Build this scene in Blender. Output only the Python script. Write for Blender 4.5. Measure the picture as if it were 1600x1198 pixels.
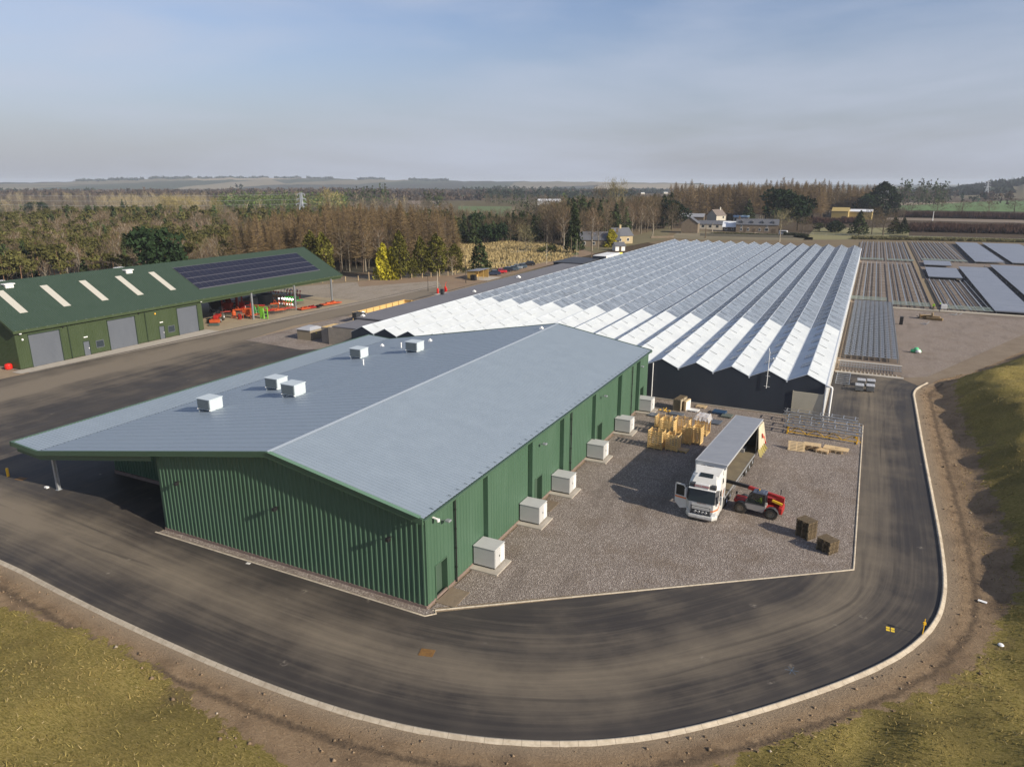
import bpy, math, random
import numpy as np
from mathutils import Vector, Matrix
random.seed(7); rng = np.random.default_rng(7)
R = math.radians
for o in list(bpy.data.objects): bpy.data.objects.remove(o)
S = bpy.context.scene
# ---------------- camera
CAMH = 26.0; FPX = 1110.0; HOR = 285.0; VPX = 1372.0; IW, IH = 1600.0, 1198.0
PITCH = math.atan((IH/2-HOR)/FPX); YAW = math.atan((VPX-IW/2)/math.hypot(FPX, IH/2-HOR))
cd = bpy.data.cameras.new('camera'); cam = bpy.data.objects.new('camera', cd); S.collection.objects.link(cam)
cam.location = (0, 0, CAMH); cam.rotation_euler = (math.pi/2-PITCH, 0, YAW)
cd.sensor_width = 36; cd.lens = 36*FPX/IW; cd.clip_start = 0.5; cd.clip_end = 30000
S.camera = cam
# ---------------- sky
SUN_EL, SUN_AZ = 26.5, -9.0        # azimuth of the sun in degrees from +X towards +Y
w = bpy.data.worlds.new('World'); S.world = w; w.use_nodes = True
wn = w.node_tree.nodes; wl = w.node_tree.links; wn.clear()
out = wn.new('ShaderNodeOutputWorld'); bg = wn.new('ShaderNodeBackground')
sky = wn.new('ShaderNodeTexSky'); sky.sky_type = 'NISHITA'; sky.sun_disc = False
sky.sun_elevation = R(SUN_EL); sky.sun_rotation = R(90-SUN_AZ)
sky.altitude = 60; sky.air_density = 1.0; sky.dust_density = 0.8; sky.ozone_density = 2.2
tc = wn.new('ShaderNodeTexCoord')
mp = wn.new('ShaderNodeMapping'); mp.inputs['Scale'].default_value = (1.0, 1.0, 5.5); mp.inputs['Rotation'].default_value = (0.05, -0.09, 0.6)
nz = wn.new('ShaderNodeTexNoise'); nz.inputs['Scale'].default_value = 1.6; nz.inputs['Detail'].default_value = 7; nz.inputs['Roughness'].default_value = 0.5; nz.inputs['Distortion'].default_value = 0.3
cr = wn.new('ShaderNodeMapRange'); cr.inputs['From Min'].default_value = 0.44; cr.inputs['From Max'].default_value = 0.70; cr.inputs['To Max'].default_value = 0.85
mx = wn.new('ShaderNodeMix'); mx.data_type = 'RGBA'; mx.inputs['B'].default_value = (4.6, 5.05, 6.1, 1)
wl.new(tc.outputs['Generated'], mp.inputs['Vector']); wl.new(mp.outputs[0], nz.inputs['Vector']); wl.new(nz.outputs['Fac'], cr.inputs['Value'])
sx = wn.new('ShaderNodeSeparateXYZ'); wl.new(tc.outputs['Generated'], sx.inputs[0]); hz = wn.new('ShaderNodeMapRange'); hz.interpolation_type = 'SMOOTHSTEP'
hz.inputs['From Min'].default_value = -.02; hz.inputs['From Max'].default_value = .24; hz.inputs['To Min'].default_value = .90; hz.inputs['To Max'].default_value = .0; wl.new(sx.outputs[2], hz.inputs['Value'])
mh = wn.new('ShaderNodeMix'); mh.data_type = 'RGBA'; mh.inputs['B'].default_value = (3.05, 3.3, 3.95, 1); wl.new(hz.outputs[0], mh.inputs['Factor']); tn = wn.new('ShaderNodeMix'); tn.data_type = 'RGBA'; tn.blend_type = 'MULTIPLY'; tn.inputs['Factor'].default_value = 1; tn.inputs['B'].default_value = (1.10, .985, 1.04, 1); wl.new(sky.outputs[0], tn.inputs['A']); wl.new(tn.outputs['Result'], mh.inputs['A'])
wl.new(cr.outputs[0], mx.inputs['Factor']); wl.new(mh.outputs['Result'], mx.inputs['A']); wl.new(mx.outputs['Result'], bg.inputs['Color'])
bg.inputs['Strength'].default_value = 0.093
wl.new(bg.outputs[0], out.inputs['Surface'])
# ---------------- sun
sd = bpy.data.lights.new('sun', 'SUN'); sd.energy = 4.95; sd.angle = R(0.55); sd.color = (1.0, 0.90, 0.745)
sun = bpy.data.objects.new('sun', sd); S.collection.objects.link(sun)
sv = Vector((math.cos(R(SUN_EL))*math.cos(R(SUN_AZ)), math.cos(R(SUN_EL))*math.sin(R(SUN_AZ)), math.sin(R(SUN_EL))))
sun.rotation_euler = sv.to_track_quat('Z', 'Y').to_euler(); sun.location = (60, -10, 80)
S.view_settings.view_transform = 'Standard'; S.view_settings.look = 'None'; S.view_settings.gamma = 1; S.view_settings.exposure = 0.33
S.view_settings.use_curve_mapping = False
S.cycles.transparent_max_bounces = 16; S.cycles.max_bounces = 6; S.cycles.volume_bounces = 0
C = S.collection
# ---------------- surveying helper: the ground point (or point at height z) seen at a place of the survey photograph
_fw = np.array([-math.sin(YAW)*math.cos(PITCH), math.cos(YAW)*math.cos(PITCH), -math.sin(PITCH)])
_rt = np.array([math.cos(YAW), math.sin(YAW), 0]); _up = np.cross(_rt, _fw)
def G(x, y, z=0.0):
    d = _fw+_rt*(x-IW/2)/FPX-_up*(y-IH/2)/FPX
    t = (z-CAMH)/d[2]; return (float(d[0]*t), float(d[1]*t), z)
def HT(x, yb, yt):
    p = G(x, yb); d = _fw+_rt*(x-IW/2)/FPX-_up*(yt-IH/2)/FPX
    return float(CAMH+d[2]*(math.hypot(p[0], p[1])/math.hypot(d[0], d[1])))
# ---------------- tags and builders
def tag(o, label=None, cat=None, group=None, kind=None):
    if label: o['label'] = label
    if cat: o['category'] = cat
    if group: o['group'] = group
    if kind: o['kind'] = kind
    return o
def thing(name, loc=(0,0,0), rz=0, label=None, cat=None, group=None):
    o = bpy.data.objects.new(name, None); C.objects.link(o); o.location = loc; o.rotation_euler = (0,0,rz); o.empty_display_size = 0.2
    return tag(o, label, cat, group)
def copy_tree(o, parent=None):
    c = o.copy(); C.objects.link(c); c.parent = parent
    for ch in list(o.children): copy_tree(ch, c)
    return c
def mesh_np(name, V, F, mats=(), smooth=False, col=None, parent=None, sizes=None):
    """V (n,3) array; F (m,k) array of equal-size polygons"""
    me = bpy.data.meshes.new(name); V = np.asarray(V, dtype=np.float32); F = np.asarray(F, dtype=np.int32)
    k = F.shape[1]; me.vertices.add(len(V)); me.vertices.foreach_set('co', V.ravel())
    me.loops.add(F.size); me.loops.foreach_set('vertex_index', F.ravel())
    me.polygons.add(len(F)); me.polygons.foreach_set('loop_start', np.arange(0, F.size, k, dtype=np.int32))
    me.polygons.foreach_set('loop_total', np.full(len(F), k, dtype=np.int32))
    if smooth: me.polygons.foreach_set('use_smooth', np.ones(len(F), dtype=bool))
    if col is not None:
        a = me.color_attributes.new('Col', 'FLOAT_COLOR', 'POINT'); a.data.foreach_set('color', np.asarray(col, dtype=np.float32).ravel())
    me.update(calc_edges=True); me.validate()
    for m in mats: me.materials.append(m)
    o = bpy.data.objects.new(name, me); C.objects.link(o); o.parent = parent
    return o
class MB:
    def __init__(s): s.v = []; s.f = []; s.m = []; s.uv = None
    def add(s, vs, fs, mi=0):
        b = len(s.v); s.v += [tuple(p) for p in vs]; s.f += [tuple(b+i for i in f) for f in fs]; s.m += [mi]*len(fs); return s
    def box(s, x0, x1, y0, y1, z0, z1, mi=0, M=None):
        vs = [Vector(p) for p in ((x0,y0,z0),(x1,y0,z0),(x1,y1,z0),(x0,y1,z0),(x0,y0,z1),(x1,y0,z1),(x1,y1,z1),(x0,y1,z1))]
        if M is not None: vs = [M@p for p in vs]
        return s.add(vs, [(0,3,2,1),(4,5,6,7),(0,1,5,4),(1,2,6,5),(2,3,7,6),(3,0,4,7)], mi)
    def cbox(s, x0, x1, y0, y1, z0, z1, c=0.03, mi=0, M=None):
        """box with chamfered vertical and top edges"""
        def ring(a, z): return [(x0+a+c,y0+a,z),(x1-a-c,y0+a,z),(x1-a,y0+a+c,z),(x1-a,y1-a-c,z),(x1-a-c,y1-a,z),(x0+a+c,y1-a,z),(x0+a,y1-a-c,z),(x0+a,y0+a+c,z)]
        vs = [Vector(p) for p in ring(0,z0)+ring(0,z1-c)+ring(c,z1)]
        if M is not None: vs = [M@p for p in vs]
        fs = [tuple(range(7,-1,-1)), tuple(range(16,24))]
        for k in (0,8):
            for i in range(8): j = (i+1)%8; fs.append((k+i,k+j,k+8+j,k+8+i))
        return s.add(vs, fs, mi)
    def tube(s, pts, r, n=8, mi=0, cap=True, r2=None):
        pts = [Vector(p) for p in pts]; vs = []; L = len(pts)
        for i, p in enumerate(pts):
            t = (pts[min(i+1,L-1)]-pts[max(i-1,0)]).normalized()
            a = t.cross(Vector((0,0,1))) if abs(t.z) < 0.95 else t.cross(Vector((1,0,0)))
            a.normalize(); b = t.cross(a); rr = r if r2 is None else r+(r2-r)*i/(L-1)
            for k in range(n):
                an = 2*math.pi*k/n; vs.append(p+a*math.cos(an)*rr+b*math.sin(an)*rr)
        fs = []
        for i in range(L-1):
            for k in range(n):
                j = (k+1)%n; fs.append((i*n+k, i*n+j, (i+1)*n+j, (i+1)*n+k))
        if cap: fs += [tuple(range(n-1,-1,-1)), tuple((L-1)*n+k for k in range(n))]
        return s.add(vs, fs, mi)
    def bar(s, a, b, w, h=None, mi=0):
        a = Vector(a); b = Vector(b); h = h or w; t = (b-a).normalized()
        u = t.cross(Vector((0,0,1))) if abs(t.z) < 0.98 else Vector((1,0,0))
        u.normalize(); v = u.cross(t); vs = []
        for p in (a, b):
            for k, l in ((-1,-1),(1,-1),(1,1),(-1,1)): vs.append(p+u*k*w/2+v*l*h/2)
        return s.add(vs, [(0,3,2,1),(4,5,6,7),(0,1,5,4),(1,2,6,5),(2,3,7,6),(3,0,4,7)], mi)
    def prism(s, poly, z0, z1, mi=0, M=None):
        n = len(poly); vs = [Vector((x,y,z0)) for x,y in poly]+[Vector((x,y,z1)) for x,y in poly]
        if M is not None: vs = [M@p for p in vs]
        return s.add(vs, [tuple(range(n-1,-1,-1)), tuple(range(n,2*n))]+[(i,(i+1)%n,n+(i+1)%n,n+i) for i in range(n)], mi)
    def lathe(s, c, prof, n=20, axis='z', mi=0):
        """prof: list of (r, h)"""
        c = Vector(c); vs = []
        for r, h in prof:
            for k in range(n):
                a = 2*math.pi*k/n; x, y = r*math.cos(a), r*math.sin(a)
                p = {'z': (x,y,h), 'x': (h,x,y), 'y': (x,h,y)}[axis]; vs.append(c+Vector(p))
        fs = []
        for i in range(len(prof)-1):
            for k in range(n):
                j = (k+1)%n; fs.append((i*n+k, i*n+j, (i+1)*n+j, (i+1)*n+k))
        cl_ = prof[0] == prof[-1]
        if prof[0][0] > 1e-6 and not cl_: fs.append(tuple(range(n-1,-1,-1)))
        if prof[-1][0] > 1e-6 and not cl_: fs.append(tuple((len(prof)-1)*n+k for k in range(n)))
        return s.add(vs, fs, mi)
    def quad(s, a, b, c, d, mi=0): return s.add([a,b,c,d], [(0,1,2,3)], mi)
    def build(s, name, mats, parent=None, smooth=False, bevel=0, loc=None):
        me = bpy.data.meshes.new(name); me.from_pydata([tuple(p) for p in s.v], [], s.f)
        if not isinstance(mats, (list, tuple)): mats = [mats]
        for m in mats: me.materials.append(m)
        if len(mats) > 1: me.polygons.foreach_set('material_index', s.m)
        if smooth: me.polygons.foreach_set('use_smooth', [True]*len(me.polygons))
        me.update(); o = bpy.data.objects.new(name, me); C.objects.link(o); o.parent = parent
        if loc: o.location = loc
        if bevel:
            b = o.modifiers.new('bevel', 'BEVEL'); b.width = bevel; b.segments = 2; b.limit_method = 'ANGLE'; b.angle_limit = R(40)
        return o
def repeat(name, mb, mats, parent, places):
    o = mb.build(name, mats, parent); o.location = places[0]
    for q in places[1:]: c = bpy.data.objects.new(name, o.data); C.objects.link(c); c.parent = parent; c.location = q
    return o
def RZ(a, loc=(0,0,0)): return Matrix.Translation(loc)@Matrix.Rotation(a, 4, 'Z')
# ---------------- materials
def mat(name, base=(.5,.5,.5), rough=.7, metal=0, spec=.5, noise=None, bump=None, var=0, alpha=1, coat=0, coord='Object', trans=0):
    """noise=(scale, amount, (r,g,b) second colour); bump=(scale,strength,dist)"""
    m = bpy.data.materials.new(name); m.use_nodes = True; n = m.node_tree.nodes; l = m.node_tree.links; p = n['Principled BSDF']
    p.inputs['Roughness'].default_value = rough; p.inputs['Metallic'].default_value = metal; p.inputs['Specular IOR Level'].default_value = spec
    p.inputs['Coat Weight'].default_value = coat; p.inputs['Alpha'].default_value = alpha; p.inputs['Transmission Weight'].default_value = trans
    p.inputs['Base Color'].default_value = (*base, 1); t = n.new('ShaderNodeTexCoord'); src = None
    if noise:
        z = n.new('ShaderNodeTexNoise'); z.inputs['Scale'].default_value = noise[0]; z.inputs['Detail'].default_value = 6; z.inputs['Roughness'].default_value = .65
        l.new(t.outputs[coord], z.inputs['Vector']); r = n.new('ShaderNodeMapRange'); r.inputs['From Min'].default_value = .35; r.inputs['From Max'].default_value = .68; r.inputs['To Max'].default_value = noise[1]
        l.new(z.outputs['Fac'], r.inputs['Value']); x = n.new('ShaderNodeMix'); x.data_type = 'RGBA'; x.inputs['A'].default_value = (*base,1); x.inputs['B'].default_value = (*noise[2],1)
        l.new(r.outputs[0], x.inputs['Factor']); src = x.outputs['Result']; l.new(src, p.inputs['Base Color'])
    if var:
        oi = n.new('ShaderNodeObjectInfo'); mr = n.new('ShaderNodeMapRange'); mr.inputs['To Min'].default_value = 1-var; mr.inputs['To Max'].default_value = 1+var; l.new(oi.outputs['Random'], mr.inputs['Value'])
        h = n.new('ShaderNodeHueSaturation'); l.new(mr.outputs[0], h.inputs['Value'])
        if src: l.new(src, h.inputs['Color'])
        else: h.inputs['Color'].default_value = (*base,1)
        l.new(h.outputs[0], p.inputs['Base Color'])
    if bump:
        z = n.new('ShaderNodeTexNoise'); z.inputs['Scale'].default_value = bump[0]; z.inputs['Detail'].default_value = 5; l.new(t.outputs[coord], z.inputs['Vector'])
        b = n.new('ShaderNodeBump'); b.inputs['Strength'].default_value = bump[1]; b.inputs['Distance'].default_value = bump[2]; l.new(z.outputs['Fac'], b.inputs['Height']); l.new(b.outputs[0], p.inputs['Normal'])
    return m
class NT:
    """small node-graph writer"""
    def __init__(s, m):
        m.use_nodes = True; s.t = m.node_tree; s.p = s.t.nodes['Principled BSDF']
    def N(s, ty, **kw):
        n = s.t.nodes.new(ty)
        for k, v in kw.items():
            if k in ('data_type','operation','blend_type','feature','distance','noise_dimensions','wave_type','bands_direction','attribute_name','interpolation_type'): setattr(n, k, v)
            else: s.S(n.inputs[int(k[1:])] if k[0] == '_' else n.inputs[k.replace('_', ' ')], v)
        return n
    def S(s, inp, v):
        if hasattr(v, 'links'): s.t.links.new(v, inp)
        else: inp.default_value = v
    def noise(s, vec, scale, detail=5, rough=.6, dist=0):
        n = s.N('ShaderNodeTexNoise', Scale=scale, Detail=detail, Roughness=rough, Distortion=dist); s.S(n.inputs['Vector'], vec); return n.outputs['Fac']
    def rng(s, v, a, b, c=0., d=1.):
        n = s.N('ShaderNodeMapRange', _0=v, _1=a, _2=b, _3=c, _4=d); return n.outputs[0]
    def mix(s, f, a, b, ty='MIX'):
        n = s.N('ShaderNodeMix', data_type='RGBA'); n.blend_type = ty; s.S(n.inputs['Factor'], f)
        for k, v in (('A', a), ('B', b)): s.S(n.inputs[k], v if hasattr(v, 'links') else (*v, 1))
        return n.outputs['Result']
    def math(s, op, a, b=0.): return s.N('ShaderNodeMath', operation=op, _0=a, _1=b).outputs[0]
    def mapv(s, vec, scale=(1,1,1), loc=(0,0,0), rot=(0,0,0)):
        n = s.N('ShaderNodeMapping', Scale=scale, Location=loc, Rotation=rot); s.S(n.inputs['Vector'], vec); return n.outputs[0]
    def attr(s, name, out='Fac'):
        n = s.N('ShaderNodeAttribute'); n.attribute_name = name; return n.outputs[out]
    def bump(s, h, strength, dist):
        n = s.N('ShaderNodeBump', Strength=strength, Distance=dist); s.S(n.inputs['Height'], h); s.S(s.p.inputs['Normal'], n.outputs[0])
def newmat(name, rough=.8, spec=.4):
    m = bpy.data.materials.new(name); g = NT(m); g.p.inputs['Roughness'].default_value = rough; g.p.inputs['Specular IOR Level'].default_value = spec
    return m, g
HAZE = 0.00012
# =============================================================== THE GROUND
KERB = [(-260,25.6),(-160,25.4),(-100,25.2),(-53.3,24.6),(-45,23.9),(-37.8,23.45),(-27,23.1),(-18.85,23.6),(-12.5,25.3),(-7.0,28.3),(-1.8,33.3),(3.5,39.6),(6.1,44.6),(7.1,49.3),(7.35,56),(7.3,65.7),(7.2,79),(7.2,96.2),(7.15,102.4),(9.1,107.4)]
def smooth_line(P, n=2):
    P = [np.array(p, float) for p in P]
    for _ in range(n):
        Q = [P[0]]
        for a, b in zip(P[:-1], P[1:]): Q += [a*.75+b*.25, a*.25+b*.75]
        Q.append(P[-1]); P = Q
    return np.array(P)
KERBS = smooth_line(KERB, 3)
BANK = smooth_line([(-260,19),(-120,19.5),(-60,20.2),(-47,21.2),(-36.4,22.0),(-29.2,20.8),(-24,19.6),(-19.8,19.0),(-13,20.6),(-8,23.6),(-3.7,28.0),(1.2,33.6),(6.6,39.1),(9.6,45.2),(9.9,57.2),(9.8,90),(9.7,104),(11,112),(16,118),(26,141),(46,184),(80,250)], 2)
def sdist(X, Y, P):
    """distance to polyline P, positive on its right-hand side when walked; also arc length"""
    best = np.full(X.shape, 1e9); sg = np.zeros(X.shape); arc = np.zeros(X.shape); acc = 0
    for a, b in zip(P[:-1], P[1:]):
        d = b-a; L = math.hypot(*d)
        if L < 1e-6: continue
        t = np.clip(((X-a[0])*d[0]+(Y-a[1])*d[1])/L**2, 0, 1); px = a[0]+t*d[0]; py = a[1]+t*d[1]
        q = np.hypot(X-px, Y-py); m = q < best-1e-9
        best = np.where(m, q, best); sg = np.where(m, (X-a[0])*d[1]-(Y-a[1])*d[0], sg); arc = np.where(m, acc+t*L, arc); acc += L
    return best*np.where(sg >= 0, 1, -1), arc
def sstep(t): t = np.clip(t, 0, 1); return t*t*(3-2*t)
def vnoise(X, Y, s, seed=0):
    r = np.random.default_rng(seed); T = r.random((64,64)); x = X/s+1000.3; y = Y/s+1000.7; xi = np.floor(x).astype(int); yi = np.floor(y).astype(int); fx = sstep(x-xi); fy = sstep(y-yi)
    g = lambda i, j: T[i%64, j%64]
    return (g(xi,yi)*(1-fx)+g(xi+1,yi)*fx)*(1-fy)+(g(xi,yi+1)*(1-fx)+g(xi+1,yi+1)*fx)*fy
def ground_z(X, Y):
    X = np.asarray(X, float); Y = np.asarray(Y, float)
    db, _ = sdist(X, Y, BANK); dk, _ = sdist(X, Y, KERBS)
    east = sstep((X+22)/26)                       # low bank in the west, high bund in the east
    so = sstep((Y-36)/16); Hh = 1.5+east*(-.1+1.5*so); Wd = 9.5-1.8*east*so
    wob = (vnoise(X, Y, 5.0, 1)-.5)*1.3
    z = Hh*sstep((db+wob*.6)/Wd)+np.where(db > 0, 1, 0)*((vnoise(X,Y,14.,2)-.4)*1.1*sstep(db/9)+(vnoise(X,Y,3.0,3)-.5)*.55*sstep(db/2)+(vnoise(X,Y,1.4,13)-.5)*.30*sstep(db/1.5)*east)
    z *= 1-sstep((Y-150)/60)
    verge = sstep((dk-.5)/.8)*(1-sstep((Y-104)/3))
    rut = np.exp(-((dk-1.9)/.35)**2)*.10
    z = z+verge*((vnoise(X,Y,1.5,4)-.5)*.10+.04-rut)
    z = np.where(dk < .2, -0.03, z); z = np.where((Y > 108)&(db < 0), -0.03, z)
    # distant relief
    D = np.hypot(X, Y)
    hill = 0*np.exp(-(((X-560)/420)**2+((Y-1500)/520)**2))+0*np.exp(-(((X-1150)/500)**2+((Y-1900)/800)**2))
    z = z-24*sstep((D-1000)/4200)
    return z
def axis(lo, hi, f0, f1, step, g=1.16):
    a = list(np.arange(f0, f1+.01, step)); s = step; x = a[-1]
    while x < hi: s *= g; x += s; a.append(x)
    s = step; x = a[0]; b = []
    while x > lo: s *= g; x -= s; b.append(x)
    return np.array(b[::-1]+a)
gx = axis(-8500, 8500, -72, 46, .6); gy = axis(-600, 11000, 9, 128, .6)
X, Y = np.meshgrid(gx, gy); Z = ground_z(X, Y)
nx, ny = len(gx), len(gy); idx = np.arange(nx*ny).reshape(ny, nx)
F = np.stack([idx[:-1,:-1], idx[:-1,1:], idx[1:,1:], idx[1:,:-1]], -1).reshape(-1,4)
m, g = newmat('earth_and_grass', .95, .1)
P = g.N('ShaderNodeNewGeometry').outputs['Position']
db = g.attr('bank'); dk = g.attr('kerbd')
n1 = g.noise(P, .9, 6, .7); n2 = g.noise(P, 5.5, 6, .75); n3 = g.noise(P, .16, 4, .6); n4 = g.noise(P, 26, 3, .8)
streak = g.noise(g.mapv(P, (2.0,6.5,2.0), rot=(0,0,.5)), 2.2, 6, .75)
grass = g.mix(g.rng(n1,.35,.65), (.265,.208,.056), (.19,.165,.040))
grass = g.mix(g.rng(streak,.42,.62), grass, (.42,.33,.12))
grass = g.mix(g.rng(n3,.42,.62,0,.55), grass, (.13,.105,.04))
grass = g.mix(g.rng(n2,.52,.70,0,.75), grass, (.080,.068,.014))
grass = g.mix(g.rng(n4,.55,.75,0,.5), grass, (.38,.31,.14))
dirt = g.mix(g.rng(n1,.35,.7), (.35,.250,.155), (.255,.178,.108))
dirt = g.mix(g.rng(n2,.5,.75,0,.8), dirt, (.42,.315,.205))
dirt = g.mix(g.rng(g.noise(P,.35,4,.6),.5,.65,0,.6), dirt, (.165,.115,.075))
rutm = g.math('MULTIPLY', g.rng(g.math('ABSOLUTE', g.math('SUBTRACT', g.math('ADD', dk, g.rng(n1,.2,.8,-.35,.35)), 1.9)), .32, .08), g.rng(n2,.35,.6,.35,1.))
dirt = g.mix(rutm, dirt, (.125,.092,.064))
dirt = g.mix(g.rng(dk,1.3,.4,0,.7), dirt, (.36,.29,.21))
edge = g.rng(g.math('ADD', db, g.rng(n1,.25,.75,-.9,.9)), -.10, .12)
patch_ = g.rng(g.math('ADD', g.noise(P,.28,6,.7), g.rng(db,0,4,.10,-.12)),.62,.70,0,.6); grass = g.mix(patch_, grass, (.20,.145,.085))
near = g.mix(edge, dirt, grass)
# far country: scrub, plough, pasture in large patches
vor = g.N('ShaderNodeTexVoronoi', Scale=.0032, Randomness=.9); g.S(vor.inputs['Vector'], g.mapv(P,(1,.55,1)))
sep = g.N('ShaderNodeSeparateColor', _0=vor.outputs['Color'])
far = g.mix(g.rng(sep.outputs[0],.45,.5), (.085,.062,.042), (.125,.105,.055))
far = g.mix(g.rng(sep.outputs[1],.72,.74), far, (.055,.085,.025))
far = g.mix(g.rng(sep.outputs[2],.8,.82), far, (.22,.175,.11))
far = g.mix(g.rng(g.noise(P,.05,6,.7),.4,.7,0,.6), far, (.075,.062,.038))
ds = g.math('POWER', g.math('ADD', g.math('POWER', g.N('ShaderNodeSeparateXYZ', _0=P).outputs[0], 2.), g.math('POWER', g.N('ShaderNodeSeparateXYZ', _0=P).outputs[1], 2.)), .5)
colr = g.mix(g.rng(ds, 175, 230), near, far); g.S(g.p.inputs['Base Color'], colr)
g.bump(g.math('ADD', g.math('MULTIPLY', n2, .6), g.math('MULTIPLY', streak, .6)), .9, .35)
go = mesh_np('ground', np.stack([X,Y,Z],-1).reshape(-1,3), F, [m], True); go['kind'] = 'structure'
dbv, _ = sdist(X, Y, BANK); dkv, _ = sdist(X, Y, KERBS)
dbv = dbv-2.0*sstep((Y-44)/10)*sstep((X-2)/4)*(dbv > -3)
for nm, a in (('bank', dbv), ('kerbd', dkv)):
    at = go.data.attributes.new(nm, 'FLOAT', 'POINT'); at.data.foreach_set('value', a.astype(np.float32).ravel())
# ---------------- asphalt
def asphalt_mat():
    m, g = newmat('worn_asphalt', .85, .35)
    P = g.N('ShaderNodeNewGeometry').outputs['Position']; U = g.N('ShaderNodeUVMap').outputs[0]; dust = g.attr('dust')
    a = g.noise(g.mapv(U, (.5,.022,1)), 1.0, 7, .65); b = g.noise(g.mapv(U, (3.2,.06,1)), 1.0, 6, .7); c = g.noise(P, .22, 5, .6); d = g.noise(P, 14, 4, .8); e = g.noise(P, 60, 2, .8)
    base = g.mix(g.rng(c,.35,.65), (.038,.033,.030), (.062,.053,.045))
    base = g.mix(g.rng(b,.45,.75,0,.5), base, (.11,.095,.076))
    f = g.math('ADD', dust, g.math('ADD', g.rng(a,.25,.75,-.30,.30), g.math('ADD', g.rng(b,.25,.75,-.14,.14), g.rng(c,.25,.75,-.25,.25))))
    base = g.mix(g.rng(f,.2,1.1,0,.85), base, (.215,.178,.130))
    uu = g.N('ShaderNodeSeparateXYZ', _0=U).outputs[0]
    for u0, w0 in ((2.9,.16),(5.0,.16),(3.7,.10),(6.4,.13)):
        tm = g.rng(g.math('ABSOLUTE', g.math('SUBTRACT', g.math('ADD', uu, g.rng(g.noise(g.mapv(U,(.0,.035,1),loc=(u0*3,0,0)),1,2,.5),.2,.8,-1.1,1.1)), u0)), w0, w0*.3)
        base = g.mix(g.math('MULTIPLY', tm, g.rng(g.noise(g.mapv(U,(.3,.05,1),loc=(u0,5,0)),1,3,.6),.48,.62,0,.55)), base, (.035,.031,.028))
    base = g.mix(g.rng(d,.58,.78,0,.35), base, (.10,.09,.075)); base = g.mix(g.rng(e,.5,.75,0,.45), base, (.012,.012,.012))
    spot = g.N('ShaderNodeTexVoronoi', Scale=.35); g.S(spot.inputs['Vector'], P)
    base = g.mix(g.math('MULTIPLY', g.rng(spot.outputs['Distance'],.10,.05), g.rng(g.noise(P,3,4,.7),.48,.6)), base, (.20,.175,.14))
    g.S(g.p.inputs['Base Color'], base); g.S(g.p.inputs['Roughness'], g.rng(f,.0,.8,.62,.95)); g.bump(d, .25, .02)
    return m
ASPH = asphalt_mat()
def in_poly(X, Y, P):
    c = np.zeros(X.shape, bool); n = len(P)
    for i in range(n):
        x1, y1 = P[i]; x2, y2 = P[(i+1)%n]
        k = ((y1 > Y) != (y2 > Y)) & (X < (x2-x1)*(Y-y1)/((y2-y1) if y2 != y1 else 1e-9)+x1); c ^= k
    return c
def sheet(name, poly, z, m, step=None, uvf=None, dustf=None):
    """flat polygon; with step it is triangulated on a fine grid through bmesh bisecting"""
    import bmesh
    bm = bmesh.new(); vs = [bm.verts.new((x,y,z)) for x,y in poly]; bm.faces.new(vs)
    if step:
        xs = [p[0] for p in poly]; ys = [p[1] for p in poly]
        for ax, lo, hi in ((0,min(xs),max(xs)),(1,min(ys),max(ys))):
            v = lo+step
            while v < hi:
                no = (1,0,0) if ax == 0 else (0,1,0); co = (v,0,0) if ax == 0 else (0,v,0)
                bmesh.ops.bisect_plane(bm, geom=bm.verts[:]+bm.edges[:]+bm.faces[:], plane_co=co, plane_no=no); v += step
    bm.normal_update()
    if sum(f.normal.z for f in bm.faces) < 0:
        for f in bm.faces: f.normal_flip()
    me = bpy.data.meshes.new(name); bm.to_mesh(me); bm.free(); me.materials.append(m)
    co = np.empty(len(me.vertices)*3, np.float32); me.vertices.foreach_get('co', co); co = co.reshape(-1,3)
    if uvf is not None:
        uv = uvf(co[:,0], co[:,1]); li = np.empty(len(me.loops), np.int32); me.loops.foreach_get('vertex_index', li)
        l = me.uv_layers.new(name='UVMap'); l.data.foreach_set('uv', np.stack(uv,-1)[li].astype(np.float32).ravel())
    if dustf is not None:
        a = me.attributes.new('dust', 'FLOAT', 'POINT'); a.data.foreach_set('value', dustf(co[:,0], co[:,1]).astype(np.float32))
    o = bpy.data.objects.new(name, me); C.objects.link(o); o['kind'] = 'structure'; return o
def road_uv(x, y): d, a = sdist(x, y, KERBS); return -d, a
def road_dust(x, y):
    d, a = sdist(x, y, KERBS); d = -d
    u = np.exp(-((d-4.6)/2.2)**2)*.62+np.exp(-((d-1.7)/.6)**2)*.0
    west = sstep((-38-x)/34); u = np.where(y < 50, u*(1+.25*west), u)+west*.35*sstep((9.5-d)/5)
    u = u*(1-.30*sstep((y-46)/20)*(x > 0)); u = u+.15*np.exp(-((x-4.3)/1.0)**2)*(y > 70)
    return u+.14
GRAV = [(-22.15,33.1),(1.62,50.2),(1.66,76.8),(1.66,84.0),(-22.0,84.0)]
kp = [tuple(p) for p in KERBS]
road_poly = [(p[0]*1.0, p[1]) for p in kp]+[(6.6,108.1),(-2.3,107.8),(-2.3,84.4),(1.66,84.4),(1.66,50.2),(-22.3,32.4),(-46.6,32.4),(-46.6,33.4),(-260,33.4)]
sheet('road', road_poly, .004, ASPH, .9, road_uv, road_dust)
def yard_uv(x, y): return x+96+(y-60)*.02, y
def yard_dust(x, y):
    u = np.exp(-((x+97)/3.6)**2)*.95+.30*sstep((-84-x)/5)
    u = u+.35*np.exp(-((y-33)/5)**2)*sstep((-62-x)/10)+.10
    return u+.08
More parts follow.
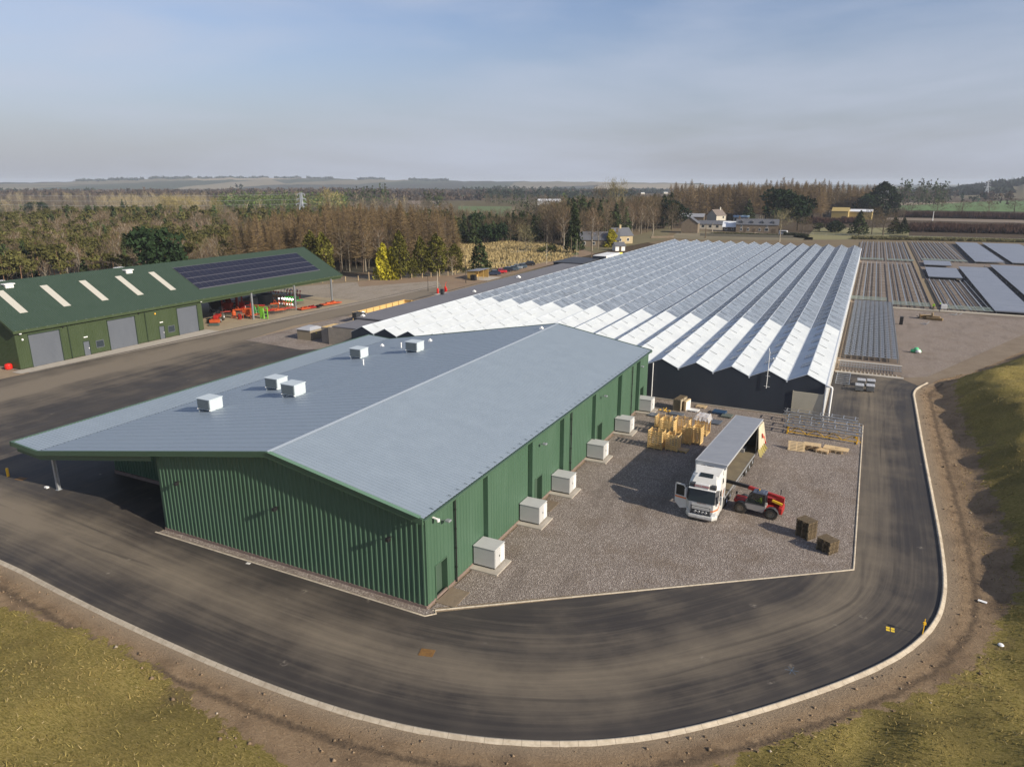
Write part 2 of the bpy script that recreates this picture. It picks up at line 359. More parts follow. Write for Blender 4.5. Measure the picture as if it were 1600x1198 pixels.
yard = [(-260,33.4),(-46.6,33.4),(-46.4,82.5),(-66,83.6),(-74.8,84.5),(-76,88),(-80.2,85.0),(-93.9,86.5),(-95.5,100),(-93,112),(-92,140),(-93,190),(-93,262),(-99,262),(-100.5,190),(-101.5,130),(-103.4,100),(-104.6,56),(-105,50),(-260,49)]
sheet('yard', yard, .004, ASPH, 1.5, yard_uv, yard_dust)
# ---------------- gravel
def gravel_mat(name, a, b, c, dirt=(.20,.165,.115)):
    m, g = newmat(name, .95, .15); P = g.N('ShaderNodeNewGeometry').outputs['Position']
    v = g.N('ShaderNodeTexVoronoi', Scale=15.); g.S(v.inputs['Vector'], P); s = g.N('ShaderNodeSeparateColor', _0=v.outputs['Color'])
    col = g.mix(s.outputs[0], a, b); col = g.mix(g.rng(s.outputs[1],.75,.9), col, c)
    col = g.mix(g.rng(g.noise(P,.25,6,.7),.5,.72,0,.7), col, dirt); col = g.mix(g.rng(g.noise(g.mapv(P,(.5,.12,1),rot=(0,0,.3)),1,5,.65),.5,.68,0,.45), col, tuple(q*.72 for q in a)); n = g.noise(P, 2.2, 6, .75); col = g.mix(g.rng(n,.55,.75,0,.5), col, tuple(q*.6 for q in a))
    g.S(g.p.inputs['Base Color'], col); g.bump(v.outputs['Distance'], .8, .06); return m
GRAVM = gravel_mat('pink_gravel', (.165,.135,.115), (.27,.23,.198), (.42,.37,.33), (.16,.12,.085))
sheet('gravel_yard', GRAV, .010, GRAVM)
GR2 = gravel_mat('brown_gravel', (.19,.155,.130), (.27,.225,.190), (.36,.31,.27), (.20,.155,.115))
sheet('gravel_apron', [(6.2,109.2),(9.3,110.4),(27.8,154.0),(40,166.3),(6.2,171.5)], .010, GR2)
sheet('gravel_margin', [(-93.9,86.5),(-80.2,85.0),(-76,88),(-75.5,84.0),(-66.0,83.2),(-74,105),(-78,108),(-90,112),(-93.4,112)], .016, GRAVM)
sheet('gravel_strip', [(-46.6,32.42),(-22.1,32.35),(-21.75,32.75),(-21.9,33.3),(-22.3,32.95),(-46.4,32.95)], .014, GRAVM)
sheet('gravel_hardstanding', [(-104.6,57),(-101.3,100),(-99.6,135),(-99,160),(-105,172),(-124,153),(-140,125),(-138,56)], .009, gravel_mat('buff_gravel', (.23,.195,.155), (.32,.28,.23), (.40,.36,.31), (.26,.21,.15)))
# ---------------- concrete, tracks, fields
CONC = mat('pale_concrete', (.42,.385,.33), .9, noise=(1.3,.6,(.30,.26,.21)), bump=(20,.3,.01))
EARTH = mat('tracked_earth', (.205,.160,.110), .95, noise=(.25,.8,(.14,.10,.065)), bump=(2,.5,.1))
sheet('shed_apron', [(-107.3,56),(-105.2,56),(-103.9,90),(-107.3,90)], .013, CONC)
sheet('shed_floor', [(-127,90),(-107.3,90),(-103.9,90),(-102.5,129),(-127,129)], .013, mat('shed_floor', (.33,.27,.18), .9, noise=(.4,.7,(.25,.2,.14))))
sheet('track', [(8.5,104.5),(11,110.4),(16,116.6),(27.5,142),(47,182),(43,186),(28,155),(9.4,111),(5.8,108.6)], .020, EARTH)
sheet('earth_terrace', [(-92.9,150),(-92.9,268),(-97.4,300),(-110,222),(-97.5,205),(-109,178),(-124,155),(-117,147),(-105,166)], .012, mat('bare_brown_earth', (.20,.135,.085), .95, noise=(.2,.8,(.25,.18,.11))))
sheet('bench_bed', [(-2.2,110),(6.2,110),(6.2,172),(80,160),(95,385),(-3.9,362)], .008, mat('brown_bed', (.19,.155,.125), .95, noise=(.12,.8,(.14,.105,.08))))
sheet('earth_strip', [(-150,400),(-61,279),(-3,279),(-3.9,362),(95,384),(170,372),(190,430),(30,398),(-50,396),(-95,430)], .006, mat('olive_earth', (.125,.085,.045), .95, noise=(.06,.9,(.17,.13,.06))))
sheet('farm_track', [(-95,431),(-50,397),(30,399),(195,432),(195,437),(30,404),(-50,402),(-70,420),(-95,445)], .03, mat('track_dust', (.27,.225,.165), .95, noise=(.1,.5,(.2,.16,.11))))
# kerbs swept along the road
KM, g = newmat('kerb_stone', .9, .2); P = g.N('ShaderNodeNewGeometry').outputs['Position']; U = g.N('ShaderNodeUVMap').outputs[0]
cc = g.mix(g.rng(g.noise(P,3,5,.7),.35,.7), (.50,.44,.35), (.36,.31,.235)); jt = g.math('FRACT', g.math('DIVIDE', g.N('ShaderNodeSeparateXYZ', _0=U).outputs[1], .9))
cc = g.mix(g.math('LESS_THAN', jt, .035), cc, (.27,.23,.18)); cc = g.mix(g.rng(g.noise(P,.6,5,.7),.5,.7,0,.6), cc, (.24,.19,.14)); g.S(g.p.inputs['Base Color'], cc)
def sweep(name, P, prof, m, z=0.):
    P = np.array(P, float); T = np.gradient(P, axis=0); T /= np.linalg.norm(T, axis=1)[:,None]+1e-9; Nn = np.stack([T[:,1], -T[:,0]], -1)
    V = []; L = np.concatenate([[0], np.cumsum(np.linalg.norm(np.diff(P,axis=0),axis=1))])
    for p, n in zip(P, Nn):
        for a, h in prof: V.append((p[0]+n[0]*a, p[1]+n[1]*a, z+h))
    k = len(prof); Fc = [(i*k+j, (i+1)*k+j, (i+1)*k+j+1, i*k+j+1) for i in range(len(P)-1) for j in range(k-1)]
    o = mesh_np(name, V, Fc, [m]); l = o.data.uv_layers.new(name='UVMap'); li = np.empty(len(o.data.loops), np.int32); o.data.loops.foreach_get('vertex_index', li)
    uv = np.stack([np.tile([a for a,_ in prof], len(P)), np.repeat(L, k)], -1); l.data.foreach_set('uv', uv[li].astype(np.float32).ravel()); o['kind'] = 'structure'; return o
def dense(P, s=.45):
    O = []
    for a, b in zip(P[:-1], P[1:]):
        n = max(1, int(math.hypot(b[0]-a[0], b[1]-a[1])/s)); O += [(a[0]+(b[0]-a[0])*i/n, a[1]+(b[1]-a[1])*i/n) for i in range(n)]
    return O+[tuple(P[-1])]
kd = np.array([p for p in dense(kp, .5) if p[0] > -130])
w1 = (vnoise(kd[:,0], kd[:,1], 1.1, 9)-.5)*.04
sweep('kerb', kd+w1[:,None]*0, [(0,0),(.02,.12),(.14,.125),(.15,.05),(.27,.04),(.32,-.05)], KM)
sweep('yard_edging', dense([(-22.0,33.0),(1.66,50.2),(1.68,84.3)], 1), [(-.01,0),(0,.05),(.13,.05),(.14,0)], KM)
sweep('building_edging', dense([(-46.8,32.36),(-22.05,32.28),(-21.6,32.75),(-22,33.1)], 1), [(-.01,0),(0,.05),(.10,.05),(.11,0)], KM)
sweep('yard_kerb', dense([(-104.4,56),(-103.2,100),(-101.3,130),(-100.2,160)], 2), [(-.1,0),(-.09,.05),(.09,.05),(.1,0)], mat('dark_edging', (.06,.055,.05), .9))
# painted marks and iron covers in the road
def patch(name, c, sx, sy, rz, m, label, cat, group=None, z=.03):
    o = MB().box(-sx/2,sx/2,-sy/2,sy/2,.006,z).build(name, m); o.location = (c[0],c[1],0); o.rotation_euler[2] = rz; return tag(o, label, cat, group)
RUST = mat('rusty_iron', (.22,.115,.03), .8, noise=(6,.8,(.12,.06,.02)))
patch('manhole_cover', G(667,1019.5), .85, .62, .25, RUST, 'square rusty orange iron cover in the road in front of the green gable', 'manhole cover')
YP = mat('yellow_paint', (.72,.50,.03), .8)
mc = MB(); c0 = G(1391,983)
for a in ((-.13,-.13),(.13,-.13),(-.13,.13),(.13,.13)): mc.box(a[0]-.10,a[0]+.10,a[1]-.10,a[1]+.10,.006,.012)
o = mc.build('survey_mark', YP); o.location = (c0[0],c0[1],0); tag(o, 'small yellow four-square mark sprayed on the asphalt by the bend', 'road mark')
c0 = G(1237,1047); mc = MB()
for an in (.2,1.35,-.9): mc.box(-.36,.36,-.008,.008,.006,.010, M=Matrix.Rotation(an,4,'Z'))
o = mc.build('survey_cross', mat('blue_paint', (.09,.16,.24), .8)); o.location = (c0[0],c0[1],0); tag(o, 'thin blue sprayed cross on the asphalt near the kerb', 'road mark')
patch('drain_cover', G(388,880), .32, .2, .1, mat('white_patch', (.62,.60,.56), .8), 'small white square on the dark asphalt below the gable wall', 'drain cover')
patch('gully_cover', G(33,748), .95, .55, .15, RUST, 'rusty orange patch of iron cover beside the yellow bollard', 'drain cover')
# =============================================================== BUILDINGS
def steel(name, c, rough=.45, var=.12, spec=.5, streak=.25):
    m, g = newmat(name, rough, spec); P = g.N('ShaderNodeNewGeometry').outputs['Position']
    a = g.noise(g.mapv(P,(.5,.5,.12)), 1.2, 5, .7); b = g.noise(P, 6, 4, .7)
    col = g.mix(g.rng(a,.35,.7,0,streak), c, tuple(min(1,q*1.25+.01) for q in c)); col = g.mix(g.rng(b,.5,.75,0,var), col, tuple(q*.72 for q in c))
    g.S(g.p.inputs['Base Color'], col); g.S(g.p.inputs['Roughness'], g.rng(a,.3,.7,rough-.06,rough+.12)); return m
GREEN = steel('green_cladding', (.056,.112,.070), .42, streak=.3)
GTRIM = steel('green_trim', (.055,.105,.065), .4)
ROOF = steel('blue_grey_roof', (.235,.285,.335), .42, .18, .5, .3)
ROOF2 = steel('pale_roof_joint', (.29,.335,.385), .45)
DGREEN = steel('dark_green_cladding', (.036,.056,.021), .5)
DROOF = steel('dark_green_roof', (.036,.060,.044), .75, .2, .2)
DTRIM = mat('black_green_trim', (.018,.035,.018), .5)
GALV = mat('galvanised_steel', (.46,.48,.50), .42, metal=.6, noise=(5,.4,(.36,.38,.40)))
SHUT = steel('grey_shutter', (.092,.104,.125), .5)
BLACK = mat('black_plastic', (.012,.012,.013), .5)
WHITE = mat('white_steel', (.72,.72,.70), .45, noise=(1.2,.4,(.60,.60,.58)))
LWHITE = mat('light_housing', (.80,.80,.78), .5)
BRICK = mat('base_plinth', (.17,.12,.10), .9, noise=(3,.6,(.25,.2,.17)))
DKGLASS = mat('dark_glass', (.03,.04,.05), .15)
def ribbed(b, p0, p1, z0, zt, pitch=.4, depth=.05, rib=.13, mi=0, slope=None):
    """ribbed wall from p0 to p1, ribs stand out to the right-hand side; z0 number or function, zt function of distance"""
    p0 = Vector((*p0,0)); p1 = Vector((*p1,0)); L = (p1-p0).length; t = (p1-p0)/L; n = Vector((t.y,-t.x,0)); s = 0; pr = [(0,0)]
    while s < L-pitch*.5:
        pr += [(s+pitch-rib-.05, 0), (s+pitch-rib, depth), (s+pitch-.05, depth), (s+pitch, 0)]; s += pitch
    pr = [q for q in pr if q[0] <= L]+[(L,0)]
    zf = zt if callable(zt) else (lambda s: zt); zb = z0 if callable(z0) else (lambda s: z0)
    vs = []
    for s, d in pr: q = p0+t*s+n*d; vs += [(q.x,q.y,zb(s)), (q.x,q.y,zf(s))]
    b.add(vs, [(2*i,2*i+2,2*i+3,2*i+1) for i in range(len(pr)-1)], mi); return b
def ribroof(b, x0, z0, x1, z1, y0, y1, pitch=.333, h=.04, rib=.07, mi=0, brk=None):
    """roof slope between line (x0,z0) and line (x1,z1), ribs run down the slope"""
    y = y0; pr = [(y0,0)]
    while y < y1-pitch: pr += [(y+pitch-rib-.02,0),(y+pitch-rib,h),(y+pitch-.02,h),(y+pitch,0)]; y += pitch
    pr.append((y1,0)); vs = []
    for y, d in pr: vs += [(x0,y,z0+d),(x1,y,z1+d)]
    b.add(vs, [(2*i,2*i+2,2*i+3,2*i+1) if x1 < x0 else (2*i,2*i+1,2*i+3,2*i+2) for i in range(len(pr)-1)], mi); return b
# ---------------- the packhouse
XL, XW, XV, XR, XE = -64.2, -46.4, -60.7, -34.4, -22.35; Y0, Y1 = 32.75, 82.3
ZL, ZV, ZR, ZE = 4.45, 4.2, 8.7, 6.55
def rz(x): return ZV+(x-XL)*(ZL-ZV)/(XV-XL)*-1+0 if x < XV else (ZV+(x-XV)*(ZR-ZV)/(XR-XV) if x < XR else ZR+(x-XR)*(ZE-ZR)/(XE-XR))
def rz(x):
    if x < XV: return ZV+(XV-x)*(ZL-ZV)/(XV-XL)
    if x < XR: return ZV+(x-XV)*(ZR-ZV)/(XR-XV)
    return ZR+(x-XR)*(ZE-ZR)/(XE-XR)
bld = thing('packhouse', (-34.4,57,0), 0, 'large green ribbed steel packhouse with a blue-grey pitched roof in the foreground', 'warehouse')
LOC = Matrix.Translation((34.4,-57,0))
def bb(b, name, mats, parent=None, **k):
    par = parent or bld; inv = Vector((0,0,0)); p = par
    while p: inv += Vector(p.location); p = p.parent
    b.v = [(v[0]-inv.x, v[1]-inv.y, v[2]-inv.z) for v in b.v]; return b.build(name, mats, par, **k)
b = MB(); gz = lambda s: rz(XW+s)-.12
ribbed(b, (XW,Y0+.2), (XE+.1,Y0+.2), .22, gz, .4, .055, .14)
bb(b, 'gable_wall', GREEN)
DOORS = [34.05, 49.3, 64.35]; DW = 1.35; DH = 2.45
b = MB(); ys = [Y0+.2]
segs = []; y = Y0+.2
for d in DOORS+[79.2]:
    segs += [(y, d, .22), (d, d+DW, DH)]; y = d+DW
segs.append((y, Y1, .22))
for a, c, z0 in segs: ribbed(b, (XE,a), (XE,c), z0, 6.4, .4, .045, .12)
bb(b, 'side_wall', GREEN)
b = MB()
ribbed(b, (XW,38.6), (XW,Y0+.2), .22, lambda s: rz(XW)-.2, .4, .045, .12); ribbed(b, (-60.3,38.6), (XW,38.6), .35, lambda s: rz(-60.3+s)-.2, .4, .045, .12); ribbed(b, (-60.3,Y1), (-60.3,38.6), .35, lambda s: 4.1, .4, .045, .12)
bb(b, 'canopy_wall', GREEN)
b = MB(); ribbed(b, (XE,Y1), (-60.3,Y1), .2, lambda s: rz(XE-s)-.15, .4, .045, .12); bb(b, 'rear_gable_wall', GREEN)
b = MB(); b.box(XW-.02,XE+.03,Y0+.13,Y0+.24,0,.22); b.box(XE-.06,XE+.05,Y0+.24,Y1,0,.22); b.box(-60.3,XW,38.5,38.66,0,.35); bb(b, 'plinth', BRICK)
b = MB(); ribroof(b, XR, ZR, XE+.25, rz(XE+.25), Y0-.25, Y1+.1, .333, .030, .06); bb(b, 'east_roof_slope', ROOF)
b = MB(); ribroof(b, XR, ZR, -46.2, rz(-46.2), Y0-.25, Y1+.1, 1.0, .04, .05); ribroof(b, -46.2, rz(-46.2)-.03, XV, ZV, Y0-.25, Y1+.1, 1.0, .04, .05); bb(b, 'west_roof_slope', ROOF)
b = MB(); ribroof(b, XV, ZV+.01, XL, ZL, Y0-.25, Y1+.1, .333, .045, .07); bb(b, 'canopy_roof_edge', ROOF)
b = MB()
for i in range(47): y = Y0+1+i*1.05; b.box(XE-.05,XE+.2,y,y+.025, 0,.02, M=Matrix.Translation((0,0,rz(XE-.3)+.03))@Matrix.Translation((XE,0,0))@Matrix.Rotation(.176,4,'Y')@Matrix.Translation((-XE,0,0)))
o = bb(b, 'eave_dash', DTRIM); o['kind'] = 'stuff'  # short dark strips at even steps along the east roof edge
b = MB(); b.prism([(XR-.22,ZR-.01),(XR,ZR+.06),(XR+.22,ZR-.01)], Y0-.27, Y1+.12, M=Matrix(((1,0,0,0),(0,0,1,0),(0,1,0,0),(0,0,0,1)))); bb(b, 'ridge_flashing', ROOF2)
def strip(b, xs, dz0, dz1, y0, y1, mi=0):
    vs = []
    for x in xs:
        z = rz(x); vs += [(x,y0,z+dz0),(x,y0,z+dz1),(x,y1,z+dz1),(x,y1,z+dz0)]
    fs = []
    for i in range(len(xs)-1):
        a = 4*i
        for k in range(4): fs.append((a+k,a+4+k,a+4+(k+1)%4,a+(k+1)%4))
    fs += [(0,1,2,3), tuple(4*(len(xs)-1)+k for k in (3,2,1,0))]; b.add(vs, fs, mi)
b = MB(); strip(b, [XL-.12,XV,XR,XE+.3], -.34, .07, Y0-.42, Y0-.26); bb(b, 'front_fascia', GTRIM)
b = MB(); strip(b, [XL-.12,XV,XR,XE+.3], -.34, .07, Y1+.11, Y1+.2); b.box(XL-.24,XL-.06,Y0-.42,Y1+.2,ZL-.34,ZL+.06); bb(b, 'rear_fascia', GTRIM)
b = MB(); strip(b, [XL+.3,XV,XW-.02], -.80, -.345, Y0-.2, Y0+.0); strip(b, [XL+.1,XV,-60.4], -.62,-.5, Y0, Y1); strip(b, [XV,XW], -.45,-.4, Y0, 38.6); bb(b, 'canopy_soffit', GTRIM)
b = MB(); b.box(XE+.26,XE+.42,Y0-.3,Y1+.15,rz(XE+.3)-.16,rz(XE+.3)-.03); bb(b, 'gutter', GTRIM)
b = MB(); b.bar((XR+.3,Y0-.36,ZR+.08),(XE+.1,Y0-.36,rz(XE)+.10),.30,.03); bb(b, 'verge_trim', steel('light_green_trim', (.12,.22,.14), .4))
for y in (33.9, 49.5, 65.5, 81.0):
    b = MB()
    for (a0,a1,c0,c1) in ((-.13,.13,-.13,-.11),(-.13,.13,.11,.13),(-.012,.012,-.11,.11)): b.box(-61.3+a0,-61.3+a1,y+c0,y+c1,.02,ZV-.4)
    b.box(-61.5,-61.1,y-.2,y+.2,.01,.03); bb(b, 'canopy_post', GALV)
for y in (40.45, 47.95, 54.5, 62.6, 70.7, 77.5):
    bb(MB().box(XE+.05,XE+.40,y,y+.45,.3,6.3), 'riser_box', GREEN)
for y in (36.4, 56.9, 75.4):
    b = MB(); b.tube([(XE+.16,y,.12),(XE+.16,y,6.25)], .055, 8)
    for z in (1.2,2.6,4.0,5.4): b.tube([(XE+.16,y,z),(XE+.16,y,z+.09)], .075, 8)
    bb(b, 'downpipe', BLACK)
def wall_door(y, h=DH):
    d = bb(MB().box(XE-.42,XE-.38,y+.02,y+DW-.02,.05,h-.03), 'door', steel('inner_door', (.05,.085,.06), .5))
    f = MB(); f.box(XE-.40,XE+.06,y-.07,y,.05,h+.06); f.box(XE-.40,XE+.06,y+DW,y+DW+.07,.05,h+.06); f.box(XE-.40,XE+.06,y,y+DW,h,h+.06); f.box(XE-.42,XE+.10,y,y+DW,.0,.05)
    bb(f, 'frame', GTRIM, d); hd = MB().box(XE-.38,XE-.30,y+.12,y+.26,1.05,1.10); bb(hd, 'handle', GALV, d)
for y in DOORS+[79.2]: wall_door(y)
for k, (x, z) in enumerate(((-43.9,4.45),(-34.25,4.45),(-24.8,4.4))):
    b = MB(); b.tube([(x,Y0+.12,z+.12),(x,Y0-.1,z+.2)], .04, 6); b.cbox(x-.13,x+.13,Y0-.38,Y0-.06,z-.02,z+.2,.03); bb(b, 'wall_light', BLACK)
for k, (y, z) in enumerate(((34.9,5.3),(50.05,5.35),(65.1,5.35),(77.9,5.45))):
    b = MB(); b.tube([(XE+.02,y,z),(XE+.45,y,z+.1)], .03, 6); b.cbox(XE+.35,XE+.70,y-.17,y+.17,z+.05,z+.16,.03); bb(b, 'flood_lamp', GALV)
b = MB(); b.tube([(XE+.02,33.9,5.95),(XE+.35,33.9,5.9)], .07, 8); b.lathe((XE+.42,33.9,5.8), [(0,-.1),(.1,-.05),(.12,.05),(.12,.12),(0,.14)], 12); bb(b, 'security_camera', LWHITE)
# plant on the roof
def on_roof(px, py, off=0.):
    d = _fw+_rt*(px-IW/2)/FPX-_up*(py-IH/2)/FPX; k = (ZR-ZV)/(XR-XV); t = (ZV+k*(0-XV)-CAMH+off)/(d[2]-k*d[0]); return (float(d[0]*t), float(d[1]*t), float(CAMH+d[2]*t))
PANEL = steel('pale_grey_panel', (.46,.52,.55), .4); LOUV = mat('louvre_grey', (.16,.19,.20), .5)
def roof_unit(px, py, label, s=1.0):
    x, y, z = on_roof(px, py); t = thing('roof_unit', (x-.85,y+.75,z-.05), 0, label, 'ventilation unit', 'ventilation units on the packhouse roof')
    b = MB(); b.cbox(-.85,.85,-.75,.75,.12,1.12,.02); b.cbox(-.9,.9,-.8,.8,1.10,1.17,.02); b.box(-.80,-.72,-.7,.7,-.2,.12); b.box(.72,.8,-.7,.7,-.05,.12); b.build('housing', PANEL, t)
    l = MB()
    for i in range(11): l.box(-.74,.74,-.79,-.752,.19+i*.08,.235+i*.08, mi=0)
    l.box(-.76,.76,-.765,-.751,.17,1.07, mi=0); l.build('louvre', LOUV, t)
    p = MB()
    for yy in (-.38,.38): p.box(.851,.858,yy-.34,yy+.34,.17,1.06)
    p.build('access_panel', PANEL, t)
    for xx in (-.78,.78):
        MB().cbox(xx-.05,xx+.05,-.82,-.74,.10,.18,.01).build('corner_foot', LWHITE, t)
roof_unit(329,643,'ventilation box on the packhouse roof, nearest to the camera'); roof_unit(434,609,'ventilation box on the roof, rear one of the close pair'); roof_unit(461,620,'ventilation box on the roof, front one of the close pair beside the seam')
roof_unit(564,560,'ventilation box on the roof next to the white vent pipes'); roof_unit(652,550,'ventilation box on the roof, farthest one near the ridge slope')
def stack(px, py, kind, label):
    x, y, z = on_roof(px, py)
    b = MB()
    if kind == 0: b.tube([(0,0,-.1),(0,0,.55)], .07, 10); b.lathe((0,0,.55), [(.1,0),(.1,.06),(.03,.12)], 10)
    else: b.cbox(-.22,.22,-.2,.2,-.1,.18,.03); b.lathe((0,0,.18), [(.14,0),(.16,.10),(.08,.15)], 12)
    o = b.build('roof_vent', LWHITE); o.location = (x,y,z); tag(o, label, 'roof vent')
stack(568,570,0,'thin white pipe standing just in front of a roof ventilation box'); stack(627,543,0,'thin white pipe on the roof beside the farthest ventilation box'); stack(597,541,1,'small white cowl on the roof near the far gable edge'); stack(672,533,1,'white cowl at the far edge of the roof against the white greenhouse'); stack(846,514,1,'tiny white cowl beside the far end of the ridge')
# condenser units along the wall
CONDG = mat('unit_grey', (.46,.46,.45), .5, noise=(1.5,.5,(.39,.39,.38)), bump=(3,.1,.02))
condl = ['by the first door, nearest the camera','second along the wall','third along the wall','fourth along the wall','fifth along the wall','last one by the greenhouse wall']
ac = None
for i, y in enumerate((38.8,46.25,52.6,61.3,69.8,77.9)):
    if ac is None:
        ac = thing('condenser_unit', (-21.4,y,0), 0, None, 'condenser unit', 'condenser units along the packhouse wall')
        MB().box(-1.15,1.25,-.5,1.75,.0,.12).build('plinth', CONC, ac)
        b = MB(); b.cbox(-.85,.85,0,1.45,.26,1.62,.02); b.cbox(-.88,.88,-.03,1.48,1.60,1.66,.02); b.build('cabinet', CONDG, ac)
        b = MB()
        for sx in (-.7,.7):
            for sy in (.12,1.3): b.box(sx-.05,sx+.05,sy-.05,sy+.05,.11,.27)
        b.build('support_frame', BLACK, ac)
        b = MB(); b.box(.851,.872,.06,.68,.34,1.55); b.build('door_panel', CONDG, ac)
        b = MB()
        for k in range(13): b.box(.851,.90,.76,1.38,.36+k*.09,.40+k*.09)
        b.build('grille', LWHITE, ac)
        b = MB(); b.tube([(-.84,1.1,.75),(-1.0,1.1,.75),(-1.0,1.1,1.5)],.05,6); b.tube([(-.84,.9,.6),(-1.02,.9,.6),(-1.02,.9,1.5)],.04,6); b.build('pipework', GALV, ac); MB().box(.87,.90,.58,.64,.9,1.05).build('handle', BLACK, ac); a = ac
    else: a = copy_tree(ac); a.location = (-21.4,y,0)
    a['label'] = 'pale grey condenser box on a slab, '+condl[i]
for i, y in enumerate(DOORS[:1]+DOORS[1:2]):
    tag(MB().box(XE+.02,XE+1.5,y-.25,y+DW+.35,.01,.05).build('door_slab', EARTH), 'worn buff slab in front of the '+('first' if i == 0 else 'second')+' door of the green side wall', 'door slab')
# ---------------- the greenhouse
GX0, GX1, GY0, GY1, NS = -69.12, -2.45, 84.3, 276.0, 16; SP = (GX1-GX0)/NS; ZG, ZP = 4.1, 5.1; YW = 118.0
gh = thing('greenhouse', (-36,180,0), 0, 'huge glass greenhouse with sixteen parallel ridges, whitewashed at its near end', 'greenhouse')
def glass_roof(name, col, rough, alpha, line, lc, spec=.6):
    m, g = newmat(name, rough, spec); U = g.N('ShaderNodeUVMap').outputs[0]; s = g.N('ShaderNodeSeparateXYZ', _0=U); u, v = s.outputs[0], s.outputs[1]
    P = g.N('ShaderNodeNewGeometry').outputs['Position']
    l1 = g.math('LESS_THAN', g.math('FRACT', g.math('DIVIDE', v, 1.0)), line); l2 = g.math('LESS_THAN', g.math('FRACT', g.math('DIVIDE', v, 4.0)), line*.45)
    cell = g.N('ShaderNodeTexWhiteNoise'); cell.noise_dimensions = '3D'; fl = g.N('ShaderNodeCombineXYZ', _0=g.math('FLOOR', g.math('DIVIDE', v, 1.0)), _1=g.math('FLOOR', g.math('MULTIPLY', u, 2)), _2=g.math('FLOOR', g.math('DIVIDE', g.N('ShaderNodeSeparateXYZ', _0=P).outputs[0], SP)))
    g.S(cell.inputs['Vector'], fl.outputs[0]); cv = cell.outputs['Value']
    vv = .13 if alpha < 1 else .035; c = g.mix(g.rng(cv,0,1,0,1), tuple(q*(1-vv) for q in col), tuple(min(1,q*(1+vv)) for q in col)); c = g.mix(g.rng(g.noise(P,.10,5,.7),.4,.7,0,.35 if alpha < 1 else .12), c, tuple(q*.80 for q in col))
    lm = g.math('MAXIMUM', g.math('MULTIPLY', l1, .75), l2); c = g.mix(lm, c, lc); g.S(g.p.inputs['Base Color'], c)
    if alpha < 1:
        av = g.math('MAXIMUM', g.math('ADD', g.rng(cv,0,1,alpha-.07,alpha+.07), g.rng(g.noise(P,.3,4,.7),.35,.7,-.05,.08)), lm); g.S(g.p.inputs['Alpha'], av)
    g.S(g.p.inputs['Roughness'], g.rng(cv,0,1,rough*.7,rough*1.3)); return m
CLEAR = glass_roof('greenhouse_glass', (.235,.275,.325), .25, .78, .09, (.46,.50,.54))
CLEARW = glass_roof('greenhouse_glass_west', (.33,.375,.42), .25, .62, .07, (.60,.63,.66))  # west panes toned apart from the east ones, side light put into colour
WASH = glass_roof('whitewashed_glass', (.54,.575,.59), .5, 1, .03, (.42,.45,.47), .3); WASH_SHADED = glass_roof('whitewashed_glass_shaded', (.42,.48,.54), .5, 1, .035, (.40,.45,.50), .3)  # west whitewash is darker and bluer, its shade painted into the colour
ALU = mat('aluminium', (.62,.65,.68), .35, metal=.5)
def slope_quads(name, x0, z0, x1, z1, y0, y1, m, parent):
    ys = np.arange(y0, y1, 4.0).tolist()+[y1]; V = []; UV = []
    for y in ys: V += [(x0,y,z0),(x1,y,z1)]; UV += [(0,y-GY0),(1,y-GY0)]
    n = len(ys); F = [(2*i,2*i+2,2*i+3,2*i+1) if x1 < x0 else (2*i,2*i+1,2*i+3,2*i+2) for i in range(n-1)]
    V = [(v[0]+36, v[1]-180, v[2]) for v in V]; o = mesh_np(name, V, F, [m], parent=parent); l = o.data.uv_layers.new(name='UVMap')
    li = np.empty(len(o.data.loops), np.int32); o.data.loops.foreach_get('vertex_index', li); l.data.foreach_set('uv', np.array(UV)[li].astype(np.float32).ravel()); return o
for i in range(NS):
    xa = GX0+i*SP; xm = xa+SP/2; xb = xa+SP
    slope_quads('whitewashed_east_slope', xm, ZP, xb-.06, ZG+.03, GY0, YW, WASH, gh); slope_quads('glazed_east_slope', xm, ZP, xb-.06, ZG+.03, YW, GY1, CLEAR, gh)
    slope_quads('whitewashed_west_slope', xm, ZP, xa+.06, ZG+.03, GY0, YW, WASH_SHADED, gh); slope_quads('glazed_west_slope', xm, ZP, xa+.06, ZG+.03, YW, GY1, CLEARW, gh)
    b = MB(); b.box(xb-.09,xb+.09,GY0-.05,GY1,ZG-.14,ZG+.045); bb(b, 'gutter', mat('gutter_grey',(.50,.54,.58),.4) if i == 0 else gutm, gh); gutm = bpy.data.materials['gutter_grey']
    b = MB(); b.box(xm-.045,xm+.045,GY0-.03,GY1,ZP-.02,ZP+.05); b.bar((xm,GY0-.02,ZP+.02),(xb,GY0-.02,ZG+.05),.05,.05); b.bar((xm,GY0-.02,ZP+.02),(xa,GY0-.02,ZG+.05),.05,.05); bb(b, 'ridge_bar', gutm, gh)
# ventilators: lids lying on the slopes, alternately hinged on either side of the ridge
def vent(b, i, y, side, lift):
    xm = GX0+i*SP+SP/2; s = 1 if side > 0 else -1; sl = (ZP-ZG)/(SP/2); w0, w1 = .05, 1.12; zz = ZP+.03
    p = [(xm+s*w0,y,zz),(xm+s*w1,y,ZP-sl*w1+.035+lift),(xm+s*w1,y+2.0,ZP-sl*w1+.035+lift),(xm+s*w0,y+2.0,zz)]
    q = [(a,c,d-.02) for a,c,d in p]; vs = p+q; f = [(0,1,2,3),(4,7,6,5),(0,4,5,1),(1,5,6,2),(2,6,7,3),(3,7,4,0)]
    if s < 0: f = [tuple(reversed(k)) for k in f]
    b.add(vs, f)
rest = MB(); restw = MB(); n = 0; rl = random.Random(3)
VW = mat('white_vent_glass', (.54,.575,.59), .5); VG = mat('clear_vent_glass', (.245,.285,.335), .25, alpha=.8)
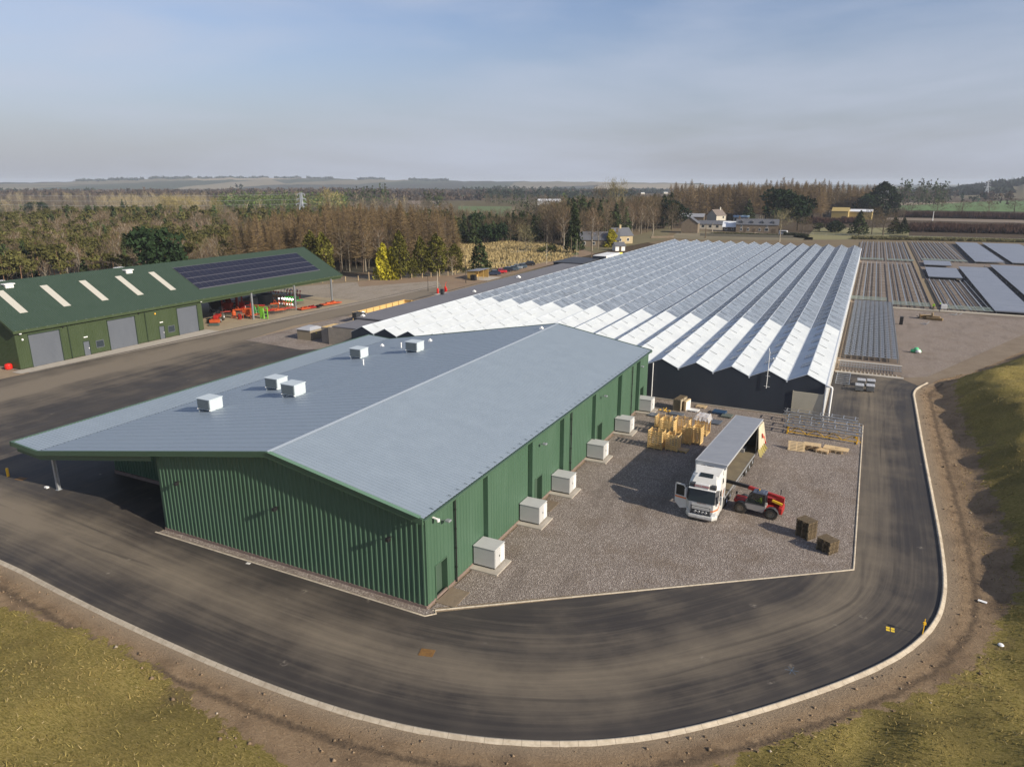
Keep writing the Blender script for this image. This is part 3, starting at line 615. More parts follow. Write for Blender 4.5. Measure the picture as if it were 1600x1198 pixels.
for i in range(NS):
    for k, y in enumerate(np.arange(GY0+2.5, GY1-3, 5.0)):
        for side in (1,-1):
            yy = y+(0 if side > 0 else 2.5); white = yy < YW-2; lift = .05 if (side > 0 and white) else .012
            if yy+2 > YW > yy: continue
            if side < 0 and i < 9 and not white: continue
            if white and side > 0 and n < 98: q = MB(); vent(q, i, yy, side, lift); bb(q, 'roof_ventilator', VW, gh); n += 1
            else: vent(restw if white and side > 0 else rest, i, yy, side, lift)
o = bb(rest, 'roof_ventilators', VG, gh); o['kind'] = 'stuff'
if restw.v: o = bb(restw, 'white_roof_ventilators', VW, gh); o['kind'] = 'stuff'
NAVY = steel('navy_panel', (.026,.034,.048), .45, .2, .5, .35)
b = MB()
poly = [(GX0,0)]
poly = [(GX0,.12),(GX1,.12)]+[p for i in range(NS-1,-1,-1) for p in ((GX0+(i+1)*SP, ZG-.0),(GX0+(i+.5)*SP, ZP-.03))]+[(GX0,ZG)]
vs = [(x,GY0,z) for x,z in poly]+[(x,GY0+.08,z) for x,z in poly]; nn = len(poly); b.add(vs, [tuple(range(nn)), tuple(range(2*nn-1,nn-1,-1))]); bb(b, 'front_wall', NAVY, gh)
b = MB(); b.box(GX0-.03,GX1+.03,GY0-.10,GY0+.1,0,.12); b.box(GX1-.05,GX1+.08,GY0,GY1,0,.35); bb(b, 'concrete_base', CONC, gh)
sideg = glass_roof('side_glass', (.66,.70,.72), .3, .9, .05, (.75,.75,.74))
V = [(GX1,GY0,.35),(GX1,GY1,.35),(GX1,GY1,ZG),(GX1,GY0,ZG)]; o = mesh_np('east_side_wall', [(a+36,c-180,d) for a,c,d in V], [(0,1,2,3)], [sideg], parent=gh)
l = o.data.uv_layers.new(name='UVMap'); l.data.foreach_set('uv', [0,0,0,GY1-GY0,1,GY1-GY0,1,0])
b = MB(); b.box(GX0-.03,GX0,GY0,GY1,0,ZG); bb(b, 'west_side_wall', NAVY, gh); b = MB(); b.box(GX0,GX1,GY1,GY1+.05,0,ZG); bb(b, 'far_wall', sideg, gh)
b = MB()
for y in np.arange(GY0+.5, GY1, 4.0): b.box(GX1+.005,GX1+.05,y-.03,y+.03,.35,ZG)
b.box(GX1+.05,GX1+.2,GY0-.1,GY1,ZG-.1,ZG+.03); bb(b, 'side_frame', LWHITE, gh)
b = MB(); b.box(GX0+.1,GX1-.1,GY0+.2,GY1-.1,.02,.06); bb(b, 'floor', mat('greenhouse_floor', (.30,.27,.24), .9, noise=(.05,.7,(.18,.16,.13))), gh)
b = MB()
for y in np.arange(YW+2, GY1, 8.0): b.box(GX0+.2,GX1-.2,y-.05,y+.05,ZG-.35,ZG-.2)
for i in range(NS-1): b.box(GX0+(i+1)*SP-.04,GX0+(i+1)*SP+.04,YW,GY1-.2,3.0,3.1)
bb(b, 'roof_trusses', LWHITE, gh)
gd = MB(); gd.box(-5.8,-2.62,GY0-.09,GY0-.02,.05,3.02); gd = bb(gd, 'roller_door', mat('cream_shutter', (.50,.46,.36), .5, noise=(.7,.5,(.40,.37,.29))), gh)
b = MB()
for z in np.arange(.15,3.0,.16): b.box(-5.74,-2.66,GY0-.105,GY0-.09,z,z+.12)
b.box(-5.85,-5.76,GY0-.13,GY0-.02,.05,3.1); b.box(-2.66,-2.57,GY0-.13,GY0-.02,.05,3.1); bb(b, 'slat', bpy.data.materials['cream_shutter'], gd)
b = MB(); b.tube([(GX1-.1,GY0-.2,4.05),(GX1+.5,GY0-.2,4.02),(GX1+.62,GY0-.2,3.95),(GX1+.66,GY0-.2,3.8),(GX1+.62,GY0-.3,1.0),(GX1+.62,GY0-.35,.02)], .11, 10); bb(b, 'rainwater_pipe', LWHITE, gh, smooth=True)
b = MB(); b.box(GX1-.08,GX1+.02,GY0-.12,GY0-.02,0,ZG+.1); b.bar((GX1+.05,GY0-.1,.05),(GX1+.3,GY0+.5,3.9),.05); b.tube([(-22.15,GY0-.4,0),(-22.15,GY0-.4,4.6)],.06,8); bb(b, 'corner_post', LWHITE, gh)
t = thing('weather_mast', (-8.75,GY0-.15,0), 0, 'slender white weather mast with cross arms fixed to the dark greenhouse front', 'weather mast')
b = MB(); b.tube([(0,0,3.0),(0,0,7.4)], .035, 8); b.bar((0,0,3.2),(0,.15,3.2),.04); b.bar((0,0,4.4),(0,.15,4.4),.04); b.build('mast', LWHITE, t)
for p_, q_ in (((-.15,0,6.55),(.75,0,6.5)),((-.3,0,3.25),(.35,0,3.2)),((-.2,0,4.5),(.3,0,4.45))): MB().bar(p_,q_,.037).build('cross_arm', LWHITE, t)
b = MB()
for x, z in ((.45,6.55),(.72,6.55)): b.lathe((x,0,z), [(.02,0),(.09,.03),(.09,.1),(0,.16)], 8)
b.build('sensor', LWHITE, t)
b = MB(); b.bar((-.02,0,7.2),(-.12,.1,7.75),.03); b.bar((-.2,0,7.3),(.1,0,7.2),.03); b.build('wind_vane', LWHITE, t)
# ---------------- the flat-roofed service wing west of the greenhouse
FR = mat('grey_flat_roof', (.155,.155,.170), .85, noise=(.15,.6,(.12,.12,.13))); TIMB = mat('weathered_timber', (.30,.265,.22), .9, noise=(2,.6,(.20,.175,.145))); NEWT = mat('new_timber', (.62,.43,.17), .75, noise=(3,.5,(.5,.33,.12)))
sw = thing('service_wing', (-74,150,0), 0, 'long low flat-roofed wing with a plain grey roof beside the greenhouse', 'building')
b = MB(); b.box(-79.2,-69.35,97.0,192,3.30,3.5); bb(b, 'roof', FR, sw); b = MB(); b.box(-69.5,-69.2,GY0+1,192,3.5,3.9); bb(b, 'parapet', mat('dark_parapet', (.05,.055,.065), .6), sw); b = MB(); b.box(-79.0,-69.4,97.2,191.8,0,3.3); bb(b, 'wall', NAVY, sw)
b = MB(); b.box(-78.0,-69.4,GY0+6,97.0,3.0,3.16); bb(b, 'low_roof', FR, sw)
b = MB(); ribbed(b, (-78.9,97.0), (-78.9,GY0+6), 0, 2.95, .22, .03, .13); ribbed(b, (-78.9,GY0+6), (-69.5,GY0+6), 0, 2.95, .22, .03, .13); bb(b, 'timber_wall', TIMB, sw)
for (px, py, s, m_, lab) in ((545,489,.5,LWHITE,'white cowl on the flat grey roof beside the timber enclosure'),(567,494,.35,LWHITE,'small domed vent on the flat roof near the greenhouse corner'),(810,434,.5,LWHITE,'white cowl alone on the far part of the flat grey roof'),(741,456,.35,LWHITE,'tiny vent at the inner edge of the flat roof')):
    x, y, z = G(px, py, 3.5); b = MB(); b.cbox(-s,s,-s*.8,s*.8,0,.3*s*2,.05); b.lathe((0,0,.6*s), [(s*.7,0),(s*.8,.2*s),(s*.3,.5*s)], 12); o = b.build('roof_vent', m_); o.location = (max(x,-79),y,3.5); tag(o, lab, 'roof vent')
for (px, py, sx, sy, h, lab) in ((525,492,.9,1.5,.7,'black plant box on the flat roof by the timber enclosure'),(517,489,1.6,.8,.45,'low black duct box beside the taller black box on the flat roof'),(667,459,.7,.5,1.1,'black upright cabinet on the flat roof edge beyond the red hydrants')):
    x, y, z = G(px, py, 3.4); b = MB(); b.cbox(-sx/2,sx/2,-sy/2,sy/2,0,h,.03); b.box(-sx/2-.03,sx/2+.03,-sy/2-.03,sy/2+.03,h,h+.05); b.box(-sx/2+.1,sx/2-.1,-sy/2-.03,-sy/2-.001,.15,h-.12); o = b.build('plant_box', mat('plant_black', (.025,.027,.03), .6) if 'plant_black' not in bpy.data.materials else bpy.data.materials['plant_black']); o.location = (max(x,-78.6),y,3.5); tag(o, lab, 'plant box')
# timber screens
t = thing('timber_screen', (-80,91,0), 0, 'tall weathered slatted timber screen at the corner beside the greenhouse', 'screen')
b = MB(); ribbed(b, (-80.6,94.0), (-80.6,90.6), 0, 2.75, .22, .03, .15); ribbed(b, (-80.6,90.6), (-78.95,90.6), 0, 2.75, .22, .03, .15)
b.v = [(v[0]+80,v[1]-91,v[2]) for v in b.v]; b.build('slats', TIMB, t); b = MB()
for y in (90.7,91.6,92.5,93.4): b.box(-.5,-.4,y-91,y-90.9,0,2.6)
b.box(-.56,1.0,-.3,3.0,2.60,2.72); b.build('frame', NEWT, t)
t = thing('timber_fence', (-85,112,0), 0, 'pale boarded timber compound fence with bright new posts and rails', 'fence')
def fence_run(p, q, h, t, inner):
    p = Vector((*p,0)); q = Vector((*q,0)); L = (q-p).length; d = (q-p)/L; n = Vector((d.y,-d.x,0)); b = MB(); ribbed(b, tuple(p[:2]), tuple(q[:2]), .05, h, .2, .02, .12); b.v = [(v[0]+85,v[1]-112,v[2]) for v in b.v]; b.build('boards', TIMB if not inner else NEWT, t)
    b = MB(); k = int(L/2.2)+1
    for i in range(k+1): c = p+d*L*i/k-n*.10; b.box(c.x+85-.06,c.x+85+.06,c.y-112-.06,c.y-112+.06,0,h+.05)
    for z in (.4,h*.55,h-.1): a = p-n*.05; e = q-n*.05; b.bar((a.x+85,a.y-112,z),(e.x+85,e.y-112,z),.05,.09)
    b.build('posts_and_rails', NEWT, t)
fence_run((-87,106.8),(-79.3,106.8),2.1,t,0); fence_run((-87,124),(-87,106.8),2.1,t,1); fence_run((-79.3,124),(-87,124),2.1,t,1)
# ---------------- glass-fibre kiosk
t = thing('kiosk', (-84.9,92.6,0), 0, 'beige glass-fibre kiosk with a shallow hipped grey roof standing on gravel', 'kiosk')
b = MB(); b.box(-1.45,1.45,-1.6,1.6,0,1.72); b.build('walls', mat('beige_grp', (.27,.225,.155), .6, noise=(1,.4,(.23,.19,.13))), t)
b = MB(); b.add([(-1.55,-1.7,1.72),(1.55,-1.7,1.72),(1.55,1.7,1.72),(-1.55,1.7,1.72),(-1.55,-1.7,1.80),(1.55,-1.7,1.80),(1.55,1.7,1.80),(-1.55,1.7,1.80),(-.8,-.9,2.15),(.8,-.9,2.15),(.8,.9,2.15),(-.8,.9,2.15)], [(0,3,2,1),(0,1,5,4),(1,2,6,5),(2,3,7,6),(3,0,4,7),(4,5,9,8),(5,6,10,9),(6,7,11,10),(7,4,8,11),(8,9,10,11)]); b.build('roof', mat('kiosk_roof', (.36,.37,.39), .5), t)
b = MB(); b.box(1.451,1.48,-.9,.9,.08,1.6); b.build('door', bpy.data.materials['beige_grp'], t); b = MB(); b.box(1.48,1.50,-.25,.0,1.0,1.22); b.build('warning_sign', mat('sign_yellow', (.75,.6,.05), .6), t)
# ---------------- the implement shed
SX, SY0, SY1, SYW, SRX, SZE, SZR = -107.4, 57.3, 128.5, 89.6, -117.8, 5.95, 11.55; SBX = -128.2; sk = (SZR-SZE)/(SX-SRX)
def sz(x): return SZE+(SX-x)*sk if x > SRX else SZR-(SRX-x)*sk
shd = thing('implement_shed', (-112,90,0), 0, 'long dark green steel farm shed with solar panels and an open machinery bay', 'shed')
def seg(b, a, c, z0): ribbed(b, (SX,a), (SX,c), z0, SZE-.3, .3, .035, .10)
b = MB(); SD = [(59.1,63.6),(71.3,76.1),(84.3,88.5)]; PD = [(66.95,67.9),(80.45,81.4)]; WN = [(69.0,70.2,1.3),(82.2,83.4,1.3)]
cuts = sorted([(a,c,4.75) for a,c in SD]+[(a,c,2.25) for a,c in PD]); y = SY0
for a, c, z in cuts: seg(b, y, a, .1); seg(b, a, c, z); y = c
seg(b, y, SYW, .1); bb(b, 'front_wall', DGREEN, shd)
b = MB(); ribbed(b, (SBX,SY0), (SX,SY0), .1, lambda s: sz(SBX+s)-.2, .3, .035, .10); bb(b, 'west_gable', DGREEN, shd)
b = MB(); ribbed(b, (SX,SYW), (SBX,SYW), .1, lambda s: sz(SX-s)-.2, .3, .035, .10); ribbed(b, (SBX,SYW),(SBX,SY0), .1, 5.7, .3,.035,.1); bb(b, 'inner_wall', DGREEN, shd)
b = MB(); ribroof(b, SRX, SZR, SX+.5, sz(SX+.5), SY0-.4, SY1, .333, .04, .08); bb(b, 'front_roof_slope', DROOF, shd)
b = MB(); ribroof(b, SRX, SZR, SBX-.5, SZE-.27, SY0-.4, SY1, .333, .04, .08); bb(b, 'rear_roof_slope', DROOF, shd)
b = MB(); b.box(SX+.42,SX+.58,SY0-.4,SY1,SZE-.62,SZE-.22); b.box(SX+.1,SX+.2,SYW,SY1-.2,SZE-1.05,SZE-.35); b.bar((SX+.55,SY1+.02,SZE-.35),(SRX,SY1+.02,SZR-.1),.06,.35); b.bar((SRX,SY1+.02,SZR-.1),(SBX-.5,SY1+.02,SZE-.35),.06,.35)
b.bar((SX+.55,SY0-.42,SZE-.35),(SRX,SY0-.42,SZR-.1),.06,.35); bb(b, 'fascia', DGREEN, shd)
b = MB()
for i in range(48): y = SY0+i*1.48; b.box(SX+.4,SX+.56,y,y+.10,SZE-.24,SZE-.20)
o = bb(b, 'roof_edge_clips', GALV, shd)
for a, c in SD:
    d = MB()
    d.box(SX-.12,SX-.05,a,c,.02,4.75)
    for z in np.arange(.1,4.7,.18): d.box(SX-.05,SX-.035,a+.03,c-.03,z,z+.14)
    d = bb(d, 'roller_door', SHUT, shd); f = MB(); f.box(SX-.1,SX+.07,a-.1,a,0,4.85); f.box(SX-.1,SX+.07,c,c+.1,0,4.85); f.box(SX-.1,SX+.07,a-.1,c+.1,4.75,4.87); bb(f, 'door_frame', DTRIM, d)
for a, c in PD:
    d = bb(MB().box(SX-.1,SX-.04,a,c,.02,2.22), 'side_door', SHUT, shd); f = MB(); f.box(SX-.1,SX+.06,a-.06,a,0,2.3); f.box(SX-.1,SX+.06,c,c+.06,0,2.3); f.box(SX-.1,SX+.06,a,c,2.22,2.3); bb(f, 'door_frame', DTRIM, d); bb(MB().box(SX-.04,SX+.02,c-.18,c-.08,1.0,1.14), 'handle', LWHITE, d)
    bb(MB().cbox(SX+.03,SX+.14,a+.15,c-.15,2.85,2.98,.02), 'bulkhead_light', LWHITE, shd)
for a, c, z in WN:
    f = MB(); f.box(SX+.0,SX+.06,a-.06,a,.85,2.0); f.box(SX,SX+.06,c,c+.06,.85,2.0); f.box(SX,SX+.06,a,c,1.92,2.0); f.box(SX,SX+.06,a,c,.85,.93); f = bb(f, 'window', SHUT, shd); bb(MB().box(SX+.01,SX+.045,a,c,.93,1.92), 'pane', DKGLASS, f)
for y in (64.9, 78.0): bb(MB().tube([(SX+.12,y,.05),(SX+.12,y,SZE-.4)], .06, 8), 'downpipe', DTRIM, shd)
for y, z in ((57.9,5.15),(61.6,5.35),(73.6,5.35),(86.3,5.35),(89.3,5.2)):
    b = MB(); b.bar((SX+.03,y,z),(SX+.35,y,z+.06),.06); b.cbox(SX+.25,SX+.5,y-.15,y+.15,z,z+.14,.02); bb(b, 'flood_lamp', LWHITE, shd)
for y, z, m_ in ((64.2,5.1,BLACK),(76.9,5.05,BLACK),(58.2,4.3,LWHITE),(79.9,4.55,mat('alarm_yellow',(.8,.45,.05),.5))): bb(MB().cbox(SX+.03,SX+.2,y-.1,y+.12,z-.12,z+.12,.02), 'wall_box', m_, shd)
for y in (101.2, 113.0, 124.6):
    for x in (SX+.35, SBX+.2):
        if x < -120 and y > 120: continue
        b = MB()
        for (a0,a1,c0,c1) in ((-.16,.16,-.15,-.12),(-.16,.16,.12,.15),(-.015,.015,-.12,.12)): b.box(x+a0,x+a1,y+c0,y+c1,.02,SZE-.7)
        bb(b, 'stanchion', GALV, shd)
b = MB()
for y in (89.8,101.2,113.0,124.6): b.bar((SX,y,SZE-.6),(SRX,y,SZR-.5),.2,.4); b.bar((SRX,y,SZR-.5),(SBX,y,SZE-.6),.2,.4)
bb(b, 'rafters', GALV, shd)
def onslope(b, y0, y1, xa, xb, dz0, dz1, mi=0):
    vs = []
    for x in (xa, xb):
        for y in (y0, y1):
            for d in (dz0, dz1): vs.append((x,y,sz(x)+d))
    b.add(vs, [(0,1,3,2),(4,6,7,5),(0,4,5,1),(2,3,7,6),(1,5,7,3),(0,2,6,4)], mi)
SKL = mat('rooflight_grp', (.44,.43,.38), .6, noise=(3,.4,(.45,.41,.32)))
for y in (60.2,66.7,73.0,79.4,85.9): b = MB(); onslope(b, y, y+1.15, -115.6, -110.3, .045, .075); bb(b, 'rooflight', SKL, shd)
PV, g = newmat('solar_cell', .25, .5); g.S(g.p.inputs['Base Color'], (.012,.012,.024,1)); 
prm = mat('panel_rail', (.17,.17,.19), .4, metal=.5)
nrow = 6; 
k = 0
for r in range(4):
    for c in range(24):
        xa = -115.9+r*1.62+.05*(r>1); ya = 91.35+c*1.36; b = MB(); onslope(b, ya+.045, ya+1.315, xa+.05, xa+1.54, .09, .13)
        x_ = xa+.8; o = bb(b, 'solar_panel', PV, shd)
        k += 1
b = MB()
for r in range(4):
    xa = -115.9+r*1.62
    onslope(b, 91.3, 124.1, xa-.02, xa+.04, .06, .14)
    bb(b, 'panel_rail', prm, shd); b = MB()
onslope(b, 91.3, 124.1, -109.55, -109.43, .06, .14)
bb(b, 'panel_rail', prm, shd)
(lambda *a: 0)('', mat('panel_rail', (.26,.26,.28), .4, metal=.5), shd)
b = MB(); onslope(b, 91.35, 124.0, -115.9, -109.45, .055, .088); bb(b, 'panel_mounting_deck', bpy.data.materials['panel_rail'], shd)
for y in (62.6, 82.6):
    for x, front in ((SRX+1.4,1),(SRX-.9,0)):
        b = MB(); z = sz(x); b.cbox(x-.4,x+.4,y-.6,y+.6,z-.5,z+.35,.05); b.cbox(x-.55,x+.55,y-.8,y+.8,z+.32,z+.46,.06); bb(b, 'ridge_vent', WHITE, shd)
# =============================================================== THE YARD
TW = mat('truck_white', (.66,.66,.63), .32, coat=.25, noise=(1.6,.45,(.50,.47,.41))); TRED = mat('machine_red', (.34,.018,.014), .4, noise=(3,.3,(.3,.03,.02))); TYRE = mat('tyre_rubber', (.03,.028,.025), .85, noise=(4,.7,(.10,.085,.06))); ORNG = mat('orange_stripe', (.72,.20,.05), .4)
CHROME = mat('polished_metal', (.70,.70,.70), .18, metal=.9); DGREY = mat('dark_grey_plastic', (.05,.052,.056), .55); TARP = mat('grey_tarpaulin', (.26,.275,.30), .5, noise=(.8,.5,(.20,.215,.24)), bump=(.9,.25,.05)); WSCR = mat('windscreen', (.012,.018,.018), .08)
HIVIS = mat('hi_vis_yellow', (.45,.75,.03), .6); SKIN = mat('skin', (.45,.26,.18), .6); YEL = mat('machine_yellow', (.72,.42,.02), .5); MUDW = mat('muddy_rim', (.26,.22,.16), .8)
def text_on(name, s, size, M, m, parent, depth=.006):
    cu = bpy.data.curves.new(name, 'FONT'); cu.body = s; cu.size = size; cu.extrude = depth; cu.align_x = 'CENTER'; cu.align_y = 'CENTER'; cu.space_character = 1.15
    t = bpy.data.objects.new(name, cu); C.objects.link(t); dg = bpy.context.evaluated_depsgraph_get(); me = bpy.data.meshes.new_from_object(t.evaluated_get(dg)); bpy.data.objects.remove(t)
    me.transform(M); me.materials.clear(); me.materials.append(m); o = bpy.data.objects.new(name, me); C.objects.link(o); o.parent = parent; return o
def wheel(parent, x, y, r, w, rim, name='wheel', tread=False, axis='x'):
    wl_ = bpy.data.objects.new(name, None); C.objects.link(wl_); wl_.parent = parent; wl_.location = (x,y,r); wl_.empty_display_size = .1
    b = MB(); b.lathe((0,0,0), [(r*.55,-w/2),(r*.9,-w/2),(r,-w*.36),(r,w*.36),(r*.9,w/2),(r*.55,w/2),(r*.55,-w/2)], 24, axis)
    if tread:
        for k in range(18):
            a = 2*math.pi*k/18
            for sgn in (-1,1):
                M = Matrix.Rotation(a+sgn*.08,4,'X') if axis == 'x' else Matrix.Rotation(a+sgn*.08,4,'Y')
                if axis == 'x': b.box(min(0,sgn*w*.48),max(0,sgn*w*.48),-.03,.03,r-.01,r+.035,M=M)
                else: b.box(-.03,.03,min(0,sgn*w*.48),max(0,sgn*w*.48),r-.01,r+.035,M=M)
    b.build('tyre', TYRE, wl_, smooth=False)
    b = MB(); b.lathe((0,0,0), [(0,-w*.25),(r*.2,-w*.32),(r*.25,-w*.15),(r*.5,-w*.2),(r*.57,-w*.45),(r*.57,w*.45),(r*.5,w*.2),(r*.25,w*.15),(r*.2,w*.32),(0,w*.25)], 20, axis); b.build('rim', rim, wl_)
    return wl_
def loft(b, secs, mi=0, cap=True):
    """closed sections: list of lists of points, all the same length"""
    n = len(secs[0]); vs = [p for s in secs for p in s]; fs = []
    for i in range(len(secs)-1):
        for k in range(n): j = (k+1)%n; fs.append((i*n+k,(i+1)*n+k,(i+1)*n+j,i*n+j))
    if cap: fs += [tuple(range(n)), tuple(range(len(vs)-1,len(vs)-n-1,-1))]
    return b.add(vs, fs, mi)
# ---------------- the lorry: local +Y runs towards its tail, nose at y=0
lorry = thing('articulated_lorry', (-9.47,52.75,0), R(-2.5), 'white articulated lorry with an open curtain side and its cab door swung open', 'lorry')
def rect(x, y0, y1, z): return [(-x,y0,z),(x,y0,z),(x,y1,z),(-x,y1,z)]
def oct_(x, y0, y1, z, c=.18): return [(-x+c,y0,z),(x-c,y0,z),(x,y0+c*1.2,z),(x,y1,z),(-x,y1,z),(-x,y0+c*1.2,z)]
b = MB(); loft(b, [oct_(1.20,.10,2.1,.42,.3),oct_(1.24,.02,2.1,.75,.3),oct_(1.25,.02,2.1,1.55,.28),oct_(1.25,.10,2.1,1.9,.26),oct_(1.22,.42,2.1,2.85,.25),oct_(1.20,.55,2.1,3.05,.25),oct_(1.14,.95,2.1,3.40,.3),oct_(1.08,1.45,2.05,3.60,.4)])
cab = b.build('cab', TW, lorry, bevel=.03)
b = MB(); b.add([(-1.03,.125,1.72),(1.03,.125,1.72),(.98,.42,2.74),(-.98,.42,2.74),(-1.04,-.02,1.66),(1.04,-.02,1.66),(.99,.325,2.74),(-.99,.325,2.74)], [(4,5,6,7),(0,3,2,1),(0,1,5,4),(1,2,6,5),(2,3,7,6),(3,0,4,7)]); b.build('windscreen', WSCR, lorry)
b = MB()
for s in (-1,1): b.add([(s*1.04,-.02,1.66),(s*1.262,.33,1.72),(s*1.235,.62,2.72),(s*.99,.325,2.74),(s*1.06,.14,1.72),(s*1.2,.40,1.74)], [(0,1,2,3) if s > 0 else (3,2,1,0)])
b.build('pillar_trim', DGREY, lorry)
b = MB(); b.cbox(-1.06,1.06,-.06,.20,2.76,2.82,.02); b.build('sun_visor', LWHITE, lorry)
b = MB(); b.cbox(-.60,.52,.02,.42,2.86,3.18,.03); hb_ = b.build('header_board', TW, lorry); text_on('header_lettering', 'COLLARREE', .205, Matrix.Translation((-.04,.012,3.02))@Matrix.Rotation(R(90),4,'X'), mat('sign_red', (.45,.05,.03), .5), hb_)
for s in (-1,1):
    b = MB(); b.lathe((s*.82,.25,2.99), [(0,-.10),(.13,-.10),(.15,0),(.12,.1)], 14, 'y'); b.cbox(s*.82-.22,s*.82+.22,.12,.5,2.84,3.14,.04); b.build('roof_lamp', DGREY, lorry)
b = MB(); b.add([(-.55,.98,3.425),(.55,.98,3.425),(.50,1.42,3.60),(-.50,1.42,3.60)], [(0,1,2,3)]); b.v = [(x,y,z+.03) for x,y,z in b.v]; b.build('roof_window', WSCR, lorry)
b = MB(); loft(b, [[(-1.0,1.35,3.55),(1.0,1.35,3.55),(1.12,2.25,3.55),(-1.12,2.25,3.55)],[(-.95,1.5,3.64),(.95,1.5,3.64),(1.10,2.25,3.92),(-1.10,2.25,3.92)]])
for s in (-1,1): b.add([(s*1.16,2.1,2.2),(s*1.24,2.75,2.2),(s*1.22,2.75,3.8),(s*1.12,2.1,3.8)], [(0,1,2,3),(3,2,1,0)])
b.build('wind_deflector', TW, lorry, bevel=.02)
b = MB(); b.box(-.72,.72,-.015,.03,1.30,1.55); b.build('nose_panel', TW, lorry); text_on('front_lettering', 'VOLVO', .20, Matrix.Translation((.02,-.005,1.60))@Matrix.Rotation(R(90),4,'X'), mat('letter_bronze', (.30,.16,.09), .4), lorry)
b = MB(); b.box(-.74,.74,-.03,.04,.66,1.32); b.box(-.80,-.74,-.045,.05,.62,1.36); b.build('grille_surround', DGREY, lorry)
b = MB()
for z in (1.06,1.18): b.box(-.70,.70,-.05,-.028,z,z+.09)
b.build('grille_panel', TW, lorry); b = MB()
for i, x in enumerate((-.42,-.14,.14,.42)): b.lathe((x,-.05,.86), [(0,-.03),(.10,-.03),(.115,.0),(.09,.06)], 14, 'y')
b.build('spot_lamps', GALV, lorry)
for s in (-1,1):
    b = MB(); b.add([(s*.82,-.03,.62),(s*1.14,.14,.62),(s*1.16,.14,.98),(s*.90,-.02,.88),(s*.82,.1,.62),(s*1.14,.3,.62),(s*1.16,.3,.98),(s*.9,.1,.88)], [(0,1,2,3) if s > 0 else (3,2,1,0),(0,3,7,4),(1,5,6,2),(3,2,6,7)]); b.build('headlight', mat('headlamp_glass',(.55,.58,.60),.12,spec=.8) if s < 0 else bpy.data.materials['headlamp_glass'], lorry)
b = MB(); loft(b, [oct_(1.20,.06,.5,.20,.3),oct_(1.25,-.06,.5,.34,.32),oct_(1.25,-.06,.5,.56,.32),oct_(1.22,0,.5,.62,.3)]); bp = b.build('bumper', TW, lorry, bevel=.02); b = MB(); b.box(-.26,.26,-.075,-.06,.36,.47); b.build('number_plate', mat('plate_white', (.6,.6,.58), .5), bp)
# orange flash on both flanks
b = MB(); b.add([(1.262,.55,1.20),(1.262,.95,1.55),(1.262,1.6,1.72),(1.262,2.1,2.25),(1.262,2.1,2.37),(1.262,1.55,1.82),(1.262,.9,1.66),(1.262,.5,1.30)], [(0,1,6,7),(1,2,5,6),(2,3,4,5)]); b.add([(.78,-.035,1.02),(1.0,.02,1.05),(1.262,.30,1.15),(1.262,.55,1.25),(1.262,.5,1.36),(1.262,.3,1.27),(.98,.0,1.16),(.78,-.035,1.12)], [(0,1,6,7),(1,2,5,6),(2,3,4,5)]); b.build('flank_stripe', ORNG, lorry)
b = MB(); b.add([(1.262,.62,1.78),(1.262,1.35,1.78),(1.235,1.35,2.55),(1.23,.80,2.55)], [(0,1,2,3)]); b.build('side_window', WSCR, lorry); b = MB(); b.add([(1.22,1.5,2.9),(1.22,1.95,2.95),(1.19,1.95,3.3),(1.19,1.75,3.3)], [(0,1,2,3)]); b.v = [(x+.01,y,z) for x,y,z in b.v]; b.build('quarter_window', WSCR, lorry)
b = MB(); b.bar((1.25,.42,2.35),(1.5,.2,2.3),.05); b.cbox(1.40,1.58,.12,.26,1.72,2.45,.04); b.build('mirror', TW, lorry)
dr = bpy.data.objects.new('open_door', None); C.objects.link(dr); dr.parent = lorry; dr.location = (-1.25,.45,0); dr.rotation_euler[2] = R(80); dr.empty_display_size = .2
b = MB(); b.add([(0,0,.78),(0,.85,.78) ,(0,1.05,1.25),(0,1.05,2.72),(0,.22,2.72),(0,0,1.75)], []); P6 = [(0,.0,.80),(0,.55,.62),(0,1.02,1.1),(0,1.05,1.72),(0,.0,1.72)]; P6b = [(-.07,y,z) for _,y,z in P6]; b = MB(); b.add(P6+P6b, [(0,1,2,3,4),(9,8,7,6,5)]+[(i,i+5,(i+1)%5+5,(i+1)%5) for i in range(5)])
for (y0,y1,z0,z1) in ((0,.10,1.72,2.4),(.95,1.05,1.72,2.72)): b.box(-.07,0,y0,y1,z0,z1)
b.bar((-.035,.05,2.35),(-.035,.3,2.68),.07,.1); b.box(-.07,0,.25,1.05,2.62,2.72); b.build('door_panel', TW, dr)
b = MB(); b.box(-.045,-.03,.1,.95,1.72,2.62); b.build('door_window', WSCR, dr); b = MB(); b.box(-.085,-.07,.05,1.0,1.52,1.64); b.box(.0,.01,.05,1.0,1.52,1.64); b.build('door_stripe', ORNG, dr); b = MB(); b.cbox(-.30,-.12,.0,.14,1.75,2.5,.04); b.bar((-.2,.05,2.45),(0,.05,2.5),.04); b.build('door_mirror', TW, dr)
b = MB(); b.box(-.42,.42,2.1,6.6,.55,.85); b.box(-1.15,-.6,2.5,3.9,.35,.95); b.box(.6,1.15,2.5,3.9,.35,.95); b.build('tractor_chassis', DGREY, lorry)
for y in (1.25, 4.05, 5.35):
    for s in (-1,1): wheel(lorry, s*1.05, y, .52, .32, CHROME if y > 4 else GALV)
b = MB()
for y in (4.05,5.35): b.add([( s*x, y+dy, z) for s in (-1,1) for x, dy, z in ((.82,-.62,.9),(1.24,-.62,.9),(.82,0,1.12),(1.24,0,1.12),(.82,.62,.9),(1.24,.62,.9))], [(0,1,3,2),(2,3,5,4),(8,9,7,6),(10,11,9,8)])
b.build('mudguard', BLACK, lorry)
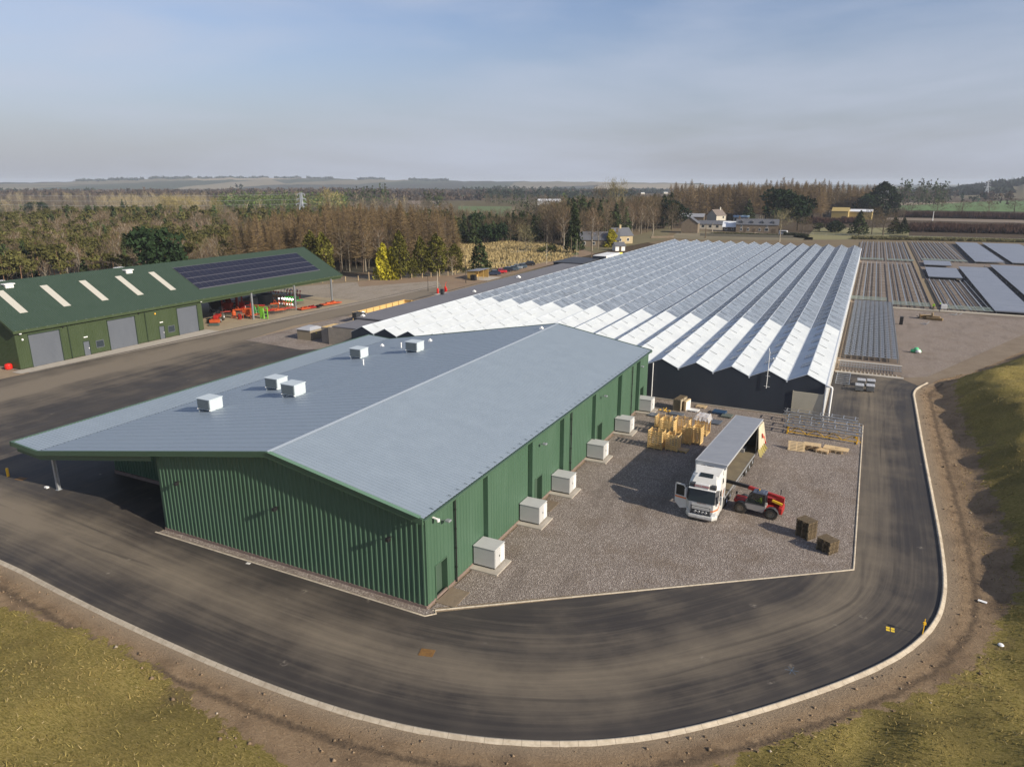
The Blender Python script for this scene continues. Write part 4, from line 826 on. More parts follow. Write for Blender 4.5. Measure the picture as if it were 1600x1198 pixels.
tr = bpy.data.objects.new('trailer', None); C.objects.link(tr); tr.parent = lorry; tr.location = (-.10,5.75-2.85,0); tr.rotation_euler[2] = R(-1.6); tr.empty_display_size = .5; TL = 13.6
WOODF = mat('trailer_floor', (.20,.165,.105), .85, noise=(1.0,.8,(.12,.10,.07)))
b = MB(); b.box(-1.27,1.27,0.05,TL,1.05,1.22); b.build('deck', WOODF, tr); b = MB(); b.box(-.45,.45,.3,TL-.2,.72,1.05)
for s in (-1,1): b.box(s*1.28-.02,s*1.28+.02,0,TL,1.02,1.22)
b.build('trailer_frame', GALV, tr)
b = MB(); b.cbox(-1.27,1.27,0,.08,1.22,3.95,.02); b.build('headboard', WHITE, tr); b = MB(); b.box(-.8,-.45,-.012,0,3.62,3.68); b.box(-.3,.25,-.012,0,3.60,3.70); b.build('maker_plate', BLACK, tr)
b = MB(); n_ = 28; vs = []
for i in range(n_+1):
    y = TL*i/n_; sag = -.035 if i%2 else 0
    for x in (-1.29,-.65,0,.65,1.29): vs.append((x,y,3.985+sag*(1-abs(x)/1.3)+.02*(1-abs(x)/1.3)))
for i in range(n_):
    for k in range(4): pass
b.add(vs, [(i*5+k,i*5+k+1,(i+1)*5+k+1,(i+1)*5+k) for i in range(n_) for k in range(4)]); b.build('roof_sheet', TARP, tr)
b = MB()
for s in (-1,1): b.box(s*1.27-.035,s*1.27+.035,0,TL,3.86,3.99)
b.box(-1.3,1.3,-.03,.1,3.88,4.02); b.box(-1.3,1.3,TL-.08,TL,3.86,4.0); b.build('roof_rail', mat('rail_grey', (.42,.43,.44), .5), tr)
b = MB()
for x, y in ((-1.24,.1),(1.24,.1),(1.24,TL-.15),(-1.24,TL-.15),(1.20,TL-1.6),(-1.24,5),(-1.24,9.4)): b.box(x-.05,x+.05,y-.06,y+.06,1.22,3.88)
b.build('corner_pillar', GALV, tr)
b = MB(); b.box(-1.29,-1.265,.1,TL,.95,3.9); b.build('closed_curtain', mat('curtain_inside', (.12,.12,.12), .7), tr); b = MB(); b.box(-1.27,1.27,TL-.05,TL,1.22,3.9); b.build('rear_doors', DGREY, tr)
# bunched curtain at the tail, pleated
CURT = mat('cream_curtain', (.62,.56,.42), .55, noise=(.9,.3,(.50,.44,.30))); b = MB(); prof = []
def pleat(y0, y1, x, zb, zt, amp, k, m, name, spread=.0, sh=.0):
    n = 26; vs = []
    for i in range(n+1):
        t = i/n; y = y0+(y1-y0)*t; o_ = amp*math.sin(t*k*math.pi)
        for z in (zb, (zb+zt)*.5, zt): f = (zt-z)/(zt-zb); vs.append((x+o_*(.6+.7*f)+sh*f, y0+(y1-y0)*(t+(t-.3)*spread*f), z))
    q = MB(); q.add(vs, [(3*i+j,3*i+3+j,3*i+4+j,3*i+1+j) for i in range(n) for j in (0,1)]); q.build(name, m, tr)
pleat(TL-2.2, TL-.2, 1.36, 1.75, 3.85, .13, 9, CURT, 'bunched_curtain', .35, .22); pleat(TL-2.25, TL-.15, 1.44, 1.0, 1.82, .16, 9, mat('olive_curtain', (.30,.25,.07), .6), 'curtain_hem', .35, .32)
pleat(TL-1.25, TL-1.05, 1.58, 2.5, 2.95, .05, 3, mat('red_curtain_print', (.55,.05,.02), .5), 'curtain_print', .2, .1); pleat(TL-.12, TL-.04, 1.55, 1.6, 2.4, .05, 3, bpy.data.materials['red_curtain_print'], 'curtain_band', .2,.2)
b = MB(); b.box(-.9,.3,TL-2.6,TL-1.6,1.22,1.5); b.box(-.6,.1,TL-2.3,TL-1.7,1.5,1.85); b.build('load', mat('grey_wrap', (.25,.25,.25), .6), tr)
for y in (8.4,9.7,11.0):
    for s in (-1,1): wheel(tr, s*1.05, y, .50, .34, GALV)
b = MB()
for y in (3.9,5.3,6.7): b.box(1.16,1.20,y-.03,y+.03,.45,1.05)
b.box(1.16,1.20,3.6,7.2,.80,.86); b.box(1.16,1.20,3.6,7.2,.50,.56); b.build('side_guard', GALV, tr); b = MB(); b.box(1.21,1.24,7.9,11.6,1.0,1.03); b.box(.85,.95,2.6,2.75,.05,.9); b.box(-.95,-.85,2.6,2.75,.05,.9); b.build('landing_leg', GALV, tr)
# ---------------- telehandler: local +X towards its tail
th = thing('telehandler', (-5.62,56.55,0), R(-4), 'small red telehandler reaching its boom into the lorry, driver in hi-vis', 'telehandler')
for x, y in ((-1.2,-.72),(1.22,-.72),(-1.2,.72),(1.22,.72)):
    wt = wheel(th, x, y, .46, .36, MUDW, axis='y', tread=True)
b = MB(); b.cbox(-1.75,1.95,-.36,.36,.38,.80,.05); b.cbox(-1.85,-.9,-.5,.5,.75,1.05,.08); b.cbox(1.65,2.0,-.62,.55,.55,1.05,.06); b.cbox(1.6,1.95,.15,.5,1.1,1.4,.05); b.cbox(.2,1.6,.45,.95,.5,1.25,.08); b.build('chassis', TRED, th)
b = MB()
for x in (-1.2,1.22):
    for s in (-1,1): b = MB(); b.add([(x+r_*math.cos(a),s*y,.46+r_*math.sin(a)) for a in (0.1,.6,1.2,1.57,2.0,2.6,3.0) for r_, y in ((.56,.53),(.56,.92))], [(2*i,2*i+1,2*i+3,2*i+2) for i in range(6)]); b.build('mudguard', DGREY, th)
def yard_poly(b, pts, y0, y1, mi=0):
    n = len(pts); vs = [(x,y0,z) for x,z in pts]+[(x,y1,z) for x,z in pts]; b.add(vs, [tuple(range(n)),tuple(range(2*n-1,n-1,-1))]+[(i,n+i,n+(i+1)%n,(i+1)%n) for i in range(n)], mi)
b = MB(); yard_poly(b, [(-.82,.55),(.55,.45),(.75,.85),(.75,1.05),(-.85,1.05)], -.86,-.05); b.build('door_panel', mat('dusty_grey', (.33,.31,.29), .6), th)
b = MB(); yard_poly(b, [(-.80,1.06),(.62,1.06),(.62,1.95),(-.25,1.98),(-.62,1.6)], -.80,-.08); b.build('cab_glass', mat('cab_glass', (.02,.03,.028), .1, alpha=.75), th)
b = MB(); P_ = [(-.86,1.05),(-.66,1.6),(-.28,2.02),(.66,2.0),(.66,1.05)]
for s in (-.84,-.05):
    for a, c in zip(P_[:-1], P_[1:]): b.bar((a[0],s,a[1]),(c[0],s,c[1]),.06)
    b.bar((P_[0][0],s,P_[0][1]),(P_[-1][0],s,P_[-1][1]),.06)
b.build('cab_frame', DGREY, th); b = MB(); b.cbox(-.35,.72,-.88,-.02,2.0,2.10,.04); b.cbox(.0,.5,-.8,-.15,2.09,2.15,.03); b.build('cab_roof', mat('slate_plastic', (.07,.085,.12), .4), th); MB().lathe((.1,-.45,2.14), [(.05,0),(.05,.12),(0,.14)], 8).build('beacon', YEL, th)
b = MB(); b.bar((1.75,.28,1.55),(-.9,.28,1.92),.24,.26); yard_poly(b, [(1.95,1.2),(1.95,1.62),(1.3,1.72),(1.3,1.3)], .12,.44); b.build('boom', TRED, th); b = MB(); b.bar((-.85,.28,1.95),(-3.5,.28,2.14),.22,.24); b.build('inner_boom', BLACK, th)
b = MB(); b.box(-3.6,-3.45,-.35,.85,1.75,2.35); b.box(-4.7,-3.5,-.15,-.03,1.72,1.78); b.box(-4.7,-3.5,.53,.65,1.72,1.78); b.build('fork_carriage', BLACK, th); b = MB(); b.bar((1.95,-.55,1.35),(1.15,-.55,1.55),.12,.18); b.build('yellow_cover', YEL, th)
b = MB(); b.lathe((1.6,.5,1.75), [(.04,0),(.04,.35),(.055,.4)], 8); b.tube([(-1.6,-.55,1.0),(-1.62,-.6,1.55)], .02, 6); b.cbox(-1.7,-1.55,-.66,-.54,1.5,1.75,.02); b.build('mirror_and_exhaust', BLACK, th)
# ---------------- people
def person(loc, rz, jacket, trousers, hair, label, pose=0, name='person', hat=None):
    t = thing(name, loc, rz, label, 'person')
    import bmesh
    if pose == 0: J = {'p':(0,0,.95),'ch':(0,0,1.32),'n':(0,.0,1.50),'h':(0,-.02,1.66),'ls':(-.19,0,1.42),'le':(-.25,-.05,1.14),'lh':(-.22,-.22,.95),'rs':(.19,0,1.42),'re':(.25,-.05,1.14),'rh':(.22,-.22,.97),'lp':(-.1,0,.92),'lk':(-.11,-.02,.5),'la':(-.12,.03,.09),'lt':(-.13,-.14,.04),'rp':(.1,0,.92),'rk':(.12,.0,.5),'ra':(.13,.05,.09),'rt':(.15,-.12,.04)}
    else: J = {'p':(0,0,.55),'ch':(0,-.08,.92),'n':(0,-.10,1.08),'h':(0,-.12,1.24),'ls':(-.19,-.08,1.0),'le':(-.24,-.25,.80),'lh':(-.16,-.48,.88),'rs':(.19,-.08,1.0),'re':(.24,-.25,.80),'rh':(.16,-.48,.90),'lp':(-.1,-.02,.53),'lk':(-.13,-.45,.55),'la':(-.13,-.42,.12),'lt':(-.14,-.6,.06),'rp':(.1,-.02,.53),'rk':(.13,-.45,.55),'ra':(.13,-.42,.12),'rt':(.14,-.6,.06)}
    K = list(J); E_ = [('p','ch'),('ch','n'),('n','h'),('ch','ls'),('ls','le'),('le','lh'),('ch','rs'),('rs','re'),('re','rh'),('p','lp'),('lp','lk'),('lk','la'),('la','lt'),('p','rp'),('rp','rk'),('rk','ra'),('ra','rt')]
    RD = dict(p=.15,ch=.17,n=.065,h=.105,ls=.075,le=.05,lh=.035,rs=.075,re=.05,rh=.035,lp=.10,lk=.068,la=.048,lt=.04,rp=.10,rk=.068,ra=.048,rt=.04)
    me = bpy.data.meshes.new('body'); me.from_pydata([J[k] for k in K], [(K.index(a),K.index(c)) for a,c in E_], []); o = bpy.data.objects.new('body', me); C.objects.link(o)
    md = o.modifiers.new('s','SKIN'); sv_ = me.skin_vertices[0].data
    for i, k in enumerate(K): sv_[i].radius = (RD[k], RD[k]*.85); sv_[i].use_root = (k == 'p')
    o.modifiers.new('u','SUBSURF').levels = 1; dg = bpy.context.evaluated_depsgraph_get(); m2 = bpy.data.meshes.new_from_object(o.evaluated_get(dg)); bpy.data.objects.remove(o)
    for m_ in (jacket, trousers, SKIN, hair): m2.materials.append(m_)
    hz = J['h'][2]; wz = J['p'][2]+.03
    for p in m2.polygons:
        c = p.center; z = c.z
        p.material_index = 2 if z > hz-.13 else (0 if z > wz else 1)
        if p.material_index == 2 and (z > hz+.05 or c.y > J['h'][1]+.03): p.material_index = 3
        for hnd in ('lh','rh'):
            if (Vector(J[hnd])-c).length < .075: p.material_index = 2
        if p.material_index == 1 and pose == 1 and c.y < -.3 and z > .75: p.material_index = 0
        p.use_smooth = True
    o = bpy.data.objects.new('body', m2); C.objects.link(o); o.parent = t
    h = Vector(J['h']); b = MB()
    for s in (-1,1): b.lathe(tuple(h+Vector((s*.036,-.098,.012))), [(0,-.008),(.012,0),(0,.008)], 6, 'y')
    b.build('eyes', BLACK, t); b = MB(); b.add([tuple(h+Vector(v)) for v in ((-.015,-.1,-.03),(.015,-.1,-.03),(0,-.128,-.028),(0,-.1,.02))], [(0,1,2),(1,3,2),(3,0,2)]); b.build('nose', SKIN, t)
    for hnd in ('lh','rh'):
        c = Vector(J[hnd]); b = MB(); b.cbox(c.x-.035,c.x+.035,c.y-.07,c.y+.01,c.z-.035,c.z+.0,.008)
        for k in range(4): L = (.060,.07,.068,.052)[k]; b.tube([(c.x-.027+k*.018,c.y-.065,c.z-.012),(c.x-.028+k*.0185,c.y-.065-L*.6,c.z-.022),(c.x-.027+k*.018,c.y-.065-L*.85,c.z-.05)], .008, 6)
        sx = 1 if hnd == 'lh' else -1; b.tube([(c.x+sx*.03,c.y-.01,c.z-.015),(c.x+sx*.055,c.y-.04,c.z-.03),(c.x+sx*.05,c.y-.07,c.z-.045)], .010, 6); b.build('hand', SKIN, t)
    if hat: MB().lathe(tuple(h+Vector((0,0,.03))), [(.135,0),(.12,.03),(.11,.08),(.07,.12),(0,.135)], 14).build('hard_hat', hat, t)
    return t
NAVYC = mat('navy_cloth', (.02,.025,.045), .9); HAIR = mat('dark_hair', (.03,.02,.015), .9)
p1 = G(1457.5,486); p2 = G(1467.5,487)
person((p1[0],p1[1],0), R(150), HIVIS, NAVYC, HAIR, 'person in a bright yellow hi-vis jacket and dark trousers standing by the bench frames'); person((p2[0],p2[1],0), R(-60), NAVYC, NAVYC, HAIR, 'person in dark clothes and a yellow-green cap beside the one in hi-vis', hat=HIVIS)
pp = person((-5.35,56.15,.42), R(-94), HIVIS, NAVYC, HAIR, 'person in a hi-vis top sitting at the controls inside the telehandler cab', 1)
# ---------------- pallets
OLDW = mat('old_pallet_wood', (.155,.115,.065), .9, noise=(6,.7,(.09,.065,.04)), var=.25); PW = mat('crate_wood', (.74,.52,.22), .8, noise=(5,.5,(.48,.31,.12)), var=.12); PWL = mat('pale_pine', (.66,.50,.29), .8, noise=(4,.5,(.54,.40,.22)), var=.1)
def pallet(name, m):
    b = MB()
    for i in range(7): y = -.5+i*.1515; b.box(-.6,.6,y,y+.092,.118,.140)
    for x in (-.5,0,.5):
        b.box(x-.05,x+.05,-.5,.5,.098,.118); b.box(x-.05,x+.05,-.5,.5,0,.02)
        for y in (-.44,0,.44): b.box(x-.05,x+.05,y-.06,y+.06,.02,.098)
    return b.build(name, m)
pal = pallet('pallet', OLDW); first = True
for (c, n_, rz_, lab) in (((-1.70,53.86), 10, -.60, 'weathered brown pallet in the taller stack on the gravel'), ((-.105,52.25), 7, -.60, 'weathered brown pallet in the lower stack nearest the road')):
    rr = random.Random(int(c[0]*10)+5)
    for k in range(n_):
        o = pal if first else pal.copy()
        if not first: C.objects.link(o)
        first = False; o.location = (c[0]+rr.uniform(-.02,.02), c[1]+rr.uniform(-.02,.02), .012+k*.1425); o.rotation_euler = (0,0,rz_+rr.uniform(-.03,.03)); pos = 'bottom' if k == 0 else 'top' if k == n_-1 else None
        tag(o, (lab if pos is None else lab.replace('pallet in', pos+' pallet of')), 'pallet', 'brown pallets in the '+('taller' if n_ == 10 else 'lower')+' stack')
# second pallet column beside the first, making each stack two wide
# ---------------- slatted crates
def crate(name, sx, sy, h, label, loc, rz_, m=PW, rows=8, open_side=None, tilt=0):
    t = thing(name, loc, rz_, label, 'crate', 'slatted wooden crates beside the lorry')
    if tilt: t.rotation_euler[0] = tilt
    b = MB()
    for x in (-sx/2+.04,0,sx/2-.04):
        for y in (-sy/2+.04,sy/2-.04): b.box(x-.04,x+.04,y-.04,y+.04,.1,h)
    b.build('corner_posts', m, t)
    sides = {'front':(-sy/2,0),'back':(sy/2,0),'left':(-sx/2,1),'right':(sx/2,1)}
    for nm, (c, ax) in sides.items():
        if nm == open_side: continue
        b = MB(); dz = (h-.12)/rows
        for i in range(rows):
            z = .12+i*dz
            if ax == 0: b.box(-sx/2,sx/2,c-.014,c+.014,z,z+dz*.5)
            else: b.box(c-.014,c+.014,-sy/2-.015,sy/2+.015,z,z+dz*.5)
        b.build('slatted_side', m, t)
    b = MB()
    for i in range(6): y = -sy/2+i*sy/6; b.box(-sx/2,sx/2,y,y+sy/6*.7,.09,.115)
    for x in (-sx/2+.05,0,sx/2-.05): b.box(x-.04,x+.04,-sy/2,sy/2,0,.09)
    b.build('base', m, t); return t
def gp_(x, y, z=0): q = G(x,y,z); return (q[0],q[1],.012)
for (px,py,sx,sy,h,rr,lab) in ((1025,699,1.5,1.15,1.95,-.06,'tall slatted crate nearest the green wall, at the front of the group'),(1051,702,1.25,1.1,1.75,-.08,'slatted crate in front, second from the left of the group'),(1043,680,1.5,1.2,1.9,-.05,'open slatted crate behind the two front crates'),(1036,667,1.6,1.2,1.3,-.05,'slatted crate at the back of the group near the yellow straps'),(1066,677,1.6,1.2,1.8,-.05,'slatted crate in the middle, left of the polythene-covered one'),(1074,692,.9,1.0,1.9,-.08,'narrow slatted crate just left of the wrapped crate'),(1089,692,.9,1.1,1.9,-.1,'narrow slatted crate with a white sheet, nearest the lorry')):
    crate('slatted_crate', sx, sy, h, lab, gp_(px,py), rr)
t = crate('slatted_crate', 1.3, 1.5, 2.0, 'crate topped with loose clear polythene next to the lorry', gp_(1097,677), -.08, rows=7, open_side='right'); b = MB(); rr = random.Random(4); n_ = 9; vs = []
for i in range(n_):
    for j in range(n_):
        u, v = i/(n_-1)*2-1, j/(n_-1)*2-1; ed = max(abs(u),abs(v)); vs.append((u*.80, v*.95, 2.12+rr.uniform(-.05,.05)-(.75 if ed > .97 else .0)*rr.uniform(.4,1)))
b.add(vs, [(i*n_+j,(i+1)*n_+j,(i+1)*n_+j+1,i*n_+j+1) for i in range(n_-1) for j in range(n_-1)]); b.build('polythene', mat('clear_polythene', (.62,.63,.66), .2, alpha=.6, spec=.7), t)
o = pallet('pallet', PW); q = gp_(1066,704.5); o.location = q; o.rotation_euler[2] = -.08; tag(o, 'new yellow pallet lying in front of the slatted crates', 'pallet'); b = MB(); b.cbox(-.55,.55,-.45,.45,.14,.20,.01); o2 = b.build('board', mat('chipboard', (.42,.30,.17), .85)); o2.location = q; o2.rotation_euler[2] = -.08; tag(o2, 'sheet of brown board lying on the new yellow pallet', 'board')
# flat sheets and odds and ends near the greenhouse wall
SHEET = mat('slate_sheet', (.11,.125,.15), .4); BLUES = mat('blue_sheet', (.03,.07,.14), .3)
def flat(name, px, py, sx, sy, h, m, rz_, label, cat, extra=None):
    b = MB(); b.cbox(-sx/2,sx/2,-sy/2,sy/2,.09,.09+h,.01)
    for x in (-sx*.35,0,sx*.35): b.box(x-.05,x+.05,-sy/2,sy/2,0,.09)
    o = b.build(name, m); q = gp_(px,py); o.location = q; o.rotation_euler[2] = rz_; return tag(o, label, cat)
flat('panel_stack', 1027, 650, 1.9, 1.2, .06, SHEET, -.1, 'dark grey flat panels on battens next to the last condenser box', 'panels'); flat('panel_stack', 1057, 648, 1.6, 1.0, .08, SHEET, -.08, 'dark grey flat panels behind the slatted crates', 'panels'); flat('panel_stack', 1115, 660, 1.7, 1.5, .06, SHEET, -.08, 'dark grey flat panels between the wrapped crate and the lorry', 'panels')
flat('panel_stack', 1124, 646, 1.5, 1.1, .22, BLUES, -.08, 'dark blue glossy panel stack behind the wrapped crate', 'panels'); flat('panel_stack', 1136, 651, 1.2, 1.2, .12, mat('green_grey_sheet', (.12,.14,.12), .5), -.08, 'greenish panel pile half hidden by the lorry roof', 'panels'); flat('white_board', 1082, 642, 1.5, .9, .10, WHITE, -.1, 'white board lying on battens by the greenhouse wall', 'board')
o = pallet('pallet', PWL); o.location = gp_(1096,636); o.rotation_euler[2] = -.1; tag(o, 'pale pallet with scraps against the dark greenhouse wall', 'pallet')
t = thing('timber_stillage', gp_(1062,639), -.15, 'long upright box of grey-brown timber boards by the greenhouse wall', 'crate')
b = MB(); b.cbox(-.42,.42,-1.0,1.0,.1,1.35,.02)
for y in (-.95,0,.95): b.box(-.47,.47,y-.05,y+.05,0,1.42)
b.build('boards', mat('grey_board', (.34,.29,.20), .9, noise=(2,.6,(.25,.2,.14))), t); b = MB()
for i in range(4): b.box(-.4+i*.21,-.26+i*.21,-1.02,1.02,1.42,1.45)
b.build('lid', OLDW, t)
t = thing('timber_stillage', gp_(1073,640), -.15, 'narrow pale timber box standing right beside the long timber one', 'crate'); b = MB(); b.cbox(-.12,.14,-.75,.75,.05,1.2,.01); b.build('boards', PWL, t); b = MB(); b.box(.14,.17,-.7,.7,.1,1.1); b.build('sheet', WHITE, t)
t = thing('strap_heap', gp_(1038,643.5), .2, 'heap of bright yellow lifting straps and frames by the condenser box', 'straps'); b = MB(); rr = random.Random(2)
for k in range(9): x0, y0 = rr.uniform(-.7,.7), rr.uniform(-.3,.3); b.bar((x0,y0,.05+.04*k),(x0+rr.uniform(-.6,.6),y0+rr.uniform(-.4,.4),.1+.05*k),.09,.07)
b.build('straps', YEL, t)
# pale pallets tipped over and the plywood sheet
for k in range(6):
    o = pallet('pallet', PWL) if k == 0 else tp.copy()
    if k == 0: tp = o
    else: C.objects.link(o)
    q = gp_(1262+(0 if k < 5 else -20), 701); o.location = (q[0]+k*.10-(.35 if k == 5 else 0), q[1]-.05*k, .10+.10*k if k < 5 else .35); o.rotation_euler = (0 if k < 5 else .9, .0, -.08+.03*k); o.scale = (1.35,1.0,1)
    tag(o, 'pale new pallet in the slipped pile beside the plywood sheet' if k < 5 else 'pale new pallet leaning at the left end of the slipped pile', 'pallet', 'pale pallets in the slipped pile')
for k in range(4):
    if k == 0: base = pallet('pallet', PWL); o = base
    else: o = base.copy(); C.objects.link(o)
    q = gp_(1285+(k%2)*22, 706); o.location = (q[0],q[1],.012+.145*(k//2)); o.rotation_euler[2] = -.1; tag(o, 'pale pallet carrying the plywood sheet near the road edge', 'pallet', 'pale pallets under the plywood')
o = MB().cbox(-1.15,1.15,-.55,.55,.305,.345,.005).build('plywood_sheet', mat('plywood', (.62,.45,.24), .75, noise=(1.3,.5,(.52,.36,.18)))); q = gp_(1306,705); o.location = q; o.rotation_euler[2] = -.1; tag(o, 'broad yellow plywood sheet on pallets beside the road edge', 'plywood')
b = MB()
for (x0,y0,x1,y1) in ((-.5,-.2,-.2,-.3),(-.2,-.3,.1,-.22),(.1,-.22,.2,.0),(.2,0,-.1,.1),(-.1,.1,.0,-.1),(.2,0,.45,.05)): b.bar((x0,y0,.352),(x1,y1,.352),.03,.008)
o2 = b.build('marker_scrawl', OLDW, o)
# galvanised frames with yellow trestles
t0 = None
def steel_frame(i, loc, rz_, label):
    t = thing('steel_frame', loc, rz_, label, 'steel frame', 'galvanised steel frames on yellow trestles'); L = 7.6; b = MB()
    for y in (-.45,.45): b.bar((-L/2,y,.95),(L/2,y,.95),.12,.16); b.bar((-L/2,y,1.35),(L/2,y,1.35),.05,.05)
    b.build('side_rail', GALV, t)
    for k in range(7): x = -L/2+.3+k*(L-.6)/6; b = MB(); b.bar((x,-.6,1.38),(x,.6,1.38),.07,.07); b.bar((x,-.45,.9),(x,-.45,1.4),.06); b.bar((x,.45,.9),(x,.45,1.4),.06); b.build('cross_bar', GALV, t)
    b = MB()
    for s in (-1,1):
        x = s*(L/2-.4); b.bar((x,-.5,.06),(x,.5,.06),.12,.1); b.bar((x,-.4,.1),(x,-.4,.86),.08); b.bar((x,.4,.1),(x,.4,.86),.08)
    for y in (-.42,): 
        b.bar((-L/2+.4,y,.25),(L/2-.4,y,.25),.07)
        for k in range(4): x = -L/2+.6+k*1.75; b.bar((x,y,.25),(x+.85,y,.85),.06); b.bar((x+.85,y,.85),(x+1.7,y,.25),.06)
    b.build('yellow_trestle', YEL, t); return t
for i, (y, x) in enumerate(((78.0,-2.1),(79.9,-2.2),(82.0,-2.6))): steel_frame(i, (x,y,.012), R(-2), 'galvanised ladder frame on yellow trestles, '+('front one of three beside the pale pallets','middle one of three','rear one of three below the cream roller door')[i])
# four grey crates and a small frame on the asphalt beyond the greenhouse corner
GB = mat('grey_box', (.42,.43,.45), .5)
for (px,py,lab) in ((1342,610,'front left'),(1359,611,'front right'),(1345,602,'back left'),(1360,603,'back right')):
    t = thing('grey_bin', gp_(px,py), .05, 'grey lidded steel bin, '+lab+' of the four standing on the asphalt', 'bin', 'grey bins on the asphalt'); b = MB(); b.cbox(-.45,.45,-.55,.55,.12,.75,.03); b.build('body', mat('bin_side', (.10,.105,.11), .6) if 'bin_side' not in bpy.data.materials else bpy.data.materials['bin_side'], t); b = MB(); b.cbox(-.5,.5,-.6,.6,.75,.84,.02)
    for k in range(3): b.box(-.4+k*.3,-.2+k*.3,-.5,.5,.84,.86)
    b.build('lid', GB, t); b = MB()
    for x in (-.4,.4):
        for y in (-.5,.5): b.box(x-.05,x+.05,y-.05,y+.05,0,.12)
    b.build('feet', BLACK, t)
t = thing('ladder_frame', gp_(1318,594), 0, 'flat galvanised ladder frame lying between the greenhouse corner and the grey bins', 'steel frame'); b = MB()
for x in (-.9,.75): b.bar((x,-3.4,.3),(x,3.4,.3),.06,.1)
b.build('side_rail', GALV, t); b = MB()
for k in range(7): MB().bar((-.9,-3.2+k*1.05,.32),(.75,-3.2+k*1.05,.32),.10,.05).build('rung', GALV, t)
o = MB().lathe((0,0,0), [(.12,0),(.12,.75),(.10,.82),(0,.84)], 14).build('bollard', YEL); q = G(13,744); o.location = (q[0],q[1],0); tag(o, 'short yellow bollard on the road corner left of the canopy post', 'bollard')
t = thing('survey_post', G(1441,993), .3, 'thin yellow survey stake pushed in behind the kerb at the bend', 'stake'); b = MB(); b.bar((0,0,0),(.05,.1,1.1),.04); b.build('stake', YEL, t); MB().box(-.05,.1,-.02,.1,.75,.9).build('tag_board', YEL, t)
o = MB().cbox(-.25,.25,-.12,.12,0,.02,.005).build('litter_bag', LWHITE); q = G(1535,940); o.location = (q[0],q[1],float(ground_z(q[0],q[1]))+.02); o.rotation_euler[2] = -.3; tag(o, 'scrap of white plastic lying on the brown verge near the bund', 'litter')
o = MB().lathe((0,0,0), [(.12,0),(.17,.05),(.12,.12),(0,.14)], 9).build('white_stone', LWHITE); q = G(1563,1011); o.location = (q[0],q[1],float(ground_z(q[0],q[1]))); tag(o, 'white rounded lump at the edge of the bund grass', 'stone')
t = thing('cctv_block', G(94,756), 0, None, None)
bpy.data.objects.remove(t)
o = MB().cbox(-.2,.2,-.12,.12,0,.12,.02).build('white_block', LWHITE); q = G(73,762); o.location = (q[0],q[1],.01); tag(o, 'small white block on the asphalt just left of the canopy post', 'block')
o = MB().lathe((0,0,0), [(.5,0),(.62,.15),(.62,.75),(.5,.95),(.2,1.05),(0,1.05)], 14).build('red_drum', mat('bright_red', (.62,.02,.012), .4)); q = G(14,576.5); o.location = (q[0],q[1],0); o.scale=(.8,.8,.8); tag(o, 'red rounded tank at the left corner of the dark green shed', 'tank')
# =============================================================== MACHINERY IN THE OPEN BAY
MORANGE = mat('machine_orange', (.50,.085,.02), .5, noise=(3,.6,(.28,.06,.02))); LIME = mat('lime_green', (.17,.46,.035), .45); MGREEN = mat('machine_green', (.03,.24,.045), .5); DRED = mat('dark_red', (.30,.03,.02), .6)
def place(name, px, py, rz_, label, cat, group=None): q = G(px,py); return thing(name, (q[0],q[1],.014), rz_, label, cat, group)
t = place('compact_tractor', 341, 502, R(35), 'small red tractor with a front loader at the left end of the open bay', 'tractor')
b = MB(); b.cbox(-.35,.35,-1.5,.2,.6,1.15,.06); b.cbox(-.45,.45,.3,1.1,.7,1.1,.05); b.build('bonnet', TRED, t); b = MB()
for s in (-1,1): b.bar((s*.5,.4,.9),(s*.5,-1.9,.55),.09,.14)
b.cbox(-.75,.75,-2.3,-1.8,.2,.65,.03); b.build('front_loader', MORANGE, t)
for x, y, r_ in ((-.6,.8,.62),(.6,.8,.62),(-.55,-1.0,.4),(.55,-1.0,.4)): wheel(t, x, y, r_, .3, GALV)
b = MB(); b.cbox(-.25,.25,.5,.95,1.1,1.25,.03); b.cbox(-.25,.25,.9,1.0,1.25,1.6,.02); b.build('seat', BLACK, t); b = MB(); b.tube([(-.5,1.15,.9),(-.5,1.15,2.2),(.5,1.15,2.2),(.5,1.15,.9)],.035,8); b.lathe((0,.25,1.35),[(.02,0),(.18,.02),(.18,.05),(.02,.03)],14); b.build('roll_bar', DGREY, t); t.scale = (1.25,1.25,1.25)
